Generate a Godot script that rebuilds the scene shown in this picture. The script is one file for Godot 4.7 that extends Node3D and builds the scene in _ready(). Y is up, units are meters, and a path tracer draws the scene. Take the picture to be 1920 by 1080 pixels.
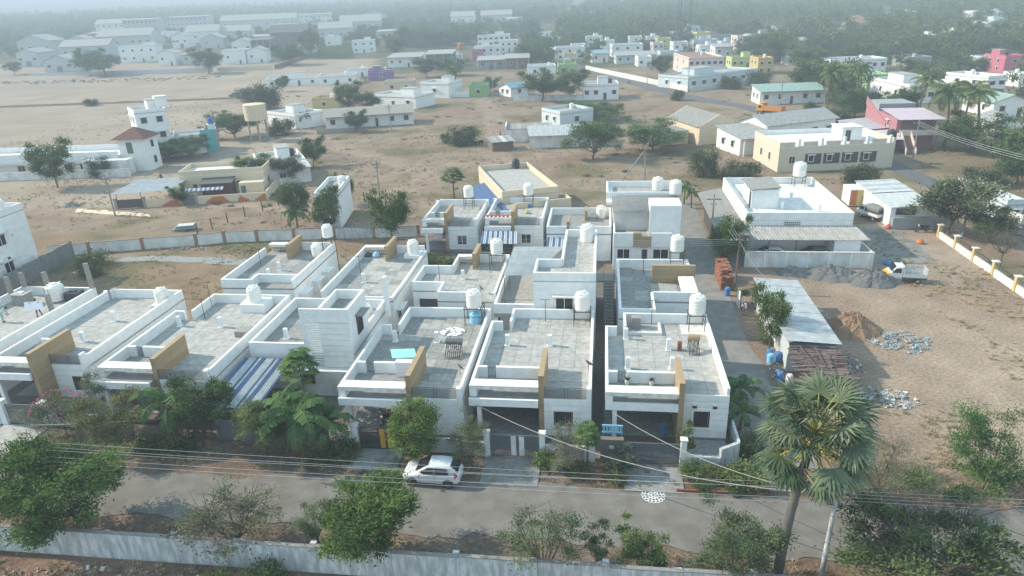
extends Node3D
# Aerial view of a small housing colony: a street with a row of flat roofed houses, dry fields, villages and palm groves in haze.
# World: x runs along the street to the right, -z away from the camera, metres.
const FAR_BUILDINGS := [
	["white three storey house with a square stair tower on its roof", "house", -99.7, -138.3, 6.3, 9, 0.743, 10.6, 3, "flat", "white", "conc", 2],
	["low white house with a turquoise end wall beside the stair tower house", "house", -95.0, -142.6, 6.5, 9, 0.524, 4.2, 1, "flat", "white", "conc", 1],
	["white house with corrugated lean-to roof behind two small trees", "house", -61.9, -116.6, 8.3, 11, 0.557, 3.6, 1, "flat", "white", "conc", 2],
	["narrow white two storey house behind the back boundary wall", "house", -39.7, -88.4, 3.2, 10, 0.167, 5.4, 2, "flat", "white", "conc", 1],
	["small pale house with two front windows beside the banana plant", "house", -91.8, -182.5, 13.1, 9, -0.57, 4.0, 1, "flat", "white", "conc", 2],
	["long low white house under a grey tiled roof with verandah", "house", -72.2, -174.7, 23.0, 8, 0.318, 3.2, 1, "lean", "white", "tile", 6],
	["flat roofed white house behind the long verandah house", "house", -73.7, -217.8, 17.9, 10, -0.404, 4.0, 1, "flat", "white", "conc", 3],
	["pale house with yellow parapet and a white tank", "house", -81.8, -259.1, 10.9, 8, 0.116, 3.8, 1, "flat", "cream", "conc", 2],
	["purple painted house with a flat grey roof", "house", -102.2, -302.0, 11.1, 12, 0.279, 4.2, 2, "flat", "purple", "conc", 1],
	["low white house with a stair cabin on the roof", "house", -118.8, -286.8, 15.4, 12, 0.279, 4.0, 1, "flat", "white", "conc", 3],
	["broad white house at the field corner by the parked car", "house", -142.5, -286.1, 22.4, 12, 0.279, 3.4, 1, "flat", "white", "conc", 4],
	["small yellow and orange painted cottage on the dirt track", "house", -92.6, -215.6, 7.7, 7, 0.018, 3.4, 1, "flat", "yellow", "conc", 1],
	["white house with outside stairs beside the coconut palm", "house", -62.7, -238.6, 11.2, 10, -0.293, 5.2, 1, "flat", "white", "conc", 1],
	["low green walled house right of the coconut palm", "house", -45.3, -237.0, 6.2, 8, 0.056, 4.0, 1, "flat", "green", "conc", 1],
	["long white house with windows beside two dark round trees", "house", -6.4, -222.5, 11.3, 10, 0.062, 4.9, 1, "flat", "white", "conc", 4],
	["small pale blue walled house with a black tank behind the grey sheds", "house", -10.4, -171.3, 9.8, 9, 0.609, 4.0, 1, "flat", "paleblue", "conc", 1],
	["white shed with low grey sheet roof and dark red door", "shed", 26.3, -136.1, 7.6, 9, 0.356, 3.4, 1, "lean", "white", "sheet", 1],
	["long white hall with a grey sheet gable roof near the road", "hall", 32.4, -142.5, 17.8, 8, 0.508, 4.6, 1, "gable", "white", "sheet", 5],
	["open fronted roadside shop row with pale posts", "shop", 43.9, -205.2, 17.9, 8, 0.094, 3.6, 1, "lean", "white", "green_sheet", 5],
	["bright green house with a curved end wall", "house", 82.7, -236.1, 7.0, 14, 0.004, 4.2, 1, "flat", "green", "conc", 2],
	["lime yellow house partly behind coconut palms", "house", 73.7, -264.0, 13.6, 9, -0.488, 4.4, 1, "flat", "lime", "conc", 3],
	["long white two storey lodge with a roof terrace", "house", 80.3, -266.3, 19.4, 12, 0.105, 6.5, 2, "flat", "white", "conc", 7],
	["large concrete building with a stepped roof and grey side wall", "building", 81.3, -200.9, 14.4, 22, 0.105, 5.0, 1, "flat", "white", "conc", 6],
	["pale concrete block with brown entrance panel", "building", 104.0, -207.9, 6.4, 14, 0.387, 6.0, 2, "flat", "white", "conc", 2],
	["green sheet roofed shed at the right edge", "shed", 90.9, -176.7, 8.2, 12, 0.105, 3.4, 1, "gable", "white", "green_sheet", 2],
	["grey sheet roofed open shed behind the coconut palms", "shed", 77.9, -148.9, 6.0, 10, -0.075, 3.2, 1, "gable", "white", "sheet", 2],
	["small pale blue house behind the roadside wall", "house", 52.0, -92.8, 2.2, 9, 0.105, 3.0, 1, "flat", "paleblue", "sheet", 1],
	["pink and white institution with brown roof edge", "building", 33.3, -288.4, 13.7, 30, 0.105, 7.0, 2, "flat", "pinkwhite", "redroof", 6],
	["low blue and white building behind the roadside wall", "building", 28.5, -244.0, 36.4, 14, 0.734, 4.2, 1, "flat", "paleblue", "conc", 7],
	["yellow and orange house with a tilted roof slab", "house", 59.7, -288.2, 5.8, 11, 0.105, 6.2, 2, "flat", "yellow", "orange", 2],
	["long pale yellow house behind the blue and white building", "house", 54.5, -316.4, 11.2, 9, 0.105, 4.5, 1, "flat", "lime", "conc", 4],
	["tall white house with dark glazed upper floor", "house", 70.1, -394.7, 6.8, 13, 0.105, 8.5, 3, "flat", "pinkwhite", "conc", 2],
	["dark glazed extension of the tall white house", "house", 77.3, -397.2, 12.5, 12, 0.105, 9.0, 2, "flat", "grey", "conc", 3],
	["white boxy house with a roof terrace beyond the tall mast", "house", 4.7, -390.1, 16.3, 12, 0.105, 6.5, 2, "flat", "white", "conc", 3],
	["low white shop with blue shutter near the road bend", "shop", 6.1, -351.1, 19.4, 10, 0.105, 4, 1, "lean", "paleblue", "sheet", 5],
	["white house with two bays left of the road bend", "house", -25.2, -382.6, 15.1, 12, 0.105, 6.5, 2, "flat", "white", "conc", 3],
	["white house with roof room beyond the two bay house", "house", -10.7, -462.9, 10.2, 12, 0.105, 6.5, 2, "flat", "white", "conc", 2],
	["pale blue low house beside the big acacia crown", "house", -35.6, -396.6, 8.9, 10, 0.105, 4, 1, "lean", "paleblue", "sheet", 2],
	["white flat roofed house with round tank in the palm edge", "house", 45.1, -484.9, 13.3, 12, 0.105, 6, 2, "flat", "paleblue", "conc", 2],
	["yellowish house among palms below the mast", "house", 31.5, -436.2, 8.2, 10, 0.105, 6, 2, "flat", "lime", "conc", 1],
	["long white row house beyond the institution", "house", 51.4, -426.9, 13.9, 12, 0.105, 5, 1, "flat", "paleblue", "conc", 4],
	["low grey row house left of the tall white house", "house", 64.9, -455.5, 14.4, 12, 0.105, 5, 1, "flat", "grey", "conc", 3],
	["small white house right of the tall white house", "house", 79.4, -324.3, 2.3, 8, 0.105, 6, 2, "flat", "white", "conc", 1],
	["pale sheet roofed house behind the long lodge", "house", 101.7, -403.4, 8.6, 12, 0.105, 4.5, 1, "lean", "white", "sheet", 2],
	["green sheet shed with long white roof beside purple house", "shed", -112.0, -364.7, 17.4, 20, 0.105, 5.0, 1, "lean", "white", "sheet", 4],
	["dark green walled workshop under a pale sheet roof", "shed", -90.2, -359.9, 13.7, 18, 0.105, 6.5, 1, "lean", "darkgreen", "sheet", 3],
	["white two storey house with pink bay left of the acacia", "house", -72.1, -399.7, 15.1, 14, 0.105, 7, 2, "flat", "white", "conc", 4],
	["white two storey house with three windows behind the sheds", "house", -63.4, -442.4, 11.2, 14, 0.105, 7, 2, "flat", "white", "conc", 3],
	["pink walled bay house at the end of the lane", "house", -72.2, -393.5, 5.9, 8, 0.105, 6, 2, "flat", "pink", "conc", 1],
	["grey open fronted row of workshops", "workshop", -60.7, -344.2, 13.0, 14, 0.105, 4.2, 1, "lean", "grey", "sheet", 3],
	["brown and white workshop with flat sheet roof", "workshop", -46.6, -340.7, 11.3, 16, 0.105, 5, 1, "lean", "brown", "sheet", 2],
	["low house with a tall pink side wall", "house", -32.3, -307.1, 12.0, 12, 0.105, 4, 1, "flat", "white", "conc", 2],
	["pale green roofed house behind the dark round trees", "house", -19.2, -311.4, 7.9, 14, 0.105, 4, 1, "flat", "green", "conc", 2],
	["small blue roofed hut behind the boundary wall", "hut", -30.6, -234.5, 7.1, 7, 0.736, 3, 1, "gable", "white", "blue_sheet", 1],
	["long pale office block beyond the workshops", "building", -85.4, -488.8, 21.9, 16, 0.105, 7.5, 2, "flat", "white", "conc", 6],
	["white house with pale stair tower beyond the office block", "house", -48.4, -508.3, 12.0, 12, 0.105, 7, 2, "flat", "white", "conc", 2],
	["pale factory hall with striped window end at the field's far left", "factory", -359.7, -402.9, 11.9, 24, 0.279, 8.0, 1, "gable", "pale", "sheet", 3],
	["large pale factory hall with grey gable roof at far left", "factory", -421.3, -475.4, 21.8, 26, 0.279, 10, 1, "gable", "pale", "sheet", 4],
	["low pale workshop with skylight strips at the field edge", "factory", -316.2, -371.7, 15.9, 20, 0.279, 6, 1, "gable", "pale", "sheet", 3],
	["pale hall behind the big dark field tree", "factory", -367.2, -449.5, 31.2, 20, 0.279, 8, 1, "gable", "pale", "sheet", 5],
	["white two storey house with balcony and outside stair at the field edge", "house", -303.7, -421.3, 21.8, 16, 0.279, 10, 2, "flat", "white", "conc", 4],
	["long pale hall with a row of tall openings", "factory", -391.0, -520.2, 39.8, 26, 0.279, 10, 1, "gable", "pale", "sheet", 7],
	["dark fronted shed below the white office", "factory", -477.3, -621.4, 35.9, 24, 0.279, 7, 1, "lean", "grey", "sheet", 4],
	["white office with sloping roof above the dark shed", "building", -540.5, -721.4, 29.9, 22, 0.279, 11, 2, "gable", "white", "sheet", 5],
	["grey three storey mill block with many windows", "building", -476.0, -676.3, 32.2, 26, 0.279, 16, 3, "lean", "pale", "sheet", 8],
	["second pale mill block with rows of windows", "building", -478.4, -754.3, 42.7, 30, 0.279, 15, 3, "lean", "pale", "sheet", 9],
	["white hall with small square windows", "factory", -336.2, -532.0, 10.9, 24, 0.279, 9, 1, "gable", "white", "sheet", 4],
	["pale warehouse with long gable roof beyond the white hall", "factory", -355.1, -583.1, 26.7, 26, 0.279, 9, 1, "gable", "white", "sheet", 5],
	["pale low warehouse beside the compound trees", "factory", -334.4, -595.3, 28.9, 24, 0.279, 8, 1, "gable", "pale", "sheet", 4],
	["very long grey roofed warehouse on the skyline", "factory", -432.3, -784.1, 83.9, 30, 0.279, 9, 1, "gable", "pale", "sheet", 9],
	["pale block with white strip windows beyond the long warehouse", "factory", -374.7, -858.1, 42.0, 30, 0.279, 11, 2, "lean", "white", "sheet", 8],
	["dark roofed open shed with a white end", "factory", -231.5, -454.1, 12.5, 24, 0.279, 10, 1, "lean", "darkgrey", "darksheet", 2],
	["big black roofed open shed by the compound wall", "factory", -236.2, -493.6, 26.2, 26, 0.279, 12, 1, "gable", "darkgrey", "darksheet", 3],
	["white gable warehouse left of the black roofed shed", "factory", -252.9, -468.2, 12.5, 20, 0.279, 8, 1, "gable", "white", "sheet", 3],
	["green tinted low warehouse", "factory", -293.1, -616.7, 22.9, 22, 0.279, 8, 1, "gable", "paleblue", "sheet", 4],
	["pale warehouse at the maize plot", "factory", -238.6, -589.5, 28.1, 24, 0.279, 9, 1, "gable", "pale", "sheet", 4],
	["grey pitched roof works behind the maize plot", "factory", -258.8, -696.9, 40.4, 30, 0.279, 9, 1, "gable", "pale", "sheet", 5],
	["pale gabled works with ridge vent", "factory", -277.6, -812.4, 29.5, 30, 0.279, 10, 1, "gable", "pale", "sheet", 3],
	["white house with two tanks at the maize plot", "house", -165.5, -463.0, 15.0, 14, 0.279, 8, 2, "flat", "white", "conc", 3],
	["low white sheds right of the tank house", "shed", -187.3, -585.0, 17.7, 16, 0.105, 6, 1, "lean", "pale", "sheet", 3],
	["white gabled mill in the middle of the palm edge", "building", -157.0, -744.6, 24.3, 24, 0.105, 9, 1, "gable", "white", "sheet", 4],
	["long low pale roofed store in the palm edge", "building", -130.5, -774.3, 33.1, 24, 0.105, 8, 1, "gable", "pale", "sheet", 5],
	["small white store beside the long low store", "building", -95.4, -709.4, 16.7, 20, 0.105, 7, 1, "lean", "white", "sheet", 3],
	["cream house with terracotta hip roof in the far village", "house", 154.2, -482.3, 12.8, 14, 0.105, 7, 2, "hip", "cream", "redroof", 3],
	["pink village house below the terracotta roof", "house", 149.8, -452.3, 7.6, 9, 0.105, 4, 1, "flat", "pinkwhite", "redroof", 2],
	["white village house in bright sun among palms", "house", 205.9, -553.7, 6.1, 12, 0.105, 8, 2, "flat", "white", "conc", 1],
	["pale long village house with roof posts", "house", 219.6, -628.2, 15.6, 14, 0.105, 7, 1, "flat", "grey", "conc", 3],
	["white twin roofed village house on the right", "house", 205.4, -427.1, 10.5, 16, 0.105, 7, 1, "gable", "white", "conc", 2],
	["pale blue village house with many windows", "house", 227.6, -461.5, 14.5, 14, 0.105, 7, 2, "flat", "paleblue", "conc", 5],
	["white village house with terrace up the slope", "house", 248.1, -531.4, 13.7, 14, 0.105, 8, 2, "flat", "white", "conc", 3],
	["magenta house with dark doorway at the right edge", "house", 139.4, -270.3, 6.6, 12, 0.105, 6, 2, "flat", "pink", "conc", 1],
	["pale house with grey side wall beside the magenta house", "house", 140.3, -282.4, 5.1, 12, 0.105, 4.5, 1, "flat", "paleblue", "conc", 2],
	["white hut at the right edge behind the road", "house", 124.4, -231.3, 3.6, 8, 0.105, 4, 1, "flat", "white", "conc", 1],
	["dark temple like hall with a round cream dome", "hall", 118.7, -299.2, 9.3, 12, 0.105, 4, 1, "flat", "grey", "conc", 3],
	["white cottage with bright wall deep in the right village", "house", 162.7, -516.1, 5.0, 10, 0.105, 5, 1, "flat", "white", "conc", 1],
	["pale roof cottage left of the terracotta roof", "house", 141.7, -463.5, 5.8, 10, 0.105, 4.5, 1, "lean", "white", "sheet", 1],
	["two white cottages joined above the terracotta roof", "house", 182.7, -560.4, 9.3, 10, 0.105, 5, 1, "flat", "white", "conc", 2],
	["tiny white cottage in the palms at upper right", "house", 207.4, -477.3, 3.9, 10, 0.105, 7, 2, "flat", "white", "conc", 1],
	["pinkish cottage in the palms at upper right", "house", 222.1, -485.9, 5.3, 10, 0.105, 5, 1, "flat", "pinkwhite", "redroof", 1],
	["white cottage row above the twin roofed house", "house", 249.7, -496.3, 10.8, 12, 0.105, 5, 1, "flat", "white", "conc", 3],
	["long white row at the far right palm edge", "house", 189.9, -399.1, 8.8, 10, 0.105, 4, 1, "lean", "white", "sheet", 3],
	["white terraced house behind the blue shutter shop", "house", -18.5, -423.3, 8.1, 12, 0.105, 5, 1, "flat", "white", "conc", 2],
	["pale house with sheet awning near the road bend", "house", -5.6, -361.4, 8.0, 10, 0.105, 4.5, 1, "lean", "white", "blue_sheet", 2],
	["small white house before the palm grove", "house", 16.0, -457.5, 8.0, 10, 0.105, 6, 2, "flat", "white", "conc", 1],
	["white row house before the palm grove", "house", 27.0, -467.0, 8.1, 10, 0.105, 5, 1, "flat", "white", "conc", 2],
	["low white house left of the institution", "house", 27.8, -360.7, 9.0, 10, 0.105, 4.5, 1, "flat", "paleblue", "conc", 2],
	["white cabin behind the institution roof", "house", 50.1, -387.2, 7.8, 10, 0.105, 5, 1, "flat", "white", "conc", 2],
	["pale house row behind the yellow house", "house", 55.6, -372.3, 8.6, 10, 0.105, 5, 1, "lean", "white", "sheet", 2],
	["white house with sheet roof beside the tall white house", "house", 64.2, -408.7, 8.2, 10, 0.105, 5, 1, "flat", "paleblue", "conc", 1],
	["far white row left of the tall white house", "house", 58.6, -472.0, 8.8, 12, 0.105, 6, 1, "flat", "lime", "conc", 2],
	["far white house behind the dark glazed extension", "house", 103.2, -476.3, 8.8, 12, 0.105, 6, 1, "flat", "white", "conc", 2],
	["small white store at the purple house lane", "house", -117.0, -318.3, 8.2, 9, 0.279, 4, 1, "flat", "white", "conc", 2],
	["white cabin row left of the workshops", "house", -85.7, -385.8, 8.8, 10, 0.105, 4, 1, "flat", "white", "conc", 2],
	["small white house nearest the field edge trees", "shed", -265.1, -401.4, 9.7, 18, 0.279, 7, 1, "gable", "white", "sheet", 2],
	["pale shed left of the round field edge tree", "shed", -252.3, -406.0, 8.7, 18, 0.279, 6, 1, "lean", "pale", "sheet", 2],
	["white low block behind the yellow factory wall", "shed", -225.7, -404.3, 13.5, 18, 0.279, 8, 1, "flat", "white", "conc", 2],
	["second white low block behind the yellow factory wall", "shed", -212.3, -408.8, 10.9, 18, 0.279, 7, 1, "gable", "white", "sheet", 2],
	["pale roofed block beside the compound tree", "shed", -194.4, -441.5, 10.3, 18, 0.279, 6, 1, "lean", "pale", "sheet", 2],
	["white block above the maize plot", "shed", -199.1, -502.1, 10.8, 18, 0.279, 8, 1, "flat", "white", "conc", 2],
	["grey block left of the long pale hall", "shed", -433.3, -540.5, 15.3, 18, 0.279, 7, 1, "gable", "pale", "sheet", 2],
	["pale block above the dark fronted shed", "shed", -404.9, -581.9, 23.2, 18, 0.279, 6, 1, "lean", "pale", "sheet", 2],
	["white store right of the mill block", "shed", -397.6, -611.8, 13.5, 18, 0.279, 8, 1, "flat", "white", "conc", 2],
	["pale store left of the low warehouse", "shed", -308.8, -526.2, 16.6, 18, 0.279, 7, 1, "gable", "pale", "sheet", 2],
	["white block between the low warehouses", "shed", -283.8, -555.6, 15.2, 18, 0.279, 6, 1, "lean", "white", "sheet", 2],
	["small pale store at the far tree belt", "shed", -300.0, -725.1, 18.9, 18, 0.279, 8, 1, "flat", "pale", "conc", 2],
	["white house above the office block", "house", -94.5, -564.4, 12.6, 10, 0.105, 4.5, 1, "flat", "white", "conc", 2],
	["white cube house left of the road bend pole", "house", -34.2, -458.3, 6.8, 10, 0.105, 6.5, 2, "flat", "white", "conc", 2],
	["cream cube house by the road bend", "house", -19.5, -360.2, 5.9, 10, 0.105, 5, 1, "flat", "cream", "conc", 2],
	["white stepped house before the grove", "house", -1.1, -417.6, 7.4, 10, 0.105, 7, 2, "flat", "white", "conc", 2],
	["white small shop at the road bend wall", "house", 15.8, -334.3, 6.4, 10, 0.105, 4.5, 1, "flat", "white", "conc", 2],
	["pink small house at the mast foot", "house", 26.4, -394.7, 5.8, 10, 0.105, 6.5, 2, "flat", "pinkwhite", "conc", 2],
	["white house behind the mast foot", "house", 39.1, -416.8, 8.5, 10, 0.105, 5, 1, "flat", "white", "conc", 2],
	["pale blue house right of the masts", "house", 56.4, -514.0, 9.6, 10, 0.105, 7, 2, "flat", "paleblue", "conc", 2],
	["white house at the grove corner", "house", 101.5, -530.8, 7.5, 10, 0.105, 4.5, 1, "flat", "white", "conc", 2],
	["cream house under the right grove", "house", 123.1, -425.2, 6.0, 10, 0.105, 6.5, 2, "flat", "cream", "conc", 2],
	["white house right of the terracotta roof", "house", 161.5, -460.5, 7.1, 10, 0.105, 5, 1, "flat", "white", "conc", 2],
	["white small house in the upper village", "house", 224.0, -579.0, 6.4, 10, 0.105, 7, 2, "flat", "white", "conc", 2],
	["pale house in the upper village", "house", 213.4, -523.8, 6.5, 10, 0.105, 4.5, 1, "flat", "pale", "conc", 2],
	["white house by the village road", "house", 176.7, -398.0, 6.6, 10, 0.105, 6.5, 2, "flat", "white", "conc", 2],
	["white low house at the far right", "house", 193.3, -375.4, 7.2, 10, 0.105, 5, 1, "flat", "white", "conc", 2],
	["white tall house at the far right", "house", 262.4, -531.9, 6.5, 10, 0.105, 7, 2, "flat", "white", "conc", 2],
	["pink low house at the far right", "house", 164.8, -340.6, 5.2, 10, 0.105, 4.5, 1, "flat", "pinkwhite", "conc", 2],
	["white house below the palm edge at right", "house", 159.0, -379.6, 6.3, 10, 0.105, 6.5, 2, "flat", "white", "conc", 2]
]
const MID_TREES := [
	["leafy tree beside the lane pole at the big house", "round", 14.3, -75.4, 5.83, 1.71, -0.05],
	["bushy tree against the pale shed wall", "round", 14.6, -55.1, 5.4, 1.39, -0.05],
	["large leafy tree beside the truck shed", "round", 43.1, -87.4, 7.12, 3.87, -0.05],
	["smaller leafy tree between shed and road", "round", 46.4, -84.4, 4.83, 2.31, -0.05],
	["bare branched tree behind the yellow pier wall", "bare", 43.5, -76.2, 6.08, 2.64, -0.05],
	["slender bright tree behind the boundary wall", "round", -26.7, -81.7, 7.26, 2.3, -0.05],
	["fan leaved tree at the blue tiled lean-to", "papaya", -23.6, -105.4, 4.7, 1.9, -0.05],
	["tall leafy tree left of the narrow white house", "round", -43.2, -88.8, 6.99, 1.99, -0.05],
	["banana plant before the narrow white house", "banana", -41.9, -86.4, 4.98, 2.68, -0.05],
	["slim tree in front of the narrow white house", "round", -36.8, -85.3, 6.95, 1.61, -0.05],
	["dark small tree right of the narrow white house", "round", -40.3, -101.4, 4.91, 1.36, -0.05],
	["big green tree before the long white compound wall", "round", -101.2, -113.9, 7.98, 3.4, -0.05],
	["bushy tree between tower house and yellow house", "round", -99.4, -128.9, 3.65, 2.65, -0.05],
	["leafy tree before the three storey house", "round", -94.7, -138.0, 4.41, 3.97, -0.05],
	["second leafy tree before the three storey house", "acacia", -89.6, -140.0, 4.43, 4.0, -0.05],
	["thorn tree beside the cream water tank", "acacia", -92.7, -164.7, 6.11, 5.69, -0.05],
	["small grey tree left of the lean-to house", "round", -62.5, -114.6, 5.05, 2.71, -0.05],
	["small grey tree in front of the lean-to house", "round", -56.5, -116.9, 4.71, 2.44, -0.05],
	["round tree right of the lean-to house", "round", -57.5, -130.2, 6.17, 2.15, -0.05],
	["dense bush at the corner of the big dry field", "low", -125.6, -238.8, 4.45, 4.6, -0.05],
	["lone round bush in the big dry field", "low", -186.7, -236.8, 2.29, 2.55, -0.05],
	["big acacia crown beside the grey sheds", "acacia", -1.7, -134.6, 7.42, 5.03, -0.05],
	["acacia before the yellow hall", "acacia", 10.4, -142.2, 5.38, 5.89, -0.05],
	["flat acacia behind the pale blue house", "acacia", -4.2, -185.7, 4.41, 5.67, -0.05],
	["flat acacia right of the pale blue house", "acacia", 1.4, -179.8, 4.27, 3.83, -0.05],
	["dark round tree inside the far compound wall", "round", -19.3, -222.0, 8.91, 5.41, -0.05],
	["second dark round tree inside the far compound wall", "round", -10.1, -223.1, 8.74, 4.73, -0.05],
	["coconut palm beside the green walled house", "coconut", -51.4, -247.0, 9.44, 4.95, -0.05],
	["small tree right of the green walled house", "round", -40.1, -251.1, 5.53, 2.69, -0.05],
	["round bush in the dirt before the sheds", "low", -30.9, -151.9, 3.56, 3.61, -0.05],
	["low shrub left of the round field bush", "low", -35.2, -153.5, 2.17, 1.22, -0.05],
	["coconut palm before the lime yellow house", "coconut", 53.4, -175.8, 12.07, 3.87, -0.05],
	["second coconut palm before the lime yellow house", "coconut", 62.4, -184.0, 11.87, 4.02, -0.05],
	["dark leafy tree behind the pink house", "round", 61.3, -179.9, 6.96, 4.45, -0.05],
	["small roadside tree before the shop row", "round", 50.5, -179.4, 4.1, 1.84, -0.05],
	["thicket right of the roadside pole", "low", 54.0, -166.6, 3.94, 3.42, -0.05],
	["coconut palm behind the pink house", "coconut", 70.3, -167.1, 10.79, 4.35, -0.05],
	["great coconut palm right of the pink house", "coconut", 66.0, -142.5, 11.51, 4.57, -0.05],
	["second great coconut palm right of the pink house", "coconut", 70.2, -139.7, 11.25, 4.86, -0.05],
	["third coconut palm in the cluster", "coconut", 71.9, -149.4, 10.84, 3.89, -0.05],
	["dark tree under the great coconut palms", "round", 67.7, -137.3, 6.56, 4.79, -0.05],
	["pale flowering tree left of the palm cluster", "round", 69.4, -172.5, 7.24, 3.75, -0.05],
	["leafy tree across the road at right", "round", 68.3, -125.1, 6.12, 3.83, -0.05],
	["bushy tree at the right edge over the road", "round", 63.8, -112.9, 6.35, 3.31, -0.05],
	["roadside shrub before the cream building", "low", 40.9, -113.4, 3.02, 2.56, -0.05],
	["banana plant behind the ochre balcony house", "banana", 12.3, -101.9, 3.83, 2.24, -0.05],
	["second banana plant behind the ochre balcony house", "banana", 13.1, -99.6, 3.6, 1.88, -0.05],
	["scrub bush beside the cream roadside building", "low", 22.9, -117.1, 2.72, 3.24, -0.05],
	["pale shrub left of the cream roadside building", "low", 17.5, -119.6, 4.15, 2.4, -0.05],
	["big field edge tree before the factories", "round", -264.3, -352.2, 11.94, 8.59, 1.43],
	["wide field edge tree left of the big one", "round", -278.5, -358.6, 12.72, 7.01, 1.73],
	["round field edge tree before the low workshop", "round", -206.9, -354.4, 11.76, 7.91, 0.86],
	["small tree at the left field edge", "round", -327.6, -362.3, 6.85, 4.19, 2.61],
	["tree beside the compound of the black roofed shed", "round", -178.6, -393.3, 12.16, 7.99, 1.26],
	["tall dark tree behind the black roofed shed", "round", -183.7, -438.5, 16.54, 6.11, 2.26],
	["acacia crown above the white bay house", "acacia", -38.9, -365.6, 9.3, 7.66, 0.29],
	["round tree behind the acacia crown", "round", -34.7, -414.7, 8.13, 4.93, 0.96],
	["conifer like tree before the institution", "round", 22.4, -280.3, 9.02, 3.72, -0.05],
	["bush before the blue and white building", "low", 52.6, -251.7, 4.39, 4.03, -0.05],
	["bush along the blue and white building wall", "low", 42.5, -244.3, 3.61, 3.58, -0.05],
	["low bush on the road verge", "low", 22.4, -217.8, 2.82, 1.94, -0.05],
	["tree behind the yellow and orange house", "round", 74.9, -330.2, 11.58, 5.69, 0.06],
	["spreading tree right of the yellow house", "acacia", 76.3, -282.7, 10.35, 7.31, -0.05],
	["tree left of the long white lodge", "round", 101.5, -348.5, 8.84, 4.95, 0.25],
	["dark wide tree behind the long lodge", "acacia", 111.7, -323.0, 8.6, 7.76, 0.08],
	["dark wide tree right of the long lodge", "acacia", 136.8, -329.7, 10.81, 11.98, 0.19],
	["coconut palm behind the long lodge", "coconut", 120.8, -310.0, 10.66, 5.23, 0.03],
	["second coconut palm behind the long lodge", "coconut", 109.3, -363.3, 11.08, 5.66, 0.42],
	["dark tree in the right village", "acacia", 149.7, -324.9, 8.49, 9.03, 0.2],
	["dark tree at the right village edge", "acacia", 159.2, -306.4, 7.18, 8.46, 0.1],
	["low tree before the magenta house", "low", 136.7, -282.4, 4.49, 3.93, -0.04],
	["trees left of the long verandah house", "round", -76.4, -204.4, 8.45, 3.57, -0.05],
	["second tree left of the long verandah house", "round", -70.3, -203.6, 6.24, 3.54, -0.05],
	["tree before the long verandah house", "round", -62.3, -169.8, 5.72, 2.45, -0.05],
	["tree at the small yellow cottage", "round", -126.5, -267.6, 6.12, 2.55, -0.05],
	["dense shrub at the field corner house", "low", -107.9, -216.5, 7.56, 4.53, -0.05],
	["bush row beside the small pale house", "low", -81.7, -168.4, 3.64, 3.29, -0.05],
	["banana plant beside the small pale house", "banana", -79.4, -177.9, 4.91, 2.3, -0.05],
	["shrub under the cream water tank", "low", -97.7, -162.2, 3.44, 2.15, -0.05],
	["dark shrub in the yellow house yard", "low", -99.1, -123.2, 3.42, 2.34, -0.05],
	["small tree before the yellow house wall", "round", -68.9, -101.6, 3.14, 1.32, -0.05],
	["tree at the purple house corner", "banana", -99.5, -288.4, 3.88, 2.25, -0.05],
	["bushy trees before the dark green workshop", "round", -78.4, -311.5, 8.4, 5.74, -0.02],
	["bushy tree right of the workshop", "round", -68.1, -316.0, 7.79, 5.31, -0.01],
	["dense tree left of the far orange tank", "round", -141.5, -504.0, 13.57, 7.64, 3.66],
	["dense far tree behind the far orange tank", "acacia", -95.0, -508.3, 12.79, 11.41, 3.46],
	["far trees left of the orange tank", "acacia", -114.0, -481.1, 12.24, 9.44, 2.79],
	["tree right of the two tank house", "round", -124.5, -426.0, 11.61, 6.5, 1.5],
	["roadside thorn shrub across the road", "low", 59.6, -113.0, 2.27, 3.0, -0.05]
]
const WALLS := [
	["white panelled wall along the far side of the main road", -8.0, -329.5, 27.8, -238.2, 1.7, "cap"],
	["pale wall before the blue and white building", 28.8, -238.0, 53.2, -254.8, 1.6, "pale"],
	["cream compound wall right of the blue and white building", 56.0, -264.6, 71.1, -261.1, 1.9, "cream"],
	["white wall before the two dark round trees", -28.6, -223.5, -6.0, -222.4, 1.8, "white2"],
	["long yellow factory wall at the far field edge", -207.8, -364.9, -178.7, -370.6, 2.0, "cream"],
	["brown slanting factory wall beside the maize plot", -177.4, -370.4, -193.4, -475.7, 2.4, "brown"],
	["low white wall of the far factory row", -312.1, -356.4, -207.4, -359.6, 1.2, "pale"],
	["stone front wall of the long verandah house", -71.9, -167.6, -59.6, -171.1, 1.2, "conc_raw"],
	["low wall before the coconut palm house", -52.3, -238.2, -45.3, -237.0, 1.8, "white"],
	["roadside wall before the small pale blue house", 52.1, -97.4, 52.9, -90.2, 1.6, "white2"],
	["old wall along the road above the small tree", 55.0, -112.1, 55.3, -104.5, 1.4, "white2"],
	["white wall beside the pink house carport", 49.6, -139.9, 51.5, -134.8, 1.6, "cream"]
]
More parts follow.
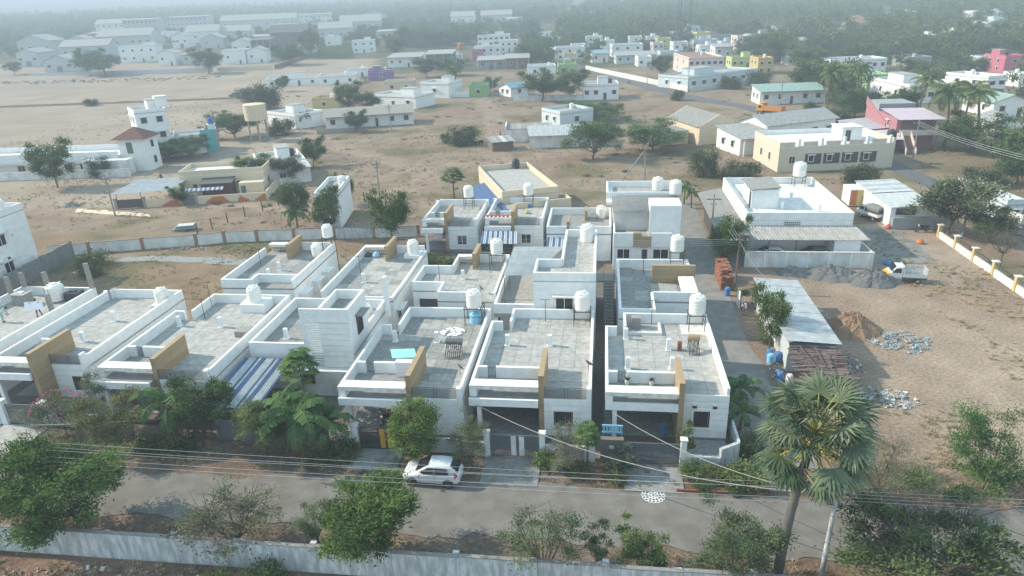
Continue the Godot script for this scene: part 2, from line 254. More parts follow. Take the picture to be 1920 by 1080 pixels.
const FORESTS := [
	["coconut grove behind the road bend", "palm", 5200, [[-35.0, -515.0], [-40.0, -763.0], [-26.0, -1108.0], [577.0, -1107.0], [305.0, -576.0], [194.0, -603.0], [134.0, -523.0], [110.0, -547.0], [75.0, -534.0], [38.0, -487.0], [-1.0, -486.0]], -0.6],
	["coconut trees of the far right village", "palm", 700, [[96.0, -381.0], [134.0, -523.0], [194.0, -603.0], [310.0, -587.0], [185.0, -343.0], [150.0, -347.0], [138.0, -390.0]], -0.25],
	["dark broad trees of the far right village", "broad", 520, [[96.0, -369.0], [130.0, -478.0], [189.0, -542.0], [280.0, -529.0], [163.0, -300.0], [137.0, -314.0], [130.0, -367.0]], -0.4],
	["broad trees among the road bend houses", "broad", 300, [[-40.0, -355.0], [-48.0, -494.0], [37.0, -479.0], [92.0, -488.0], [115.0, -445.0], [81.0, -328.0], [31.0, -393.0], [-3.0, -344.0]], -0.1],
	["palms among the road bend houses", "palm", 130, [[-45.0, -398.0], [-36.0, -544.0], [99.0, -522.0], [130.0, -478.0], [87.0, -354.0], [32.0, -406.0]], -0.2],
	["far tree belt behind the factories", "broad", 4200, [[-727.0, -792.0], [-1114.0, -1224.0], [-1008.0, -1574.0], [-525.0, -1644.0], [-80.0, -1543.0], [-38.0, -726.0], [-287.0, -892.0], [-546.0, -972.0], [-587.0, -783.0]], -0.35],
	["far palm belt behind the factories", "palm", 3200, [[-748.0, -817.0], [-1166.0, -1281.0], [-1067.0, -1666.0], [-556.0, -1741.0], [-60.0, -1592.0], [-37.0, -709.0], [-287.0, -892.0], [-565.0, -1007.0], [-622.0, -830.0]], -0.3],
	["scattered trees among the factories", "broad", 330, [[-421.0, -452.0], [-748.0, -817.0], [-604.0, -806.0], [-509.0, -933.0], [-318.0, -860.0], [-178.0, -496.0], [-258.0, -512.0], [-372.0, -570.0], [-392.0, -506.0]], -0.15],
	["trees between works and workshops", "broad", 420, [[-178.0, -496.0], [-300.0, -811.0], [-171.0, -795.0], [-66.0, -742.0], [-45.0, -510.0], [-95.0, -508.0], [-136.0, -487.0]], -0.15],
	["thicket round the roadside village", "broad", 40, [[55.0, -210.0], [70.0, -265.0], [100.0, -258.0], [87.0, -217.0], [83.0, -191.0], [62.0, -184.0]], -0.3],
	["thicket behind the palm cluster at right", "broad", 70, [[79.0, -196.0], [98.0, -228.0], [111.0, -201.0], [68.0, -118.0], [67.0, -130.0], [81.0, -163.0]], -0.3],
	["trees before the village houses at right", "broad", 30, [[70.0, -265.0], [87.0, -354.0], [133.0, -337.0], [153.0, -282.0], [129.0, -235.0], [106.0, -256.0]], -0.2]
]
var M := {}
var count := {}
var off := {}
var boxes := {}
var cache := {}
var rng := RandomNumberGenerator.new()
var nz := FastNoiseLite.new()
var nz2 := FastNoiseLite.new()

func V(x, y, z) -> Vector3: return Vector3(x, y, z)
func lin(r, g, b) -> Color: return Color(r, g, b).linear_to_srgb()
func rnd(a, b) -> float: return rng.randf_range(a, b)

func numbered(n: String) -> String:
	if not count.has(n):
		count[n] = 0
		return n
	count[n] += 1
	return "%s_%03d" % [n, count[n]]

func meta(o, label, cat, group = "", kind = ""):
	if label != "": o.set_meta("label", label)
	if cat != "": o.set_meta("category", cat)
	if group != "": o.set_meta("group", group)
	if kind != "": o.set_meta("kind", kind)
	return o

# a thing: Node3D at its base; local = coordinates of its parts are its own, else they are world coordinates
func thing(n, label, cat, at: Vector3, turn = 0.0, group = "", local = false) -> Node3D:
	var o := Node3D.new()
	o.name = numbered(n)
	add_child(o)
	o.position = at
	o.rotation.y = turn
	off[o] = Vector3.ZERO if local else at
	return meta(o, label, cat, group)

func part(p, n, mesh, m, at: Vector3 = Vector3.ZERO, rot: Vector3 = Vector3.ZERO) -> MeshInstance3D:
	var o := MeshInstance3D.new()
	o.name = n
	o.mesh = mesh
	o.material_override = m
	o.position = at - off.get(p, Vector3.ZERO)
	o.rotation = rot
	off[o] = at
	p.add_child(o, true)
	return o

func box_mesh(s: Vector3) -> BoxMesh:
	var k := "%.3f %.3f %.3f" % [s.x, s.y, s.z]
	if not boxes.has(k):
		var b := BoxMesh.new()
		b.size = s
		boxes[k] = b
	return boxes[k]

func bx(p, n, x0, y0, z0, x1, y1, z1, m) -> MeshInstance3D:
	return part(p, n, box_mesh(V(absf(x1 - x0), absf(y1 - y0), absf(z1 - z0))), m, V((x0 + x1) / 2.0, (y0 + y1) / 2.0, (z0 + z1) / 2.0))

# ---------- raw mesh builder
class MB:
	var v := PackedVector3Array()
	var n := PackedVector3Array()
	var c := PackedColorArray()
	var uv := PackedVector2Array()
	func tri(a: Vector3, b: Vector3, d: Vector3, col: Color = Color.WHITE):
		var nn := (d - a).cross(b - a).normalized()
		v.append(a); v.append(b); v.append(d)
		for i in 3:
			n.append(nn); c.append(col); uv.append(Vector2.ZERO)
	func quad(a: Vector3, b: Vector3, d: Vector3, e: Vector3, col: Color = Color.WHITE):
		tri(a, b, d, col)
		tri(a, d, e, col)
	func stri(a: Vector3, na: Vector3, b: Vector3, nb: Vector3, d: Vector3, nd: Vector3, col: Color = Color.WHITE):
		v.append(a); v.append(b); v.append(d)
		n.append(na); n.append(nb); n.append(nd)
		for i in 3:
			c.append(col); uv.append(Vector2.ZERO)
	func box(lo: Vector3, hi: Vector3, col: Color = Color.WHITE):
		obox((lo + hi) / 2.0, Vector3((hi.x - lo.x) / 2.0, 0, 0), Vector3(0, (hi.y - lo.y) / 2.0, 0), Vector3(0, 0, (hi.z - lo.z) / 2.0), col)
	func obox(o: Vector3, x: Vector3, y: Vector3, z: Vector3, col: Color = Color.WHITE):
		for s in [1.0, -1.0]:
			var sx: Vector3 = x * s
			var sy: Vector3 = y * s
			var sz: Vector3 = z * s
			quad(o + sx - y - z * s, o + sx - y + z * s, o + sx + y + z * s, o + sx + y - z * s, col)
			quad(o + sy - x - z * s, o + sy + x - z * s, o + sy + x + z * s, o + sy - x + z * s, col)
			quad(o + sz - x * s - y, o + sz - x * s + y, o + sz + x * s + y, o + sz + x * s - y, col)
	func tube(pts: Array, rad: Array, sides: int, col: Color = Color.WHITE, cap := true):
		var prev := []
		var prevn := []
		var up := Vector3(0.31, 0.17, 0.93)
		for i in pts.size():
			var d: Vector3 = (pts[min(i + 1, pts.size() - 1)] - pts[max(i - 1, 0)]).normalized()
			var a := d.cross(up).normalized()
			if absf(d.dot(up)) > 0.95: a = d.cross(Vector3(1, 0, 0)).normalized()
			var b := d.cross(a)
			var ring := []
			var rn := []
			for k in sides:
				var t := TAU * k / sides
				var q := a * cos(t) + b * sin(t)
				ring.append(pts[i] + q * rad[i])
				rn.append(q)
			if i > 0:
				for k in sides:
					var k2 := (k + 1) % sides
					stri(prev[k], prevn[k], ring[k], rn[k], ring[k2], rn[k2], col)
					stri(prev[k], prevn[k], ring[k2], rn[k2], prev[k2], prevn[k2], col)
			prev = ring
			prevn = rn
			if cap and (i == 0 or i == pts.size() - 1):
				for k in range(1, sides - 1): tri(ring[0], ring[k], ring[k + 1], col)
	func lathe(prof: Array, sides: int, o: Vector3 = Vector3.ZERO, col: Color = Color.WHITE):
		for i in prof.size() - 1:
			var p: Vector2 = prof[i]
			var q: Vector2 = prof[i + 1]
			var dn := Vector2(q.y - p.y, p.x - q.x).normalized()
			for k in sides:
				var t0 := TAU * k / sides
				var t1 := TAU * (k + 1) / sides
				var e0 := Vector3(cos(t0), 0, sin(t0))
				var e1 := Vector3(cos(t1), 0, sin(t1))
				var n0 := e0 * dn.x + Vector3(0, dn.y, 0)
				var n1 := e1 * dn.x + Vector3(0, dn.y, 0)
				var a := o + e0 * p.x + Vector3(0, p.y, 0)
				var b := o + e0 * q.x + Vector3(0, q.y, 0)
				var cc := o + e1 * q.x + Vector3(0, q.y, 0)
				var d := o + e1 * p.x + Vector3(0, p.y, 0)
				if p.x > 0.0001: stri(a, n0, d, n1, cc, n1, col)
				if q.x > 0.0001: stri(a, n0, cc, n1, b, n0, col)
	func leaf(o: Vector3, d: Vector3, side: Vector3, len: float, wid: float, col: Color):
		var m := o + d * len * 0.5
		tri(o, m + side * wid, o + d * len, col)
		tri(o, o + d * len, m - side * wid, col)
	# turn triangles that look down so that they look up
	func up(most := -1):
		for i in range(0, v.size() if most < 0 else most, 3):
			if n[i].y < 0.0:
				for k in 3: n[i + k] = -n[i + k]
				var t := v[i + 1]
				v[i + 1] = v[i + 2]
				v[i + 2] = t
	func done() -> ArrayMesh:
		var a := []
		a.resize(Mesh.ARRAY_MAX)
		a[Mesh.ARRAY_VERTEX] = v
		a[Mesh.ARRAY_NORMAL] = n
		a[Mesh.ARRAY_COLOR] = c
		a[Mesh.ARRAY_TEX_UV] = uv
		var m := ArrayMesh.new()
		m.add_surface_from_arrays(Mesh.PRIMITIVE_TRIANGLES, a)
		return m

func tube_part(p, n, pts, rad, m, sides = 6, o: Vector3 = Vector3.ZERO):
	var b := MB.new()
	var q := []
	for t in pts: q.append(t - o)
	b.tube(q, rad, sides)
	return part(p, n, b.done(), m, o)

# ---------- materials
func noise_tex(seed_, freq, oct, lo: Color, hi: Color, gain = 1.6, size = 512, warp = 0.0) -> ImageTexture:
	var f := FastNoiseLite.new()
	f.seed = seed_
	f.frequency = freq
	f.fractal_octaves = oct
	f.fractal_gain = 0.6
	if warp > 0.0:
		f.domain_warp_enabled = true
		f.domain_warp_amplitude = warp
	var g := f.get_seamless_image(size, size)
	var im := Image.create(size, size, false, Image.FORMAT_RGB8)
	for y in size:
		for x in size:
			var t := clampf((g.get_pixel(x, y).r - 0.5) * gain + 0.5, 0.0, 1.0)
			im.set_pixel(x, y, lo.lerp(hi, t))
	im.generate_mipmaps()
	return ImageTexture.create_from_image(im)

func mat(k, col: Color, rough = 0.9, tex = null, scale = 0.25, metal = 0.0, bump = null, bump_s = 0.5) -> StandardMaterial3D:
	var m := StandardMaterial3D.new()
	m.albedo_color = col
	m.roughness = rough
	m.metallic = metal
	if tex != null:
		m.albedo_texture = tex
		m.uv1_triplanar = true
		m.uv1_world_triplanar = true
		m.uv1_scale = Vector3.ONE * scale
	if bump != null:
		m.normal_enabled = true
		m.normal_texture = bump
		m.normal_scale = bump_s
	M[k] = m
	return m

func vmat(k, rough = 0.8, back = Color.BLACK) -> StandardMaterial3D:
	var m := StandardMaterial3D.new()
	m.vertex_color_use_as_albedo = true
	m.roughness = rough
	m.cull_mode = BaseMaterial3D.CULL_DISABLED
	m.metallic_specular = 0.12
	if back != Color.BLACK:
		m.backlight_enabled = true
		m.backlight = back
	M[k] = m
	return m

func materials():
	var w := Color.WHITE
	var t_pl := noise_tex(1, 0.012, 6, Color(0.93, 0.935, 0.93), w, 1.2)
	var t_dirty := noise_tex(2, 0.02, 6, Color(0.84, 0.835, 0.81), w, 1.5)
	var t_roof := noise_tex(3, 0.016, 8, Color(0.84, 0.84, 0.83), w, 1.4, 1024, 20.0)
	var t_fine := noise_tex(4, 0.09, 5, Color(0.74, 0.74, 0.74), w, 1.6)
	var t_ground := noise_tex(5, 0.03, 8, Color(0.80, 0.79, 0.775), w, 1.6, 1024, 12.0)
	var t_asph := noise_tex(6, 0.010, 7, Color(0.87, 0.855, 0.84), w, 1.6, 1024, 24.0)
	var t_rust := noise_tex(7, 0.02, 6, Color(0.80, 0.75, 0.71), w, 1.5)
	M["t_ground"] = t_ground
	var t_streak := noise_tex(8, 0.03, 6, Color(0.78, 0.785, 0.78), w, 1.7)
	mat("white", lin(0.80, 0.815, 0.815), 0.85, t_pl, 0.16)
	mat("white2", lin(0.74, 0.76, 0.76), 0.85, t_dirty, 0.09)
	M["white2"].uv1_scale = V(0.05, 0.03, 0.05)
	mat("cap", lin(0.80, 0.79, 0.77), 0.85, t_dirty, 0.13)
	mat("cream", lin(0.66, 0.55, 0.40), 0.85, t_pl, 0.16)
	mat("ochre", lin(0.35, 0.25, 0.14), 0.8, t_pl, 0.3)
	mat("ochre2", lin(0.375, 0.275, 0.16), 0.8, t_pl, 0.3)
	mat("conc", lin(0.40, 0.395, 0.375), 0.95, t_roof, 0.09)
	mat("conc2", lin(0.445, 0.437, 0.415), 0.95, t_roof, 0.08)
	mat("conc3", lin(0.30, 0.298, 0.288), 0.95, t_roof, 0.1)
	mat("conc_raw", lin(0.33, 0.32, 0.30), 0.95, t_dirty, 0.3)
	mat("grey_wall", lin(0.24, 0.245, 0.245), 0.95, t_dirty, 0.2)
	mat("oldwall", lin(0.60, 0.625, 0.64), 0.95, t_dirty, 0.22)
	M["oldwall"].albedo_texture = t_streak
	M["oldwall"].uv1_scale = V(0.14, 0.035, 0.14)
	mat("oldcap", lin(0.27, 0.26, 0.25), 0.95, t_dirty, 0.3)
	mat("brownpost", lin(0.36, 0.23, 0.15), 0.9, t_dirty, 0.3)
	mat("asphalt", lin(0.19, 0.178, 0.16), 0.95, t_asph, 0.05)
	mat("asphalt2", lin(0.115, 0.12, 0.128), 0.95, t_asph, 0.06)
	mat("lane", lin(0.24, 0.23, 0.215), 0.95, t_asph, 0.06)
	mat("paver", lin(0.26, 0.258, 0.248), 0.95, t_roof, 0.1)
	mat("porch", lin(0.16, 0.12, 0.09), 0.6, t_fine, 0.5)
	mat("dark", lin(0.05, 0.05, 0.055), 0.6)
	mat("pane", lin(0.025, 0.03, 0.035), 0.08)
	mat("glass", lin(0.02, 0.025, 0.03), 0.05)
	mat("wood", lin(0.12, 0.055, 0.03), 0.6, t_fine, 0.8)
	mat("maroon", lin(0.10, 0.035, 0.04), 0.7, t_fine, 0.5)
	mat("oldwood", lin(0.20, 0.16, 0.12), 0.9, t_rust, 0.8)
	mat("steel", lin(0.21, 0.22, 0.225), 0.5, t_fine, 0.6, 0.4)
	mat("darksteel", lin(0.10, 0.10, 0.105), 0.6, t_rust, 0.6, 0.3)
	mat("gate", lin(0.22, 0.245, 0.27), 0.5, t_fine, 0.5, 0.2)
	mat("tank", lin(0.78, 0.77, 0.73), 0.5, t_pl, 0.4)
	mat("blacktank", lin(0.03, 0.035, 0.04), 0.5)
	mat("bluetank", lin(0.03, 0.12, 0.42), 0.5)
	mat("sheet", lin(0.40, 0.42, 0.42), 0.55, t_rust, 0.1, 0.1)
	mat("sheet2", lin(0.30, 0.30, 0.29), 0.8, t_dirty, 0.1)
	mat("sheet3", lin(0.47, 0.50, 0.52), 0.5, t_dirty, 0.08, 0.1)
	mat("darksheet", lin(0.10, 0.105, 0.105), 0.7, t_dirty, 0.06)
	mat("bluesheet", lin(0.09, 0.16, 0.33), 0.5, t_dirty, 0.15)
	mat("palesheet", lin(0.60, 0.63, 0.64), 0.5, t_dirty, 0.15)
	mat("green_sheet", lin(0.28, 0.40, 0.36), 0.6, t_dirty, 0.08)
	mat("blue_sheet", lin(0.20, 0.36, 0.45), 0.6, t_dirty, 0.1)
	mat("lilac", lin(0.50, 0.43, 0.51), 0.6, t_dirty, 0.1)
	mat("tile", lin(0.30, 0.29, 0.26), 0.9, t_dirty, 0.2)
	mat("terracotta", lin(0.22, 0.105, 0.085), 0.85, t_dirty, 0.4)
	mat("redroof", lin(0.33, 0.17, 0.12), 0.85, t_dirty, 0.15)
	mat("orange", lin(0.52, 0.16, 0.05), 0.8, t_pl, 0.2)
	mat("brick", lin(0.34, 0.12, 0.065), 0.95, t_fine, 0.9)
	mat("turq", lin(0.25, 0.62, 0.55), 0.6)
	mat("turqwall", lin(0.10, 0.42, 0.42), 0.8, t_pl, 0.2)
	mat("purple", lin(0.24, 0.11, 0.32), 0.85, t_pl, 0.15)
	mat("green", lin(0.25, 0.43, 0.17), 0.85, t_pl, 0.15)
	mat("lime", lin(0.55, 0.60, 0.24), 0.85, t_pl, 0.15)
	mat("yellow", lin(0.55, 0.43, 0.19), 0.85, t_pl, 0.15)
	mat("pink", lin(0.50, 0.13, 0.20), 0.85, t_pl, 0.15)
	mat("cream2", lin(0.62, 0.55, 0.44), 0.85, t_pl, 0.16)
	mat("rose", lin(0.38, 0.17, 0.19), 0.85, t_pl, 0.2)
	mat("pinkwhite", lin(0.66, 0.56, 0.52), 0.85, t_pl, 0.15)
	mat("paleblue", lin(0.55, 0.63, 0.67), 0.85, t_pl, 0.15)
	mat("pale", lin(0.50, 0.53, 0.54), 0.85, t_pl, 0.1)
	mat("grey", lin(0.30, 0.32, 0.33), 0.85, t_pl, 0.1)
	mat("darkgrey", lin(0.10, 0.11, 0.12), 0.85, t_pl, 0.1)
	mat("darkgreen", lin(0.08, 0.16, 0.12), 0.85, t_pl, 0.1)
	mat("brown", lin(0.16, 0.12, 0.11), 0.85, t_pl, 0.1)
	mat("stone", lin(0.20, 0.19, 0.17), 0.95, t_roof, 0.6)
	mat("gravel", lin(0.17, 0.175, 0.175), 1.0, t_ground, 0.5)
	mat("soilheap", lin(0.30, 0.19, 0.12), 1.0, t_ground, 0.35)
	mat("bark", lin(0.16, 0.125, 0.095), 0.95, t_fine, 1.2)
	mat("palmbark", lin(0.15, 0.14, 0.125), 0.95, t_dirty, 1.4)
	mat("carwhite", lin(0.62, 0.63, 0.64), 0.35)
	M["carwhite"].clearcoat_enabled = true
	M["carwhite"].clearcoat = 0.3
	M["carwhite"].clearcoat_roughness = 0.1
	mat("rubber", lin(0.025, 0.025, 0.027), 0.9)
	mat("rim", lin(0.35, 0.36, 0.37), 0.35, null, 1.0, 0.6)
	mat("red", lin(0.45, 0.03, 0.03), 0.4)
	mat("lamp", lin(0.70, 0.70, 0.68), 0.15)
	mat("truckyellow", lin(0.62, 0.32, 0.03), 0.45)
	mat("truckorange", lin(0.58, 0.23, 0.05), 0.55)
	mat("bluecloth", lin(0.07, 0.19, 0.42), 0.7)
	mat("lightblue", lin(0.22, 0.50, 0.70), 0.7)
	mat("cloth", lin(0.70, 0.73, 0.78), 0.9)
	mat("tarp", lin(0.20, 0.22, 0.22), 0.8, t_dirty, 0.3)
	mat("pot", lin(0.45, 0.07, 0.06), 0.7)
	mat("wire", lin(0.42, 0.43, 0.43), 0.6)
	mat("cable", lin(0.28, 0.27, 0.25), 0.8)
	mat("chalk", lin(0.80, 0.80, 0.78), 0.95)
	vmat("leaf", 0.75, Color(0.16, 0.22, 0.05))
	vmat("vcol", 0.9)
	var g := vmat("ground", 1.0)
	g.albedo_texture = t_ground
	g.uv1_triplanar = true
	g.uv1_world_triplanar = true
	g.uv1_scale = Vector3.ONE * 0.09
	g.cull_mode = BaseMaterial3D.CULL_BACK
	for k in M:
		if M[k] is StandardMaterial3D: M[k].resource_name = k

# ---------- small building pieces
func window(p, x0, x1, y0, y1, z, fm = "white", panes = 2, face = 1.0, depth = 0.08):
	# window in a wall that faces +z (face 1) at plane z
	var f := MB.new()
	var c := V((x0 + x1) / 2.0, (y0 + y1) / 2.0, z)
	var hx := absf(x1 - x0) / 2.0
	var hy = (y1 - y0) / 2.0
	var t := 0.07
	f.box(V(-hx, -hy, 0), V(-hx + t, hy, depth))
	f.box(V(hx - t, -hy, 0), V(hx, hy, depth))
	f.box(V(-hx + t, hy - t, 0), V(hx - t, hy, depth))
	f.box(V(-hx + t, -hy, 0), V(hx - t, -hy + t, depth))
	for i in range(1, panes):
		var xx = -hx + 2.0 * hx * i / panes
		f.box(V(xx - 0.03, -hy + t, 0), V(xx + 0.03, hy - t, depth * 0.7))
	var w := part(p, "window", f.done(), M[fm], c)
	if face < 0.0: w.rotation.y = PI
	var pw = (2.0 * hx - 2.0 * t) / panes
	for i in panes:
		var pn := MeshInstance3D.new()
		pn.name = "pane"
		pn.mesh = box_mesh(V(pw - 0.05, 2.0 * hy - 2.0 * t, 0.02))
		pn.material_override = M["pane"]
		pn.position = V(-hx + t + pw * (i + 0.5), 0, 0.012)
		w.add_child(pn, true)
	return w

func window_x(p, z0, z1, y0, y1, x, dir, fm = "white", panes = 2):
	# window in a wall facing +x (dir 1) or -x (dir -1)
	var h := absf(z1 - z0) / 2.0
	var w = window(p, -h, h, y0, y1, 0, fm, panes)
	var at := V(x, (y0 + y1) / 2.0, (z0 + z1) / 2.0)
	w.position = at - off[p]
	w.rotation.y = PI / 2.0 * dir
	off[w] = at
	return w

func ring_boxes(p, n, x0, x1, z0, z1, y0, y1, t, m):
	# four parapet walls round a roof, butted end to end
	bx(p, n, x0, y0, z1 - t, x1, y1, z1, M[m])
	bx(p, n, x0, y0, z0, x1, y1, z0 + t, M[m])
	bx(p, n, x0, y0, z0 + t, x0 + t, y1, z1 - t, M[m])
	bx(p, n, x1 - t, y0, z0 + t, x1, y1, z1 - t, M[m])

func tiles(p, x0, x1, z0, z1, y, sz, ms, skip = []):
	# weather course laid in squares with open joints, toned a little differently
	var nx = int(max(1, round((x1 - x0) / sz)))
	var nzz = int(max(1, round((z1 - z0) / sz)))
	var dx = (x1 - x0) / nx
	var dz = (z1 - z0) / nzz
	for i in nx:
		for j in nzz:
			var cx = x0 + dx * (i + 0.5)
			var cz = z0 + dz * (j + 0.5)
			var hit := false
			for s in skip:
				if cx > s[0] - dx * 0.5 and cx < s[1] + dx * 0.5 and cz > s[2] - dz * 0.5 and cz < s[3] + dz * 0.5: hit = true
			if hit: continue
			part(p, "roof_tile", box_mesh(V(dx - 0.022, 0.03, dz - 0.022)), M[ms[rng.randi() % ms.size()]], V(cx, y + 0.015 + rnd(0.0, 0.004), cz))

func panel_wall(p, x0, x1, z0, z1, y0, y1, courses, along_z = true):
	# ochre slab wall made of grooved courses on a thinner core, with a cap
	var g := 0.022
	if along_z: bx(p, "panel_core", x0 + 0.02, y0, z0 + 0.02, x1 - 0.02, y1 - 0.02, z1 - 0.02, M["ochre"])
	else: bx(p, "panel_core", x0 + 0.02, y0, z0 + 0.02, x1 - 0.02, y1 - 0.02, z1 - 0.02, M["ochre"])
	var h: float = (y1 - 0.08 - y0) / courses
	for i in courses:
		bx(p, "panel_course", x0, y0 + i * h + g / 2.0, z0, x1, y0 + (i + 1) * h - g / 2.0, z1, M["ochre" if i % 2 == 0 else "ochre2"])
	bx(p, "panel_cap", x0 - 0.015, y1 - 0.08, z0 - 0.015, x1 + 0.015, y1, z1 + 0.015, M["ochre2"])

func facade(p, x0, x1, y0, y1, z, t, courses, hole, m = "white"):
	# horizontal facade courses on the front of a wall, split round one window hole [xa, xb, ya, yb]
	var h: float = (y1 - y0) / courses
	for i in courses:
		var a: float = y0 + i * h + 0.012
		var b: float = y0 + (i + 1) * h - 0.012
		if hole.size() == 4 and b > hole[2] and a < hole[3]:
			bx(p, "facade_course", x0, a, z, hole[0], b, z + t, M[m])
			bx(p, "facade_course", hole[1], a, z, x1, b, z + t, M[m])
			if a < hole[2] - 0.03: bx(p, "facade_course", hole[0], a, z, hole[1], hole[2], z + t, M[m])
			if b > hole[3] + 0.03: bx(p, "facade_course", hole[0], hole[3], z, hole[1], b, z + t, M[m])
		else:
			bx(p, "facade_course", x0, a, z, x1, b, z + t, M[m])

func railing(p, x0, x1, y0, y1, z, bars, m = "steel"):
	var r := bx(p, "railing", x0, y1 - 0.04, z - 0.02, x1, y1, z + 0.02, M[m])
	for i in bars:
		var y: float = y0 + 0.05 + (y1 - y0 - 0.1) * i / bars
		bx(r, "bar", x0, y - 0.02, z - 0.02, x1, y + 0.02, z + 0.02, M[m])
	var mid: float = (x0 + x1) / 2.0
	for x in [x0 + 0.03, mid - 0.1, mid + 0.1, x1 - 0.03]:
		bx(r, "post", x - 0.02, y0, z - 0.02, x + 0.02, y1 - 0.04, z + 0.02, M[m])
	return r

func bars_z(p, x, y0, y1, z0, z1, n, m = "steel", nm = "grille"):
	# upright bars along z
	var r := bx(p, nm, x - 0.02, y1 - 0.04, z0, x + 0.02, y1, z1, M[m])
	bx(r, "bottom_rail", x - 0.02, y0 + 0.06, z0, x + 0.02, y0 + 0.1, z1, M[m])
	for i in n:
		var z: float = z0 + (z1 - z0) * (i + 0.5) / n
		bx(r, "bar", x - 0.018, y0 + 0.1, z - 0.018, x + 0.018, y1 - 0.04, z + 0.018, M[m])
	return r

func bars_x(p, x0, x1, y0, y1, z, n, m = "steel", nm = "grille"):
	var r := bx(p, nm, x0, y1 - 0.04, z - 0.02, x1, y1, z + 0.02, M[m])
	bx(r, "bottom_rail", x0, y0 + 0.06, z - 0.02, x1, y0 + 0.1, z + 0.02, M[m])
	for i in n:
		var x: float = x0 + (x1 - x0) * (i + 0.5) / n
		bx(r, "bar", x - 0.018, y0 + 0.1, z - 0.018, x + 0.018, y1 - 0.04, z + 0.018, M[m])
	return r

func stub(p, x, y, z, m = "white", h = 0.95):
	var s := bx(p, "roof_column", x - 0.15, y + 0.06, z - 0.15, x + 0.15, y + h, z + 0.15, M[m])
	bx(s, "footing", x - 0.22, y, z - 0.22, x + 0.22, y + 0.06, z + 0.22, M[m])

func corrugated(p, n, a: Vector3, b: Vector3, c: Vector3, d: Vector3, waves, amp, m, thick = 0.02):
	# sheet over the quad a (left top) b (right top) c (right bottom) d (left bottom), ribs run from top to bottom edge
	var mb := MB.new()
	var o := (a + b + c + d) / 4.0
	var up := (c - a).cross(b - d).normalized()
	if up.y < 0.0: up = -up
	var steps: int = waves * 4
	for i in steps:
		var t0 := float(i) / steps
		var t1 := float(i + 1) / steps
		var h0: Vector3 = up * (amp * sin(t0 * waves * TAU))
		var h1: Vector3 = up * (amp * sin(t1 * waves * TAU))
		var p0 := a.lerp(b, t0) + h0 - o
		var p1 := a.lerp(b, t1) + h1 - o
		var q0 := d.lerp(c, t0) + h0 - o
		var q1 := d.lerp(c, t1) + h1 - o
		mb.quad(p0, p1, q1, q0)
		var dn = up * -thick
		mb.quad(p0 + dn, q0 + dn, q1 + dn, p1 + dn)
		mb.quad(q0, q1, q1 + dn, q0 + dn)
		mb.quad(p1, p0, p0 + dn, p1 + dn)
	return part(p, n, mb.done(), M[m], o)

func sheets(p, a: Vector3, b: Vector3, c: Vector3, d: Vector3, k, waves, amp, ms, thick = 0.02):
	for i in k:
		var t0 = float(i) / k
		var t1 = float(i + 1) / k - 0.004
		corrugated(p, "roof_sheet", a.lerp(b, t0), a.lerp(b, t1), d.lerp(c, t1), d.lerp(c, t0), waves, amp, ms[i % ms.size()], thick)

# ---------- water tanks, heaters and other roof things
func tank(label, at: Vector3, r = 0.62, h = 1.5, m = "tank", group = "roof water tanks"):
	var key := "tank%.2f%.2f" % [r, h]
	if not cache.has(key):
		var b := MB.new()
		var prof := [Vector2(0, 0), Vector2(r * 0.97, 0)]
		var n := 5
		for i in n:
			var y0: float = h * 0.82 * i / n
			var y1: float = h * 0.82 * (i + 1) / n
			prof.append_array([Vector2(r * 0.97, y0 + 0.02), Vector2(r, y0 + 0.05), Vector2(r, y1 - 0.05), Vector2(r * 0.97, y1 - 0.02)])
		prof.append_array([Vector2(r * 0.96, h * 0.84), Vector2(r * 0.72, h * 0.94), Vector2(r * 0.4, h * 0.965), Vector2(0, h * 0.97)])
		b.lathe(prof, 20)
		var l := MB.new()
		l.lathe([Vector2(0, 0), Vector2(r * 0.36, 0), Vector2(r * 0.36, 0.09), Vector2(r * 0.3, 0.11), Vector2(0, 0.12)], 14)
		var q := MB.new()
		for i in 4:
			var a := TAU * i / 4.0 + 0.4
			q.obox(V(cos(a) * r * 0.72, h * 0.95, sin(a) * r * 0.72), V(cos(a), 0, sin(a)) * r * 0.12, V(0, 0.06, 0), V(-sin(a), 0, cos(a)) * 0.05)
		cache[key] = [b.done(), l.done(), q.done()]
	var t := thing("water_tank", label, "water tank", at, 0.0, group)
	part(t, "body", cache[key][0], M[m], at)
	part(t, "lid", cache[key][1], M[m], at + V(0, h * 0.96, 0))
	part(t, "lug", cache[key][2], M[m], at)
	return t

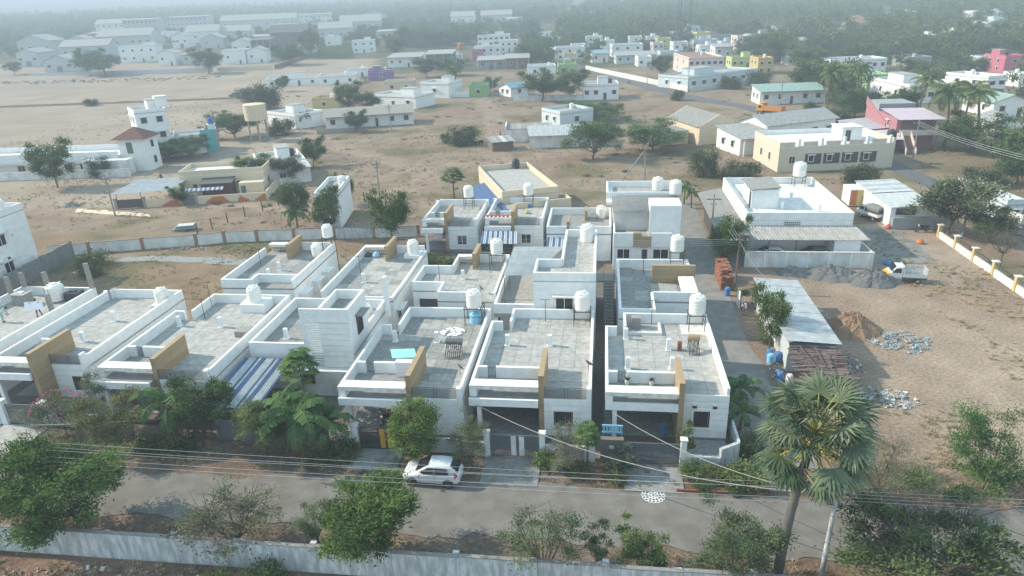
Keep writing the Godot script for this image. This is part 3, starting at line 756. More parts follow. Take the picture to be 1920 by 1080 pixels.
func stand(label, x0, x1, z0, z1, y0, y1):
	var t := thing("tank_stand", label, "tank stand", V((x0 + x1) / 2.0, y0, (z0 + z1) / 2.0), 0.0, "steel tank stands")
	for x in [x0, x1]:
		for z in [z0, z1]:
			bx(t, "leg", x - 0.03, y0, z - 0.03, x + 0.03, y1 - 0.06, z + 0.03, M["darksteel"])
	var f := MB.new()
	var c := V((x0 + x1) / 2.0, y1 - 0.03, (z0 + z1) / 2.0)
	var hx: float = (x1 - x0) / 2.0 + 0.04
	var hz: float = (z1 - z0) / 2.0 + 0.04
	for s in [-1.0, 1.0]:
		f.box(V(-hx, -0.03, s * hz - 0.03), V(hx, 0.03, s * hz + 0.03))
		f.box(V(s * hx - 0.03, -0.03, -hz), V(s * hx + 0.03, 0.03, hz))
	for i in 5:
		var xx := -hx + 2 * hx * (i + 0.5) / 5.0
		f.box(V(xx - 0.05, 0.0, -hz), V(xx + 0.05, 0.03, hz))
	part(t, "frame", f.done(), M["darksteel"], c)
	bx(t, "brace", x0, (y0 + y1) / 2.0, z1 - 0.02, x1, (y0 + y1) / 2.0 + 0.04, z1 + 0.02, M["darksteel"])
	bx(t, "brace", x1 - 0.02, (y0 + y1) / 2.0, z0, x1 + 0.02, (y0 + y1) / 2.0 + 0.04, z1, M["darksteel"])
	return t

func solar_heater(label, x0, x1, y, z, m, frame = "darksteel"):
	var t := thing("solar_heater", label, "solar heater", V((x0 + x1) / 2.0, y, z), 0.0, "solar water heaters")
	var b := MB.new()
	var L: float = (x1 - x0) / 2.0
	b.lathe([Vector2(0, -L), Vector2(0.22, -L), Vector2(0.26, -L + 0.05), Vector2(0.26, L - 0.05), Vector2(0.22, L), Vector2(0, L)], 20)
	part(t, "drum", b.done(), M[m], V((x0 + x1) / 2.0, y + 1.05, z - 0.35), V(0, 0, PI / 2.0))
	for x in [x0 + 0.1, x1 - 0.1]:
		tube_part(t, "leg", [V(x, y, z + 0.75), V(x, y + 0.9, z - 0.3)], [0.025, 0.025], M[frame], 4)
		tube_part(t, "leg", [V(x, y, z - 0.55), V(x, y + 0.85, z - 0.4)], [0.025, 0.025], M[frame], 4)
	tube_part(t, "brace", [V(x0 + 0.1, y, z - 0.55), V(x1 - 0.1, y + 0.8, z - 0.42)], [0.02, 0.02], M[frame], 4)
	tube_part(t, "brace", [V(x1 - 0.1, y, z - 0.55), V(x0 + 0.1, y + 0.8, z - 0.42)], [0.02, 0.02], M[frame], 4)
	for i in 8:
		var x: float = x0 + 0.12 + (x1 - x0 - 0.24) * i / 7.0
		tube_part(t, "glass_tube", [V(x, y + 0.12, z + 0.7), V(x, y + 0.85, z - 0.22)], [0.03, 0.03], M["glass"], 6)
	return t

func antenna(label, x, y, z, h):
	var t := thing("roof_pole", label, "pole", V(x, y, z), 0.0, "roof clothes line poles")
	tube_part(t, "upright", [V(x, y, z), V(x, y + h, z)], [0.03, 0.025], M["darksteel"], 5)
	bx(t, "crossbar", x - 0.4, y + h, z - 0.02, x + 0.4, y + h + 0.04, z + 0.02, M["darksteel"])

func dish(label, x, y, z, turn):
	var t := thing("satellite_dish", label, "satellite dish", V(x, y, z), turn, "roof dishes", true)
	var b := MB.new()
	b.lathe([Vector2(0, 0), Vector2(0.15, 0.02), Vector2(0.28, 0.07), Vector2(0.36, 0.13)], 14)
	part(t, "reflector", b.done(), M["steel"], V(0, 0.55, 0), V(0, 0, -0.9))
	tube_part(t, "mast", [V(0, 0, 0), V(0, 0.55, 0)], [0.02, 0.02], M["darksteel"], 5)
	tube_part(t, "feed_arm", [V(0, 0.4, 0), V(0.42, 0.7, 0)], [0.012, 0.012], M["darksteel"], 4)

# ---------- the repeated house of the colony
func row_house(label, x0, x1, zb, zf, px, pz0, o := {}):
	# x0..x1 width, zb back, zf facade front, px left face of ochre slab wall, pz0 its back end
	var roof := 3.35
	var par := 4.25
	var t := thing("house", label, "house", V((x0 + x1) / 2.0, 0, (zb + zf) / 2.0), 0.0, "flat roofed houses of the colony")
	var pw := 0.36
	var lip: float = o.get("lip", zf + 0.6)
	var pzf: float = o.get("pzf", zf + 0.4)
	var nx: float = o.get("nx", 1.5)
	var nd: float = o.get("nd", 2.6)
	var porch_back = zf - 4.4
	# body
	bx(t, "plinth", x0 - 0.05, -0.2, zb - 0.05, x1 + 0.05, 0.28, zf + 0.06, M["conc3"])
	bx(t, "porch_floor", x0, -0.2, zf + 0.06, px, 0.22, lip + 0.3, M["porch"])
	var W = M["white"]
	bx(t, "wall", px + pw, 0.28, zb, x1, 3.2, zf, W)
	bx(t, "rear_wall", x0 + nx, 0.28, zb, px, 3.2, zb + nd, W)
	bx(t, "rear_wall", x0, 0.28, zb + nd, px, 3.2, porch_back, W)
	bx(t, "inner_wall", px, 0.28, porch_back - 6.0, px + pw, 3.2, pz0, W)
	bx(t, "roof_slab", x0, 3.2, zb + nd, x1, roof, porch_back, M["conc"])
	bx(t, "roof_slab", x0 + nx, 3.2, zb, x1, roof, zb + nd, M["conc"])
	bx(t, "roof_slab", px + pw, 3.2, porch_back, x1, roof, zf, M["conc"])
	bx(t, "porch_slab", x0, 3.0, porch_back, px, roof, lip - 0.18, M["conc3"])
	bx(t, "beam", x0, 2.85, lip - 0.18, px, roof + 0.07, lip, W)
	bx(t, "porch_column", x0 + 0.5, 0.22, lip - 0.5, x0 + 0.8, 3.0, lip - 0.2, W)
	# porch back wall with door and window
	var dx = (x0 + px) / 2.0
	var dr := bx(t, "door", px - 1.5, 0.28, porch_back, px - 0.5, 2.4, porch_back + 0.05, M["wood"])
	bx(dr, "handle", px - 0.65, 1.2, porch_back + 0.05, px - 0.6, 1.35, porch_back + 0.1, M["steel"])
	window(t, x0 + 0.9, x0 + 2.2, 1.0, 2.3, porch_back, "wood", 2)
	# ochre slab wall
	panel_wall(t, px, px + pw, pz0, pzf, 0.0 if not o.get("short", false) else roof, 5.1, 9)
	# pergola band over the porch
	var b0: float = o.get("b0", zf - 0.75)
	var b1: float = o.get("b1", zf + 0.2)
	bx(t, "pergola_beam", x0, 3.95, b0, px, par, b1, M["cap"])
	bx(t, "pergola_post", x0, roof, b0 + 0.02, x0 + 0.5, 3.95, b1 - 0.03, W)
	# parapets
	bx(t, "parapet", x0, roof, zb + nd, x0 + 0.2, par, b0, W)
	bx(t, "parapet", x1 - 0.2, roof, zb, x1, par, zf + 0.02, W)
	bx(t, "parapet", x0 + nx, roof, zb, x1 - 0.2, par, zb + 0.2, W)
	bx(t, "parapet", x0 + nx, roof, zb + 0.2, x0 + nx + 0.2, par, zb + nd, W)
	bx(t, "parapet", x0 + 0.2, roof, zb + nd, x0 + nx - 0.55, par, zb + nd + 0.2, W)
	var ip: float = o.get("ip", zf - 2.7)
	bx(t, "parapet", x0 + 1.5, roof, ip, px, par, ip + 0.25, W)
	if o.get("gate", true):
		bx(t, "parapet", x0 + 0.2, roof, ip, x0 + 0.85, par, ip + 0.25, W)
		bars_x(t, x0 + 0.87, x0 + 1.48, roof, par - 0.05, ip + 0.12, 6)
	# front of the room
	var hole: Array = o.get("hole", [])
	facade(t, px + pw, x1, 0.3, roof - 0.05 if o.get("rail", true) else roof + 0.35, zf, 0.09, 6 if o.get("rail", true) else 7, hole)
	if hole.size() == 4: window(t, hole[0] + 0.01, hole[1] - 0.01, hole[2] + 0.01, hole[3] - 0.01, zf + 0.003, o.get("wf", "wood"), 2, 1.0, 0.12)
	if hole.size() == 4:
		# plaster surround
		var e := 0.16
		bx(t, "window_surround", hole[0] - e, hole[3], zf + 0.09, hole[1] + e, hole[3] + e, zf + 0.15, W)
		bx(t, "window_surround", hole[0] - e, hole[2] - e, zf + 0.09, hole[1] + e, hole[2], zf + 0.15, W)
		bx(t, "window_surround", hole[0] - e, hole[2], zf + 0.09, hole[0], hole[3], zf + 0.15, W)
		bx(t, "window_surround", hole[1], hole[2], zf + 0.09, hole[1] + e, hole[3], zf + 0.15, W)
	if o.get("rail", true):
		railing(t, px + pw, x1 - 0.2, roof, par - 0.06, zf + 0.05, 8)
		bx(t, "parapet_end", x1 - 0.32, roof, zf + 0.02, x1, par + 0.12, zf + 0.42, W)
	else:
		for vx in [px + 1.2, x1 - 0.9]:
			var v := bx(t, "vent_hood", vx - 0.2, 2.92, zf + 0.09, vx + 0.2, 3.0, zf + 0.22, M["cap"])
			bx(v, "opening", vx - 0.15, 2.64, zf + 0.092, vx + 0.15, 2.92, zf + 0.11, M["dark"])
	# roof finish
	var ms: Array = o.get("roofms", ["conc", "conc", "conc2"])
	if o.get("tiles", true):
		tiles(t, x0 + 0.22, px, zb + nd + 0.22, ip, roof, 1.05, ms)
		tiles(t, px, x1 - 0.22, zb + 0.22, zf - 2.2 if o.get("rail", true) else zf - 0.05, roof, 1.05, ms)
		tiles(t, x0 + nx + 0.22, px, zb + 0.22, zb + nd + 0.2, roof, 1.05, ms)
	for s in o.get("stubs", []): stub(t, s[0], roof + 0.03, s[1])
	return t

func gate(label, x0, x1, y1, z, plates := [], pm = "cap", fm = "gate"):
	var t := thing("sliding_gate", label, "gate", V((x0 + x1) / 2.0, 0, z), 0.0, "steel house gates")
	bx(t, "bottom_rail", x0, 0.05, z - 0.03, x1, 0.13, z + 0.03, M[fm])
	bx(t, "top_rail", x0, y1 - 0.08, z - 0.03, x1, y1, z + 0.03, M[fm])
	for x in [x0, (x0 + x1) / 2.0 - 0.04, x1 - 0.08]: bx(t, "stile", x, 0.13, z - 0.03, x + 0.08, y1 - 0.08, z + 0.03, M[fm])
	var b := MB.new()
	var n := 15
	for i in n:
		var y: float = 0.16 + (y1 - 0.28) * i / n
		b.obox(V(0, y + 0.04, 0), V((x1 - x0) / 2.0 - 0.08, 0, 0), V(0, 0.036, 0.012), V(0, -0.003, 0.008))
	var s := part(t, "slats", b.done(), M[fm], V((x0 + x1) / 2.0, 0, z))
	s.set_meta("kind", "stuff")
	for q in plates: bx(t, "plate", q[0], 0.13, z + 0.03, q[1], y1 - 0.08, z + 0.05, M[pm])
	return t

func pillar(p, x, z, h, m = "white", s = 0.18):
	var q := bx(p, "pillar", x - s, -0.1, z - s, x + s, h, z + s, M[m])
	bx(q, "cap", x - s - 0.06, h, z - s - 0.06, x + s + 0.06, h + 0.09, z + s + 0.06, M["cap"])

# ---------- front row and the rows behind it
func front_row():
	row_house("white house with silver solar heater and turquoise tank cover, behind black and yellow gate", -18.2, -9.4, -53.4, -40.1, -13.35, -44.4,
		{"lip": -39.45, "b0": -40.6, "b1": -39.65, "ip": -43.45, "pzf": -40.0, "roofms": ["conc3", "conc3", "conc"], "stubs": [[-16.6, -48.4], [-13.1, -48.4]], "nd": 3.6})
	row_house("white house with squared roof paving behind the grey gate with two white plates", -8.95, -0.5, -53.5, -40.6, -4.12, -44.6,
		{"hole": [-3.1, -1.75, 1.15, 2.35], "pzf": -40.5, "stubs": [[-7.3, -48.2], [-3.9, -48.3]], "roofms": ["conc2", "conc2", "conc"]})
	row_house("white corner house with facade vents and blue chair on its porch, beside the side lane", 0.45, 8.75, -53.0, -41.1, 5.3, -43.7,
		{"hole": [6.45, 7.55, 1.15, 2.45], "rail": false, "lip": -40.1, "b0": -41.05, "b1": -40.1, "ip": -43.15, "pzf": -40.1, "stubs": [[2.1, -49.8], [5.3, -48.1], [2.1, -44.95], [5.3, -45.1]], "roofms": ["conc2", "conc", "conc2"]})
	row_house("white house with ochre slab wall and leafy front garden, left of the blue striped awning", -37.9, -28.75, -55.6, -41.4, -33.35, -45.4,
		{"lip": -40.5, "b0": -42.25, "b1": -41.25, "ip": -44.9, "pzf": -41.3, "stubs": [[-36.8, -50.3], [-32.9, -50.3]], "roofms": ["conc2", "conc2", "conc"], "nd": 3.9})
	var l1 = row_house("white house with tall ochre slab wall behind the plain grey gate at left", -47.7, -40.1, -56.4, -43.2, -43.85, -45.9,
		{"lip": -41.25, "b0": -42.5, "b1": -41.55, "ip": -45.8, "pzf": -41.5, "stubs": [[-43.6, -51.0], [-43.5, -46.9]], "roofms": ["conc2", "conc2", "conc"], "gate": false, "nx": 0.21, "nd": 0.4, "hole": [-42.0, -41.1, 1.0, 2.3]})
	bx(l1, "low_parapet", -40.3, 3.35, -43.0, -40.1, 4.6, -42.5, M["white"])
	# curtain wall at left edge: house with bare columns
	var l0 := thing("house", "white house with bare concrete columns round its flat roof at left edge", "house", V(-54, 0, -50), 0.0, "flat roofed houses of the colony")
	bx(l0, "wall", -57.6, -0.2, -56.7, -49.5, 3.2, -42.0, M["white"])
	bx(l0, "roof_slab", -57.6, 3.2, -56.7, -49.5, 3.35, -42.0, M["conc2"])
	ring_boxes(l0, "parapet", -57.6, -49.5, -56.7, -42.0, 3.35, 4.25, 0.2, "white")
	tiles(l0, -57.4, -49.7, -56.5, -42.2, 3.35, 1.25, ["conc2", "conc2", "conc"])
	for q in [[-57.3, -55.0, 4.25, 1.7], [-57.2, -56.6, 4.25, 1.5], [-49.7, -56.5, 4.25, 2.6], [-54.6, -56.6, 4.25, 1.6], [-51.4, -52.9, 3.38, 1.7], [-52.2, -47.0, 3.38, 1.5]]:
		var s := bx(l0, "bare_column", q[0] - 0.17, q[2], q[1] - 0.17, q[0] + 0.17, q[2] + q[3], q[1] + 0.17, M["conc_raw"])
		for k in 4: bx(s, "rebar", q[0] - 0.1 + 0.2 * (k % 2), q[2] + q[3], q[1] - 0.1 + 0.2 * int(k / 2.0), q[0] - 0.08 + 0.2 * (k % 2), q[2] + q[3] + 0.6, q[1] - 0.08 + 0.2 * int(k / 2.0), M["darksteel"])
	var wb := thing("cistern", "square grey concrete cistern on the roof at left edge", "cistern", V(-55.5, 3.38, -54.3))
	bx(wb, "wall", -56.2, 3.38, -54.9, -54.9, 4.5, -53.8, M["conc_raw"])
	bx(wb, "cover", -56.3, 4.5, -55.0, -54.8, 4.58, -53.7, M["conc2"])
	bx(wb, "hatch", -55.8, 4.58, -54.6, -55.3, 4.66, -54.1, M["cap"])
	tank("fat white water tank behind the person on the left edge roof", V(-52.7, 3.5, -55.3), 0.8, 1.7)
	var bt := thing("plastic_tank", "square black plastic tank beside the white tank at left", "water tank", V(-50.9, 3.38, -55.5))
	bx(bt, "body", -51.6, 3.38, -56.1, -50.3, 4.3, -54.9, M["blacktank"])
	bx(bt, "rib", -51.63, 3.8, -56.13, -50.27, 3.9, -54.87, M["blacktank"])
	bx(bt, "lid", -51.2, 4.3, -55.7, -50.7, 4.4, -55.3, M["blacktank"])
	# unfinished house with stair tower and striped awning
	var l3 := thing("house", "white house with slatted stair tower and blue striped awning", "house", V(-24, 0, -50), 0.0, "flat roofed houses of the colony")
	bx(l3, "wall", -28.0, -0.2, -55.0, -19.3, 3.2, -46.1, M["white"])
	bx(l3, "roof_slab", -28.0, 3.2, -55.0, -19.3, 3.35, -46.1, M["conc3"])
	for q in [[-28.0, -46.1, -23.3, -45.9], [-28.0, -55.0, -19.3, -54.8], [-28.0, -54.8, -27.8, -46.1], [-19.5, -54.8, -19.3, -50.0]]:
		bx(l3, "parapet", q[0], 3.35 if q[3] < -46.0 else 2.9, q[1], q[2], 4.25, q[3], M["white"])
	tiles(l3, -27.8, -23.4, -54.7, -46.2, 3.35, 1.3, ["conc3", "conc3", "conc"])
	# stair tower flush with the front
	bx(l3, "tower_wall", -19.5, 3.35, -50.0, -19.3, 7.3, -46.1, M["white"])
	bx(l3, "tower_wall", -21.8, 3.35, -49.8, -21.6, 7.3, -46.1, M["white"])
	bx(l3, "tower_wall", -21.8, 3.35, -50.0, -19.5, 7.3, -49.8, M["white"])
	bx(l3, "tower_floor", -21.6, 6.3, -49.8, -19.5, 6.5, -46.1, M["conc3"])
	bx(l3, "tower_front", -23.3, 6.2, -46.1, -19.3, 7.3, -45.9, M["white"])
	bx(l3, "tower_front", -23.3, 2.2, -46.1, -22.85, 6.2, -45.9, M["white"])
	bx(l3, "tower_front", -21.8, 2.2, -46.1, -19.3, 6.2, -45.9, M["white"])
	bx(l3, "front_room", -24.1, -0.1, -46.1, -19.35, 2.2, -45.2, M["white2"])
	facade(l3, -21.78, -19.32, 2.25, 6.15, -45.898, 0.06, 8, [])
	for i in 19: bx(l3, "slat", -22.85, 2.4 + i * 0.2, -46.06, -21.8, 2.5 + i * 0.2, -45.94, M["white"])
	for i in 4: bx(l3, "emblem_block", -22.9 + i * 0.82, 6.75, -45.9, -22.65 + i * 0.82, 7.0, -45.86, M["white"])
	bx(l3, "ledge", -21.8, 6.2, -45.9, -19.35, 6.24, -45.8, M["cap"])
	window(l3, -23.5, -22.5, 1.1, 1.95, -45.2, "wood", 1)
	window_x(l3, -48.6, -47.4, 4.4, 6.0, -19.3, 1.0, "darksteel", 2)
	bx(l3, "window_hood", -19.3, 6.15, -48.8, -18.6, 6.23, -47.2, M["conc3"])
	stub(l3, -26.0, 3.38, -48.4)
	bx(l3, "chimney_fin", -18.9, 3.2, -53.9, -18.6, 7.0, -53.3, M["white"])
	bx(l3, "chimney_fin", -19.25, 3.2, -54.75, -18.92, 5.2, -54.4, M["white"])
	tank("white water tank beside the stair tower", V(-20.3, 3.4, -52.2), 0.6, 1.5)
	var aw := thing("awning", "blue and white striped sheet awning over the dark garage", "awning", V(-26.2, 0, -42))
	sheets(aw, V(-28.3, 3.1, -45.5), V(-24.1, 3.1, -45.5), V(-24.1, 2.66, -38.9), V(-28.3, 2.66, -38.9), 20, 1, 0.035, ["bluesheet", "bluesheet", "palesheet", "palesheet", "palesheet", "bluesheet", "palesheet"])
	for x in [-28.2, -26.2, -24.2]: tube_part(aw, "post", [V(x, 0, -39.2), V(x, 2.6, -39.2)], [0.04, 0.04], M["darksteel"], 6)
	for z in [-39.2, -42.2, -45.2]: bx(aw, "purlin", -28.3, 2.62 + (-39.2 - z) * 0.066 - 0.06, z - 0.03, -24.1, 2.62 + (-39.2 - z) * 0.066, z + 0.03, M["darksteel"])
	# carport under awning: dark shutter
	var gs := thing("roller_shutter", "dark blue steel gate under the striped awning", "gate", V(-25.8, 0, -38.6))
	bx(gs, "leaf_panel", -27.4, 0.1, -38.65, -25.9, 1.8, -38.6, M["gate"])
	bx(gs, "leaf_panel", -25.85, 0.1, -38.65, -24.3, 1.8, -38.6, M["gate"])
	# roof things of the front row
	tank("white water tank on the roof corner above the left grey gate house", V(-41.2, 3.6, -54.8))
	bxt("tank_plinth", "white masonry plinth under the tank of the left grey gate house", "plinth", -42.0, 3.38, -55.6, -40.35, 3.6, -54.0, "cap")
	tank("white water tank on a white plinth beside the striped awning house", V(-31.5, 4.2, -54.2))
	bxt("tank_plinth", "tall white masonry plinth against the roof parapet", "plinth", -32.6, 3.38, -55.2, -30.3, 4.2, -53.3, "white")
	bxt("roof_kerb", "small raised concrete hatch on the pale tiled roof", "hatch", -30.6, 3.38, -49.6, -29.5, 3.9, -48.4, "conc_raw")
	stand("steel stand with blue barrel under it, on black gate house", -11.4, -9.9, -53.0, -51.7, 3.38, 4.9)
	tank("white water tank on steel stand of the black and yellow gate house", V(-10.65, 4.9, -52.35), 0.65, 1.5)
	tank("blue barrel lying under a steel tank stand", V(-10.6, 3.38, -52.35), 0.5, 0.95, "lightblue", "")
	stand("steel stand on the roof with squared paving", -2.15, -0.8, -53.1, -51.9, 3.38, 4.75)
	tank("white water tank on steel stand above the squared roof paving", V(-1.45, 4.75, -52.5), 0.65, 1.55)
	stand("steel stand crowded with pipes on the corner house", 7.2, 8.45, -52.6, -51.4, 3.4, 4.8)
	tank("white water tank on steel stand of the corner house", V(7.85, 4.8, -52.0), 0.66, 1.6)
	bxt("tank_plinth", "white kerbed plinth below the corner house tank stand", "plinth", 6.6, 3.35, -52.75, 8.54, 3.4, -50.9, "cap")
	solar_heater("silver solar water heater on the grey roof", -11.95, -10.6, 3.38, -46.3, "steel")
	solar_heater("ochre solar water heater on the corner house roof", 6.7, 7.65, 3.38, -47.9, "ochre2")
	bxt("brick_pier", "small red brick pier beside the ochre solar heater", "pier", 6.0, 3.38, -48.3, 6.3, 4.1, -48.0, "brick")
	bxt("roof_box", "grey concrete box on the corner house roof", "box", 2.6, 3.38, -52.4, 3.35, 4.35, -51.7, "conc_raw")
	var kb := thing("roof_kerb", "low white kerb round a wet patch on the corner house roof", "kerb", V(3.6, 3.38, -51))
	bx(kb, "kerb", 2.3, 3.38, -50.75, 5.0, 3.62, -50.55, M["cap"])
	bx(kb, "kerb", 4.8, 3.38, -52.6, 5.0, 3.62, -50.75, M["cap"])
	var cv := thing("turquoise_cover", "turquoise sheet leaning on an ochre wall over a draped bench", "cover", V(-14.2, 3.38, -43.6))
	var cb := MB.new()
	cb.obox(V(0, 0, 0), V(0.95, 0.06, 0), V(-0.002, 0.02, 0), V(0.25, 0, 0.62))
	part(cv, "sheet", cb.done(), M["turq"], V(-14.55, 4.72, -43.9), V(0.05, 0, 0.0))
	bx(cv, "drape", -14.9, 3.38, -43.5, -13.5, 4.6, -42.7, M["cloth"])
	antenna("thin pole with crossbar at the back parapet of the squared roof", -4.6, 3.38, -52.8, 2.0)
	antenna("thin roof pole behind the corner house parapet", 4.3, 3.38, -52.6, 2.2)
	antenna("thin pole on the pale tiled roof", -36.2, 3.38, -54.6, 2.4)
	antenna("short pole on the pale tiled roof", -35.4, 3.38, -52.0, 1.8)
	dish("grey dish on the parapet of the squared roof house", -0.75, 4.25, -42.9, 0.8)
	dish("grey dish beside the solar heater", -10.2, 3.38, -43.4, 0.6)
	for q in [[2.0, -42.7, "white flower pot on the corner house terrace"], [3.7, -42.75, "small planter box on the corner house terrace"]]:
		var fp := thing("flower_pot", q[2], "pot", V(q[0], 3.35, q[1]), 0.0, "terrace pots", true)
		var b := MB.new()
		b.lathe([Vector2(0, 0), Vector2(0.14, 0), Vector2(0.2, 0.34), Vector2(0.22, 0.36), Vector2(0.17, 0.34), Vector2(0, 0.3)], 12)
		part(fp, "pot", b.done(), M["cap"])
		var l := MB.new()
		for i in 30:
			var d := V(rnd(-1, 1), rnd(0.2, 1.2), rnd(-1, 1)).normalized()
			l.leaf(V(0, 0.32, 0), d, d.cross(Vector3.UP).normalized(), rnd(0.2, 0.4), 0.04, Color(0.07, 0.11, 0.04))
		part(fp, "plant", l.done(), M["leaf"])
	# heap of white tile chips on the solar heater roof
	var ch := MB.new()
	for i in 90:
		var a := rnd(0, TAU)
		var r := sqrt(rng.randf()) * 0.8
		ch.obox(V(cos(a) * r * 1.3, 0.03 + 0.1 * (1.0 - r) * rng.randf(), sin(a) * r), V(rnd(0.05, 0.13), rnd(-0.02, 0.02), 0), V(0, 0.012, 0), V(0, 0, rnd(0.04, 0.11)))
	meta(part(self, "tile_chips", ch.done(), M["chalk"], V(-12.2, 3.4, -50.3)), "scatter of white tile chips on the grey roof", "rubble", "", "stuff")

func bxt(n, label, cat, x0, y0, z0, x1, y1, z1, m):
	var o := bx(self, numbered(n), x0, y0, z0, x1, y1, z1, M[m])
	return meta(o, label, cat)

func compound():
	# gates, gate pillars and front walls
	gate("grey slatted gate with two white plates", -7.25, -3.95, 1.75, -38.3, [[-5.85, -5.5], [-5.3, -4.95]])
	gate("grey slatted gate of the corner house with chalk drawing before it", 1.9, 5.3, 1.65, -38.2)
	gate("black gate with two yellow plates", -16.6, -13.8, 1.75, -38.5, [[-15.1, -14.75], [-14.55, -14.2]], "truckyellow", "dark")
	gate("plain grey gate between white capped pillars at left", -45.1, -42.2, 1.75, -39.6)
	gate("dark gate half hidden by garden shrubs at left", -37.2, -34.0, 1.7, -38.6, [], "cap", "dark")
	var w := thing("compound_wall", "white front wall and gate pillars of the squared roof house", "wall", V(-5, 0, -38.3), 0.0, "front walls of the colony")
	pillar(w, -3.72, -38.3, 2.0)
	pillar(w, -7.5, -38.3, 1.9)
	bx(w, "wall", -9.2, -0.1, -38.4, -7.7, 1.1, -38.2, M["white2"])
	bx(w, "wall", -3.52, -0.1, -38.4, -0.9, 1.1, -38.2, M["white2"])
	bx(w, "wall", -0.9, -0.1, -38.6, -0.2, 1.9, -38.1, M["white"])
	var w2 := thing("compound_wall", "white front wall, stone pier and angled yard wall of the corner house", "wall", V(5, 0, -38.6), 0.0, "front walls of the colony")
	pillar(w2, 5.55, -38.2, 2.0)
	bx(w2, "stone_pier", 0.15, -0.1, -38.9, 1.7, 1.55, -38.5, M["stone"])
	bx(w2, "letter_niche", 0.75, 0.85, -38.5, 1.05, 1.1, -38.48, M["cap"])
	bx(w2, "wall", 5.75, -0.1, -38.3, 7.9, 0.75, -38.1, M["white2"])
	var yw := MB.new()
	yw.obox(V(8.55, 0.65, -38.65), V(0.65, 0, -0.42), V(0, 0.75, 0), V(0.06, 0, 0.1))
	yw.obox(V(9.22, 0.65, -42.3), V(0.08, 0, 0), V(0, 0.75, 0), V(0, 0, 3.2))
	part(w2, "yard_wall", yw.done(), M["oldwall"])
	off[w2.get_child(w2.get_child_count() - 1)] = Vector3.ZERO
	w2.get_child(w2.get_child_count() - 1).position = -w2.position
	bx(w2, "yard_floor", 5.75, -0.05, -41.0, 8.7, 0.15, -38.3, M["conc3"])
	var lb := thing("blue_fence", "light blue slatted fence panel above the stone pier", "fence", V(0.9, 1.55, -39.4))
	bx(lb, "top_rail", 0.25, 2.0, -39.45, 1.65, 2.12, -39.35, M["lightblue"])
	bx(lb, "bottom_rail", 0.25, 1.5, -39.45, 1.65, 1.58, -39.35, M["lightblue"])
	for i in 6: bx(lb, "slat", 0.3 + i * 0.23, 1.58, -39.42, 0.44 + i * 0.23, 2.0, -39.38, M["lightblue"])
	for x in [0.3, 1.55]: bx(lb, "post", x, 0.0, -39.44, x + 0.06, 1.5, -39.38, M["lightblue"])
	var w3 := thing("compound_wall", "white front wall and pillars of the black gate house", "wall", V(-13, 0, -38.5), 0.0, "front walls of the colony")
	pillar(w3, -16.85, -38.5, 1.9)
	pillar(w3, -13.55, -38.5, 1.9)
	bx(w3, "wall", -13.35, -0.1, -38.6, -9.5, 1.1, -38.4, M["white2"])
	bx(w3, "wall", -18.2, -0.1, -38.6, -17.05, 1.1, -38.4, M["white2"])
	var w4 := thing("compound_wall", "two white capped gate pillars and low wall at left", "wall", V(-43, 0, -39.6), 0.0, "front walls of the colony")
	pillar(w4, -45.4, -39.6, 2.0, "white", 0.22)
	pillar(w4, -41.85, -39.6, 2.0, "white", 0.22)
	bx(w4, "wall", -41.6, -0.1, -39.7, -37.5, 1.1, -39.5, M["white2"])
	bx(w4, "wall", -49.5, -0.1, -39.7, -45.65, 1.1, -39.5, M["white2"])
	# paved aprons before the gates
	for q in [[-7.6, -3.8, -38.2, -35.2, "paver"], [1.7, 5.4, -38.1, -35.3, "conc3"], [-17.0, -13.4, -38.4, -36.0, "conc3"], [-45.4, -41.6, -39.4, -35.5, "conc2"]]:
		var d := bx(self, numbered("driveway"), q[0], -0.1, q[2], q[1], 0.05, q[3], M[q[4]])
		meta(d, "", "", "", "structure")
	# chalk drawing on the street
	var k := thing("chalk_drawing", "white chalk floor drawing on the street before the corner house", "chalk drawing", V(3.45, 0.03, -35.0), 0.0, "", true)
	for r in [[0.2, 8], [0.42, 12], [0.62, 16]]:
		var b := MB.new()
		for i in r[1]:
			var a: float = TAU * i / r[1]
			var c := V(cos(a) * r[0], 0, sin(a) * r[0])
			for j in 10:
				var t0 := TAU * j / 10.0
				var t1 := TAU * (j + 1) / 10.0
				var q := 0.13
				b.quad(c + V(cos(t0), 0, sin(t0)) * q, c + V(cos(t1), 0, sin(t1)) * q, c + V(cos(t1), 0, sin(t1)) * (q - 0.04), c + V(cos(t0), 0, sin(t0)) * (q - 0.04))
		part(k, "loop_ring", b.done(), M["chalk"])
	# blue plastic chair on the corner porch
	chair("blue plastic armchair on the corner house porch", V(4.5, 0.22, -41.0), 0.3)
	# front street wall
	var fw := thing("boundary_wall", "weathered blue grey boundary wall along the near side of the street", "wall", V(-20, 0, -27.2))
	var x := -48.0
	var i := 0
	while x < 20.0:
		var L := rnd(3.6, 4.4)
		var h := 1.75 + rnd(-0.04, 0.04)
		bx(fw, "wall_bay", x, -0.3, -27.3, x + L - 0.02, h, -27.1, M["oldwall"])
		bx(fw, "coping", x, h, -27.33, x + L - 0.02, h + 0.05, -27.08, M["oldcap"])
		bx(fw, "pier", x + L - 0.4, -0.3, -27.55, x + L - 0.05, h - 0.1 + 0.2 * (i % 2), -27.34, M["oldwall"])
		x += L
		i += 1

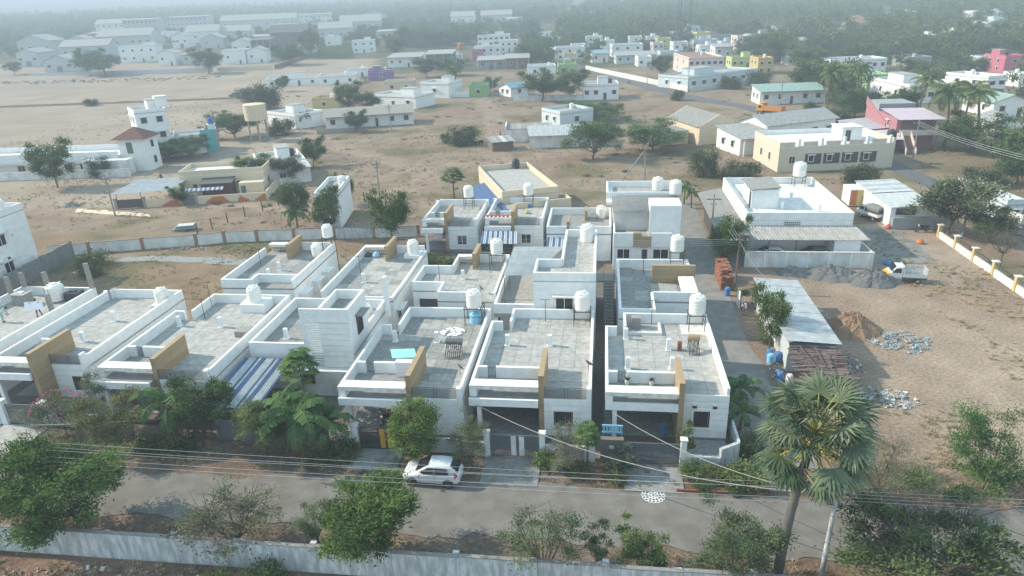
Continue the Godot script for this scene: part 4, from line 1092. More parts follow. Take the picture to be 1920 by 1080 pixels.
func chair(label, at, turn):
	var t := thing("plastic_chair", label, "chair", at, turn, "", true)
	var m = M["bluecloth"]
	bx(t, "seat", -0.24, 0.4, -0.22, 0.24, 0.44, 0.24, m)
	for q in [[-0.24, 0.2], [0.2, 0.2], [-0.24, -0.24], [0.2, -0.24]]: bx(t, "leg", q[0], 0.0, q[1], q[0] + 0.04, 0.4, q[1] + 0.04, m)
	var b := MB.new()
	for k in 6: b.box(V(-0.22 + k * 0.08, 0.0, -0.02), V(-0.18 + k * 0.08, 0.4, 0.02))
	b.box(V(-0.25, 0.4, -0.025), V(0.25, 0.47, 0.025))
	part(t, "backrest", b.done(), m, V(0, 0.44, -0.24), V(-0.15, 0, 0))
	for s in [-1.0, 1.0]:
		bx(t, "armrest", s * 0.27 - 0.03, 0.64, -0.22, s * 0.27 + 0.03, 0.67, 0.2, m)
		bx(t, "arm_post", s * 0.27 - 0.02, 0.4, 0.14, s * 0.27 + 0.02, 0.64, 0.18, m)

func second_row():
	# B1
	var a := thing("house", "white house with air conditioner boxes on its right wall, back row left", "house", V(-34, 0, -65), 0.0, "flat roofed houses of the colony")
	bx(a, "wall", -37.7, -0.2, -70.8, -30.1, 3.2, -59.2, M["white"])
	bx(a, "roof_slab", -37.7, 3.2, -70.8, -30.1, 3.35, -59.2, M["conc3"])
	for q in [[-37.7, -59.4, -34.6, -59.2], [-34.6, -60.9, -34.4, -59.2], [-34.4, -60.9, -30.3, -60.7], [-37.7, -68.8, -37.5, -59.4], [-30.3, -70.8, -30.1, -59.2], [-34.0, -70.8, -30.3, -70.6]]:
		bx(a, "parapet", q[0], 3.35, q[1], q[2], 4.25, q[3], M["white"])
	bx(a, "pergola_beam", -37.7, 3.95, -70.8, -34.5, 4.25, -69.9, M["cap"])
	bars_x(a, -37.4, -34.6, 3.35, 3.95, -70.2, 14)
	tiles(a, -37.4, -30.4, -69.0, -61.0, 3.35, 1.2, ["conc3", "conc3", "conc"])
	panel_wall(a, -34.4, -34.0, -71.0, -67.4, 3.35, 5.1, 4)
	for z in [-61.0, -64.3, -67.0]:
		var c := bx(a, "window_hood", -30.1, 2.35, z - 0.9, -29.3, 2.45, z + 0.9, M["white"])
		bx(c, "cheek", -30.1, 0.9, z + 0.8, -29.35, 2.35, z + 0.9, M["white"])
		window_x(a, z - 0.6, z + 0.6, 1.1, 2.2, -30.1, 1.0, "white", 2)
	stub(a, -33.8, 3.38, -64.0)
	stub(a, -34.0, 3.38, -62.0)
	antenna("thin pole on the roof of the back row left house", -36.6, 3.38, -65.5, 1.9)
	tank("white tank beside the ochre wall of the back row left house", V(-31.4, 3.4, -68.6), 0.6, 1.45)
	stand("tall steel stand at the back row left house", -31.4, -30.3, -71.4, -70.3, 0.0, 4.9)
	tank("upper white tank on the tall stand of the back row left house", V(-30.85, 4.9, -70.85), 0.6, 1.45)
	# B2
	a = thing("house", "white house with a blue cloth bundle on its roof, second from left in back row", "house", V(-22.7, 0, -63), 0.0, "flat roofed houses of the colony")
	bx(a, "wall", -26.2, -0.2, -70.0, -19.2, 3.2, -56.6, M["white"])
	bx(a, "roof_slab", -26.2, 3.2, -70.0, -19.2, 3.35, -56.6, M["conc"])
	for q in [[-26.2, -70.0, -26.0, -56.6], [-19.4, -70.0, -19.2, -56.6], [-22.6, -70.0, -19.4, -69.8], [-26.0, -56.8, -19.4, -56.6]]:
		bx(a, "parapet", q[0], 3.35, q[1], q[2], 4.25 if q[3] < -56.7 or q[0] < -26.1 else 3.7, q[3], M["white"])
	bx(a, "pergola_beam", -26.0, 3.95, -70.0, -22.9, 4.25, -69.2, M["cap"])
	bars_x(a, -25.9, -22.9, 3.35, 3.95, -69.5, 14)
	tiles(a, -25.9, -19.5, -69.0, -56.9, 3.35, 1.25, ["conc", "conc2", "conc3"])
	panel_wall(a, -23.05, -22.7, -70.6, -67.0, 3.35, 5.1, 4)
	window_x(a, -58.6, -57.4, 0.9, 2.0, -19.2, 1.0, "white", 2)
	bx(a, "window_hood", -19.2, 2.2, -59.0, -18.5, 2.28, -57.0, M["cap"])
	stub(a, -23.5, 3.38, -61.0)
	antenna("pole on the roof of the blue bundle house", -23.9, 3.38, -61.5, 2.6)
	tank("white tank on a plinth of the blue bundle house", V(-20.4, 3.75, -68.8), 0.62, 1.5)
	bxt("tank_plinth", "white plinth under the tank of the blue bundle house", "plinth", -21.3, 3.38, -69.6, -19.5, 3.75, -68.0, "white")
	bundle("blue and white cloth bundle beside the roof grille", V(-24.6, 3.38, -68.6), "lightblue", 0.45)
	bundle("black cloth bundle beside the roof grille", V(-25.5, 3.38, -68.6), "dark", 0.4)
	# B3
	a = thing("house", "white L shaped house with potted plants on its back parapet", "house", V(-13.7, 0, -62), 0.0, "flat roofed houses of the colony")
	bx(a, "wall", -18.0, -0.2, -63.8, -15.0, 3.2, -59.2, M["white"])
	bx(a, "wall", -15.0, -0.2, -67.2, -9.5, 3.2, -56.8, M["white"])
	bx(a, "roof_slab", -18.0, 3.2, -63.8, -15.0, 3.35, -59.2, M["conc"])
	bx(a, "roof_slab", -15.0, 3.2, -67.2, -9.5, 3.35, -56.8, M["conc"])
	for q in [[-18.0, -63.8, -15.0, -63.6], [-18.0, -63.6, -17.8, -59.4], [-18.0, -59.4, -14.8, -59.2], [-15.0, -67.2, -14.8, -63.8], [-9.7, -67.2, -9.5, -56.8], [-15.0, -59.2, -14.8, -56.8], [-14.8, -57.0, -11.6, -56.8], [-12.7, -67.2, -9.7, -67.0]]:
		bx(a, "parapet", q[0], 3.35, q[1], q[2], 4.25, q[3], M["white"])
	bx(a, "pergola_beam", -14.8, 3.95, -67.2, -13.1, 4.25, -66.4, M["cap"])
	bars_x(a, -14.8, -13.2, 3.35, 3.95, -66.8, 8)
	tiles(a, -17.7, -9.8, -63.4, -59.5, 3.35, 1.15, ["conc2", "conc"])
	tiles(a, -14.7, -9.8, -67.0, -63.4, 3.35, 1.15, ["conc", "conc2"])
	tiles(a, -14.7, -9.8, -59.5, -57.1, 3.35, 1.15, ["conc", "conc2"])
	panel_wall(a, -13.1, -12.7, -68.2, -64.9, 3.35, 5.1, 4)
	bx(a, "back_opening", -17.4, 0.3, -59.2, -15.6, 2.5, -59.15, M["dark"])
	window_x(a, -61.6, -60.4, 0.9, 2.0, -9.5, 1.0, "white", 2)
	stub(a, -13.6, 3.38, -62.2)
	antenna("thin pole with crossbar at the corner of the L shaped roof", -15.6, 3.38, -60.6, 2.6)
	dish("dish on the L shaped roof", -11.2, 3.38, -58.6, 0.4)
	stand("steel stand on the L shaped house", -11.3, -9.9, -66.2, -64.9, 3.38, 5.0)
	tank("white tank on steel stand of the L shaped house", V(-10.6, 5.0, -65.55), 0.64, 1.5)
	# B4 two storey
	a = thing("house", "two storey white house with pale sheet roof terrace and outside stair", "house", V(-4.8, 0, -60), 0.0, "flat roofed houses of the colony")
	bx(a, "wall", -9.3, -0.2, -66.0, -0.4, 3.3, -57.4, M["white"])
	bx(a, "wall", -5.7, -0.2, -57.4, -0.4, 3.3, -53.95, M["white"])
	bx(a, "balcony_slab", -9.3, 2.9, -57.4, -5.7, 3.3, -54.4, M["conc"])
	bx(a, "balcony_parapet", -9.3, 3.3, -54.6, -5.7, 4.2, -54.4, M["white"])
	bx(a, "balcony_parapet", -9.3, 3.3, -57.4, -9.1, 4.2, -54.6, M["white"])
	for x in [-9.3, -7.2]: bx(a, "porch_column", x, 0.0, -54.75, x + 0.3, 2.9, -54.45, M["white"])
	bx(a, "terrace_floor", -9.3, 3.3, -66.0, -3.5, 3.36, -57.4, M["conc"])
	bx(a, "parapet", -9.3, 3.36, -66.0, -9.1, 4.25, -57.4, M["white"])
	bx(a, "upper_wall", -5.7, 3.3, -57.4, -0.4, 6.55, -53.95, M["white"])
	bx(a, "upper_wall", -3.5, 3.36, -66.0, -0.4, 6.55, -57.4, M["white"])
	bx(a, "roof_slab", -5.7, 6.55, -57.4, -0.4, 6.65, -53.95, M["conc2"])
	bx(a, "roof_slab", -3.5, 6.55, -66.0, -0.4, 6.65, -57.4, M["conc2"])
	tiles(a, -3.3, -0.6, -65.8, -54.2, 6.65, 1.3, ["conc2", "conc"])
	for q in [[-5.7, -54.15, -0.4, -53.95], [-5.7, -57.4, -5.5, -54.15], [-5.5, -57.4, -3.5, -57.2], [-3.5, -66.0, -3.3, -57.4], [-0.6, -66.0, -0.4, -54.15], [-3.3, -66.0, -0.6, -65.8]]:
		bx(a, "roof_parapet", q[0], 6.65, q[1], q[2], 7.4, q[3], M["white"])
	window(a, -3.85, -2.25, 3.95, 5.15, -53.95, "white", 2)
	bx(a, "window_hood", -4.1, 5.3, -53.95, -2.0, 5.4, -53.35, M["cap"])
	sheets(a, V(-8.5, 6.45, -63.4), V(-3.55, 6.45, -63.4), V(-5.8, 6.2, -56.5), V(-8.6, 6.2, -56.2), 6, 4, 0.025, ["sheet3", "sheet3"])
	for q in [[-8.6, -56.5], [-8.6, -60.0], [-8.6, -63.2]]: tube_part(a, "roof_post", [V(q[0], 3.36, q[1]), V(q[0], 6.2, q[1])], [0.035, 0.035], M["steel"], 5)
	# outside stair between the two storey houses
	for i in 16: bx(a, "stair_step", 0.35, 0.2 * i, -58.0 - i * 0.28, 1.3, 0.2 * i + 0.2, -58.28 - i * 0.28, M["conc_raw"])
	bx(a, "landing", -0.4, 3.1, -64.4, 1.5, 3.3, -62.48, M["conc_raw"])
	for x in [0.33, 1.32]: tube_part(a, "handrail", [V(x, 0.9, -58.0), V(x, 4.2, -62.5), V(x, 4.2, -64.3)], [0.025, 0.025, 0.025], M["darksteel"], 4)
	tank("white tank standing on the two storey roof", V(-1.3, 6.68, -64.6), 0.72, 1.7)
	# B5
	a = thing("house", "white house with wide ochre screen wall across its roof", "house", V(5, 0, -60), 0.0, "flat roofed houses of the colony")
	bx(a, "wall", 1.6, -0.2, -66.1, 8.7, 3.2, -57.5, M["white"])
	bx(a, "wall", 1.6, -0.2, -57.5, 4.7, 3.2, -53.75, M["white"])
	bx(a, "roof_slab", 1.6, 3.2, -66.1, 8.7, 3.35, -57.5, M["conc3"])
	bx(a, "roof_slab", 1.6, 3.2, -57.5, 4.7, 3.35, -53.75, M["conc3"])
	for q in [[1.6, -66.1, 8.7, -65.9], [1.6, -65.9, 1.85, -53.95], [1.6, -53.95, 4.7, -53.75], [4.5, -57.5, 4.7, -53.95], [4.7, -57.7, 8.7, -57.5], [8.5, -65.9, 8.7, -62.4]]:
		bx(a, "parapet", q[0], 3.35, q[1], q[2], 4.25, q[3], M["white"])
	tiles(a, 1.9, 4.45, -65.8, -54.0, 3.35, 1.2, ["conc3", "conc3", "conc"])
	tiles(a, 4.45, 8.45, -65.8, -62.3, 3.35, 1.2, ["conc3", "conc"])
	tiles(a, 4.7, 7.2, -61.8, -57.8, 3.35, 1.2, ["conc", "conc3"])
	panel_wall(a, 4.9, 8.9, -62.25, -61.9, 3.35, 5.15, 4, false)
	bx(a, "pergola_beam", 7.3, 3.95, -61.5, 8.7, 4.25, -57.7, M["cap"])
	bx(a, "pergola_post", 8.4, 3.35, -61.4, 8.68, 3.95, -61.0, M["white"])
	stand("thin steel stand behind the ochre screen wall", 6.9, 8.2, -66.4, -65.2, 3.35, 5.3)
	tank("white tank on the thin stand behind the ochre screen wall", V(7.55, 5.3, -65.8), 0.66, 1.6)
	antenna("tall thin pole on the grey roof beside the ochre screen wall", 4.2, 3.38, -64.0, 2.8)

func bundle(label, at, m, r):
	var key := "bundle"
	if not cache.has(key):
		var b := MB.new()
		var prof := [Vector2(0, 0), Vector2(0.9, 0.02), Vector2(1.0, 0.35), Vector2(0.75, 0.8), Vector2(0.35, 1.15), Vector2(0.12, 1.3), Vector2(0, 1.32)]
		b.lathe(prof, 11)
		for i in b.v.size():
			var p := b.v[i]
			b.v[i] = p * (1.0 + 0.22 * nz.get_noise_3d(p.x * 90, p.y * 90, p.z * 90))
		cache[key] = b.done()
	var o := part(self, numbered("cloth_bundle"), cache[key], M[m], at)
	o.scale = Vector3.ONE * r
	meta(o, label, "bundle")

func third_row():
	row_house("white house with empty terrace and steel bed frame, far row left", -22.1, -15.2, -89.2, -79.9, -19.3, -83.7,
		{"lip": -78.5, "b0": -80.4, "b1": -79.5, "ip": -83.0, "pzf": -79.6, "hole": [-17.9, -16.6, 0.9, 2.2], "wf": "white", "roofms": ["conc", "conc2"], "nx": 0.21, "nd": 0.4})
	row_house("white house with red flower pots and blue striped porch awning in the far row", -14.3, -7.1, -90.2, -80.5, -11.0, -84.0,
		{"lip": -79.6, "b0": -81.2, "b1": -80.3, "ip": -83.6, "pzf": -80.3, "hole": [-9.9, -8.6, 0.9, 2.2], "wf": "white", "roofms": ["conc2", "conc2", "conc"], "nx": 0.21, "nd": 0.4})
	for i in 6:
		var fp := thing("red_pot", ["first", "second", "third", "fourth", "fifth", "sixth"][i] + " red flower pot from left on the terrace beam", "pot", V(-14.0 + i * 0.5, 4.25, -80.75), 0.0, "red pots on the terrace beam", true)
		if not cache.has("rpot"):
			var b := MB.new()
			b.lathe([Vector2(0, 0), Vector2(0.12, 0), Vector2(0.18, 0.28), Vector2(0.14, 0.28), Vector2(0, 0.24)], 10)
			cache["rpot"] = b.done()
		part(fp, "pot", cache["rpot"], M["pot"])
	var aw := thing("awning", "blue and white striped porch awning in the far row", "awning", V(-12.2, 0, -78))
	sheets(aw, V(-14.5, 2.95, -79.2), V(-10.2, 2.95, -79.2), V(-9.9, 2.3, -76.3), V(-14.3, 2.3, -76.3), 14, 1, 0.035, ["bluesheet", "palesheet"])
	for x in [-14.2, -10.0]: tube_part(aw, "post", [V(x, 0, -76.5), V(x, 2.3, -76.5)], [0.035, 0.035], M["darksteel"], 5)
	stand("steel stand on the far row left house", -18.3, -17.1, -88.6, -87.4, 3.38, 4.9)
	tank("white tank on stand of the far row left house", V(-17.7, 4.9, -88.0), 0.66, 1.55)
	stand("steel stand with blue bag under it in the far row", -10.3, -9.1, -89.5, -88.3, 3.38, 4.95)
	tank("white tank on stand of the red pot house", V(-9.7, 4.95, -88.9), 0.66, 1.55)
	bundle("blue bag under the far row tank stand", V(-9.6, 3.38, -88.6), "bluecloth", 0.5)
	bundle("yellow bag on the red pot house roof", V(-9.6, 3.38, -85.4), "yellow", 0.4)
	var w := thing("compound_wall", "dark brown front gate and stone wall of the red pot house", "wall", V(-12, 0, -75), 0.0, "front walls of the colony")
	bx(w, "stone_wall", -14.3, -0.1, -75.6, -13.0, 1.5, -75.3, M["stone"])
	bx(w, "gate_leaf", -12.9, 0.1, -75.5, -9.6, 1.5, -75.4, M["maroon"])
	bx(w, "wall", -9.5, -0.1, -75.6, -7.2, 1.2, -75.4, M["white2"])
	# C3 small white house
	var a := thing("house", "small white house with ochre fins between the far row houses", "house", V(-2.6, 0, -80), 0.0, "flat roofed houses of the colony")
	bx(a, "wall", -6.4, -0.2, -88.0, 1.2, 3.2, -77.0, M["white"])
	bx(a, "roof_slab", -6.4, 3.2, -88.0, 1.2, 3.35, -77.0, M["conc3"])
	ring_boxes(a, "parapet", -6.4, 1.2, -85.0, -77.0, 3.35, 4.25, 0.2, "white")
	panel_wall(a, -4.0, -3.7, -79.6, -76.8, 3.35, 4.9, 3)
	panel_wall(a, -2.0, -1.7, -84.0, -82.0, 3.35, 4.7, 3)
	window(a, -5.9, -4.6, 2.0, 2.9, -77.0, "white", 1)
	tank("white tank on the small far row house", V(0.0, 3.4, -83.6), 0.64, 1.5)
	var aw2 := thing("awning", "short blue striped awning under the two storey sheet roof", "awning", V(-5.2, 0, -75.6))
	sheets(aw2, V(-6.3, 2.9, -77.0), V(-3.6, 2.9, -77.0), V(-3.6, 2.3, -74.4), V(-6.3, 2.3, -74.4), 8, 1, 0.035, ["bluesheet", "palesheet"])
	for x in [-6.2, -3.7]: tube_part(aw2, "post", [V(x, 0, -74.5), V(x, 2.3, -74.5)], [0.035, 0.035], M["darksteel"], 5)
	# C4 two storey
	a = thing("house", "two storey white house with dark ribbed roof and ochre balcony front", "house", V(5, 0, -78), 0.0, "flat roofed houses of the colony")
	bx(a, "wall", 1.4, -0.2, -86.0, 8.8, 3.4, -74.0, M["white"])
	bx(a, "terrace_floor", 1.6, 3.4, -78.0, 8.0, 3.5, -74.0, M["conc"])
	bx(a, "upper_wall", 1.4, 3.5, -86.0, 9.2, 6.5, -78.0, M["white"])
	bx(a, "tower_wall", 5.4, 3.5, -78.0, 8.8, 7.4, -74.7, M["white"])
	bx(a, "roof_slab", 1.4, 6.5, -86.0, 9.2, 6.62, -78.0, M["conc"])
	ring_boxes(a, "roof_parapet", 0.6, 9.3, -86.2, -80.6, 6.62, 7.4, 0.2, "white")
	bx(a, "overhang", 0.6, 6.3, -86.2, 1.4, 6.62, -79.0, M["white"])
	bx(a, "parapet", 1.4, 3.5, -78.0, 1.6, 4.4, -74.0, M["white"])
	bx(a, "front_parapet", 1.4, 2.9, -74.0, 3.6, 4.5, -73.75, M["white"])
	bx(a, "front_parapet", 5.6, 2.9, -74.0, 7.8, 4.5, -73.75, M["white"])
	bx(a, "ochre_front", 3.6, 2.9, -73.98, 5.6, 4.1, -73.7, M["ochre"])
	bx(a, "ochre_front", 3.6, 4.1, -73.98, 4.5, 4.5, -73.7, M["ochre"])
	railing(a, 4.5, 5.6, 4.05, 4.5, -73.85, 3, "cap")
	window(a, 1.8, 3.3, 1.4, 2.6, -74.0, "white", 2)
	window(a, 4.6, 5.2, 0.9, 2.5, -74.0, "wood", 1)
	window(a, 5.8, 7.6, 1.4, 2.6, -74.0, "white", 2)
	sheets(a, V(1.2, 7.0, -80.4), V(9.2, 7.0, -80.4), V(5.4, 6.5, -75.2), V(1.3, 6.35, -75.6), 8, 4, 0.025, ["sheet2", "sheet2"])
	tank("white tank at the back parapet of the ochre balcony house", V(6.9, 6.65, -84.6), 0.68, 1.6)
	tank("white tank on the right corner of the ochre balcony house", V(8.6, 7.4, -80.0), 0.7, 1.6)
	# bent cream house with blue tiled lean-to
	a = thing("house", "cream flat roofed house with blue tiled lean-to behind the far row", "house", V(-13.4, 0, -89.6), 0.36, "", true)
	var mm = M["cream"]
	bx(a, "wall", 0, -0.2, -17.0, 8.0, 4.3, 0, mm)
	bx(a, "roof_slab", 0, 4.3, -17.0, 8.0, 4.42, 0, M["conc2"])
	ring_boxes(a, "parapet", 0.0, 8.0, -17.0, 0.0, 4.42, 5.2, 0.2, "cream")
	bx(a, "side_annex", 1.0, -0.2, 0.0, 9.0, 3.4, 2.6, mm)
	bx(a, "annex_parapet", 1.0, 3.4, 2.4, 9.0, 4.1, 2.6, mm)
	bx(a, "annex_parapet", 8.8, 3.4, 0.0, 9.0, 4.1, 2.4, mm)
	bx(a, "annex_roof", 1.0, 3.4, 0.0, 8.8, 3.46, 2.4, M["conc2"])
	sheets(a, V(-3.6, 2.6, -12.5), V(-3.6, 2.6, 3.6), V(-0.05, 3.6, 3.6), V(-0.05, 3.6, -12.5), 12, 3, 0.03, ["bluesheet"])
	for z in [-12.0, -6.0, 0.0, 3.4]: tube_part(a, "post", [V(-3.5, 0, z), V(-3.5, 2.55, z)], [0.05, 0.05], M["steel"], 5)
	window(a, 6.6, 7.4, 1.2, 2.0, 2.6, "white", 1)
	var tk = tank("black tank on the back corner of the cream house", V(-13.6, 4.45, -107.2), 0.6, 1.5, "blacktank", "")

func big_house():
	var a := thing("house", "large white flat roofed house with carport, right of the lane", "house", V(23, 0, -87))
	bx(a, "wall", 16.9, -0.2, -97.2, 28.8, 4.1, -79.8, M["white"])
	bx(a, "roof_slab", 16.9, 4.1, -97.2, 28.8, 4.2, -79.8, M["cap"])
	ring_boxes(a, "parapet", 16.9, 28.8, -97.2, -79.8, 4.2, 5.1, 0.2, "white")
	tiles(a, 17.1, 28.6, -97.0, -80.0, 4.2, 1.9, ["cap", "cap", "white2"])
	bx(a, "stair_cabin", 18.3, 4.2, -89.8, 21.5, 6.6, -84.6, M["white"])
	var b := MB.new()
	b.obox(V(0, 0, 0), V(1.8, 0.14, 0), V(0, 0.06, 0), V(0, 0, 2.9))
	part(a, "cabin_roof", b.done(), M["conc3"], V(19.8, 6.75, -87.2))
	var cd := bx(a, "cabin_door", 18.26, 4.23, -85.9, 18.3, 6.2, -84.9, M["dark"])
	bx(cd, "handle", 18.22, 5.2, -85.1, 18.26, 5.3, -85.05, M["steel"])
	bars_z(a, 17.0, 5.1, 5.6, -93.5, -84.0, 20, "cap", "railing")
	for q in [[21.9, -84.3], [24.0, -88.5], [22.6, -93.5], [26.0, -83.3]]: stub(a, q[0], 4.23, q[1])
	# carport with ribbed roof
	sheets(a, V(15.6, 3.55, -79.75), V(29.2, 3.55, -79.75), V(29.9, 2.85, -76.6), V(16.2, 2.85, -76.6), 13, 3, 0.05, ["sheet", "sheet", "sheet"])
	sheets(a, V(13.6, 2.7, -98.0), V(13.6, 2.7, -76.6), V(16.85, 3.4, -76.6), V(16.85, 3.4, -98.0), 18, 3, 0.05, ["sheet2"])
	for x in [16.6, 19.0, 22.0, 25.0]: tube_part(a, "carport_post", [V(x, 0, -76.8), V(x, 2.85, -76.8)], [0.05, 0.05], M["darksteel"], 6)
	bx(a, "corner_room", 26.2, -0.1, -79.8, 29.0, 2.8, -77.0, M["white"])
	bx(a, "carport_floor", 15.0, -0.1, -79.8, 29.6, 0.06, -76.0, M["conc3"])
	bx(a, "gate_leaf", 14.0, 0.1, -93.0, 14.1, 2.0, -78.0, M["darksteel"])
	bars_x(a, 21.2, 23.0, 3.6, 4.0, -79.7, 8, "darksteel")
	var w := thing("compound_wall", "white panelled wall in front of the carport", "wall", V(23, 0, -75.4))
	for i in 6:
		var x := 16.2 + i * 2.3
		bx(w, "wall_panel", x, -0.1, -75.5, x + 2.1, 1.75, -75.35, M["white2"])
		bx(w, "post", x + 2.1, -0.1, -75.55, x + 2.3, 1.8, -75.3, M["white"])
	bx(w, "wall_panel", 29.85, -0.1, -79.6, 30.0, 1.75, -75.3, M["white2"])
	bx(w, "coping", 16.2, 1.8, -75.55, 30.0, 1.86, -75.3, M["cap"])
	stand("white painted steel stand on the big house roof", 26.0, 27.4, -96.6, -95.2, 4.2, 5.6)
	tank("large white tank on the big house roof", V(26.7, 5.6, -95.9), 0.85, 1.9)

func fences():
	# back boundary wall with brown posts
	var w := thing("boundary_wall", "whitewashed back boundary wall with brown posts", "wall", V(-50, 0, -82))
	var pts := [V(-72.5, 0, -76.7), V(-67.4, 0, -78.1), V(-61.0, 0, -80.0), V(-54.3, 0, -81.7), V(-50.9, 0, -83.0), V(-46.5, 0, -83.6), V(-41.5, 0, -84.3), V(-36.0, 0, -84.9), V(-30.6, 0, -85.4), V(-24.5, 0, -86.0)]
	for i in pts.size() - 1:
		var a: Vector3 = pts[i]
		var b: Vector3 = pts[i + 1]
		var d := (b - a).normalized()
		var q := d.cross(Vector3.UP)
		var mb := MB.new()
		mb.obox(V(0, 0.6, 0), d * ((b - a).length() / 2.0 - 0.2), V(0, 0.85, 0), q * 0.1)
		part(w, "wall_bay", mb.done(), M["white2" if i != 7 else "oldwall"], (a + b) / 2.0)
		var cb := MB.new()
		cb.obox(V(0, 1.49, 0), d * ((b - a).length() / 2.0 - 0.2), V(0, 0.04, 0), q * 0.13)
		part(w, "coping", cb.done(), M["oldcap"], (a + b) / 2.0)
		bx(w, "post", b.x - 0.2, -0.3, b.z - 0.2, b.x + 0.2, 1.65, b.z + 0.2, M["brownpost"])
	var g := thing("boundary_wall", "grey block side wall at left of the dry yard", "wall", V(-67, 0, -70))
	for i in 5:
		var z := -62.0 - i * 2.9
		bx(g, "wall_bay", -67.1 - i * 0.35 - 0.1, -0.3, z - 2.7, -67.1 - i * 0.35 + 0.1, 2.2, z, M["grey_wall"])
		bx(g, "post", -67.15 - i * 0.35 - 0.15, -0.3, z - 2.9, -67.15 - i * 0.35 + 0.2, 2.3, z - 2.7, M["grey_wall"])
	# tall white house cut by left edge
	var lb := thing("house", "tall white house at left edge with two stacked windows", "house", V(-77, 0, -61))
	bx(lb, "wall", -86.0, -0.2, -71.6, -69.0, 7.9, -50.0, M["white"])
	bx(lb, "roof_slab", -86.0, 7.9, -71.6, -69.0, 8.0, -50.0, M["conc2"])
	ring_boxes(lb, "parapet", -86.0, -69.0, -71.6, -50.0, 8.0, 8.8, 0.2, "white")
	for y in [1.5, 4.8]:
		window_x(lb, -67.9, -66.5, y, y + 1.35, -69.0, 1.0, "white", 2)
		bx(lb, "window_hood", -69.0, y + 1.6, -68.3, -68.3, y + 1.68, -66.0, M["cap"])
	var ac := bx(lb, "air_conditioner", -69.0, 2.95, -67.6, -68.65, 3.5, -66.8, M["cap"])
	bx(ac, "fan_grille", -68.65, 3.0, -67.4, -68.63, 3.45, -67.0, M["darksteel"])
	for q in [[-70.7, 2.3], [-68.9, 5.6], [-64.0, 5.6]]:
		var b := MB.new()
		b.lathe([Vector2(0, 0), Vector2(0.16, 0), Vector2(0.16, 0.12), Vector2(0.1, 0.14), Vector2(0, 0.14)], 10)
		part(lb, "vent_cap", b.done(), M["cap"], V(-68.99, q[1], q[0]), V(0, 0, -PI / 2.0))
	tank("white water tank on the tall house at left edge", V(-70.4, 8.0, -69.6), 0.8, 1.7)
	# white low wall with yellow piers at right
	var r := thing("roadside_wall", "low white wall with yellow piers and railings along the right road", "wall", V(41.6, 0, -75))
	for i in 9:
		var z := -86.5 + i * 4.3
		bx(r, "wall_bay", 41.45, -0.2, z + 0.2, 41.7, 0.75, z + 4.1, M["white2"])
		var p := bx(r, "pier", 41.35, -0.2, z - 0.2, 41.8, 1.5, z + 0.2, M["yellow"])
		bx(p, "cap", 41.25, 1.5, z - 0.3, 41.9, 1.62, z + 0.3, M["cap"])
		for k in 10: bx(r, "railing_bar", 41.56, 0.75, z + 0.45 + k * 0.38, 41.59, 1.3, z + 0.48 + k * 0.38, M["darksteel"])
		bx(r, "rail", 41.55, 1.3, z + 0.2, 41.6, 1.34, z + 4.1, M["darksteel"])
	# wire fence posts in the dry plot
	var fp := [V(-56.2, 0, -89.0), V(-55.4, 0, -92.0), V(-54.3, 0, -95.2), V(-53.0, 0, -98.5), V(-51.5, 0, -101.0), V(-48.0, 0, -101.8), V(-44.4, 0, -102.4), V(-40.9, 0, -103.0), V(-57.0, 0, -86.5), V(-38.0, 0, -103.6)]
	for i in fp.size():
		var o = tube_part(self, numbered("fence_post"), [fp[i] + V(0, -0.2, 0), fp[i] + V(0.03 * (i % 3 - 1), 1.6, 0.02)], [0.09, 0.08], M["darksteel"], 6, fp[i])
		meta(o, "dark fence post in the dry plot behind the boundary wall", "post", "posts round the dry plot")
	var bp := thing("fence_brace", "slanted brace pole at the corner post of the dry plot", "post", V(-51.5, 0, -101))
	tube_part(bp, "pole", [V(-51.5, 1.1, -101), V(-49.4, 0, -99.4)], [0.06, 0.06], M["darksteel"], 5)

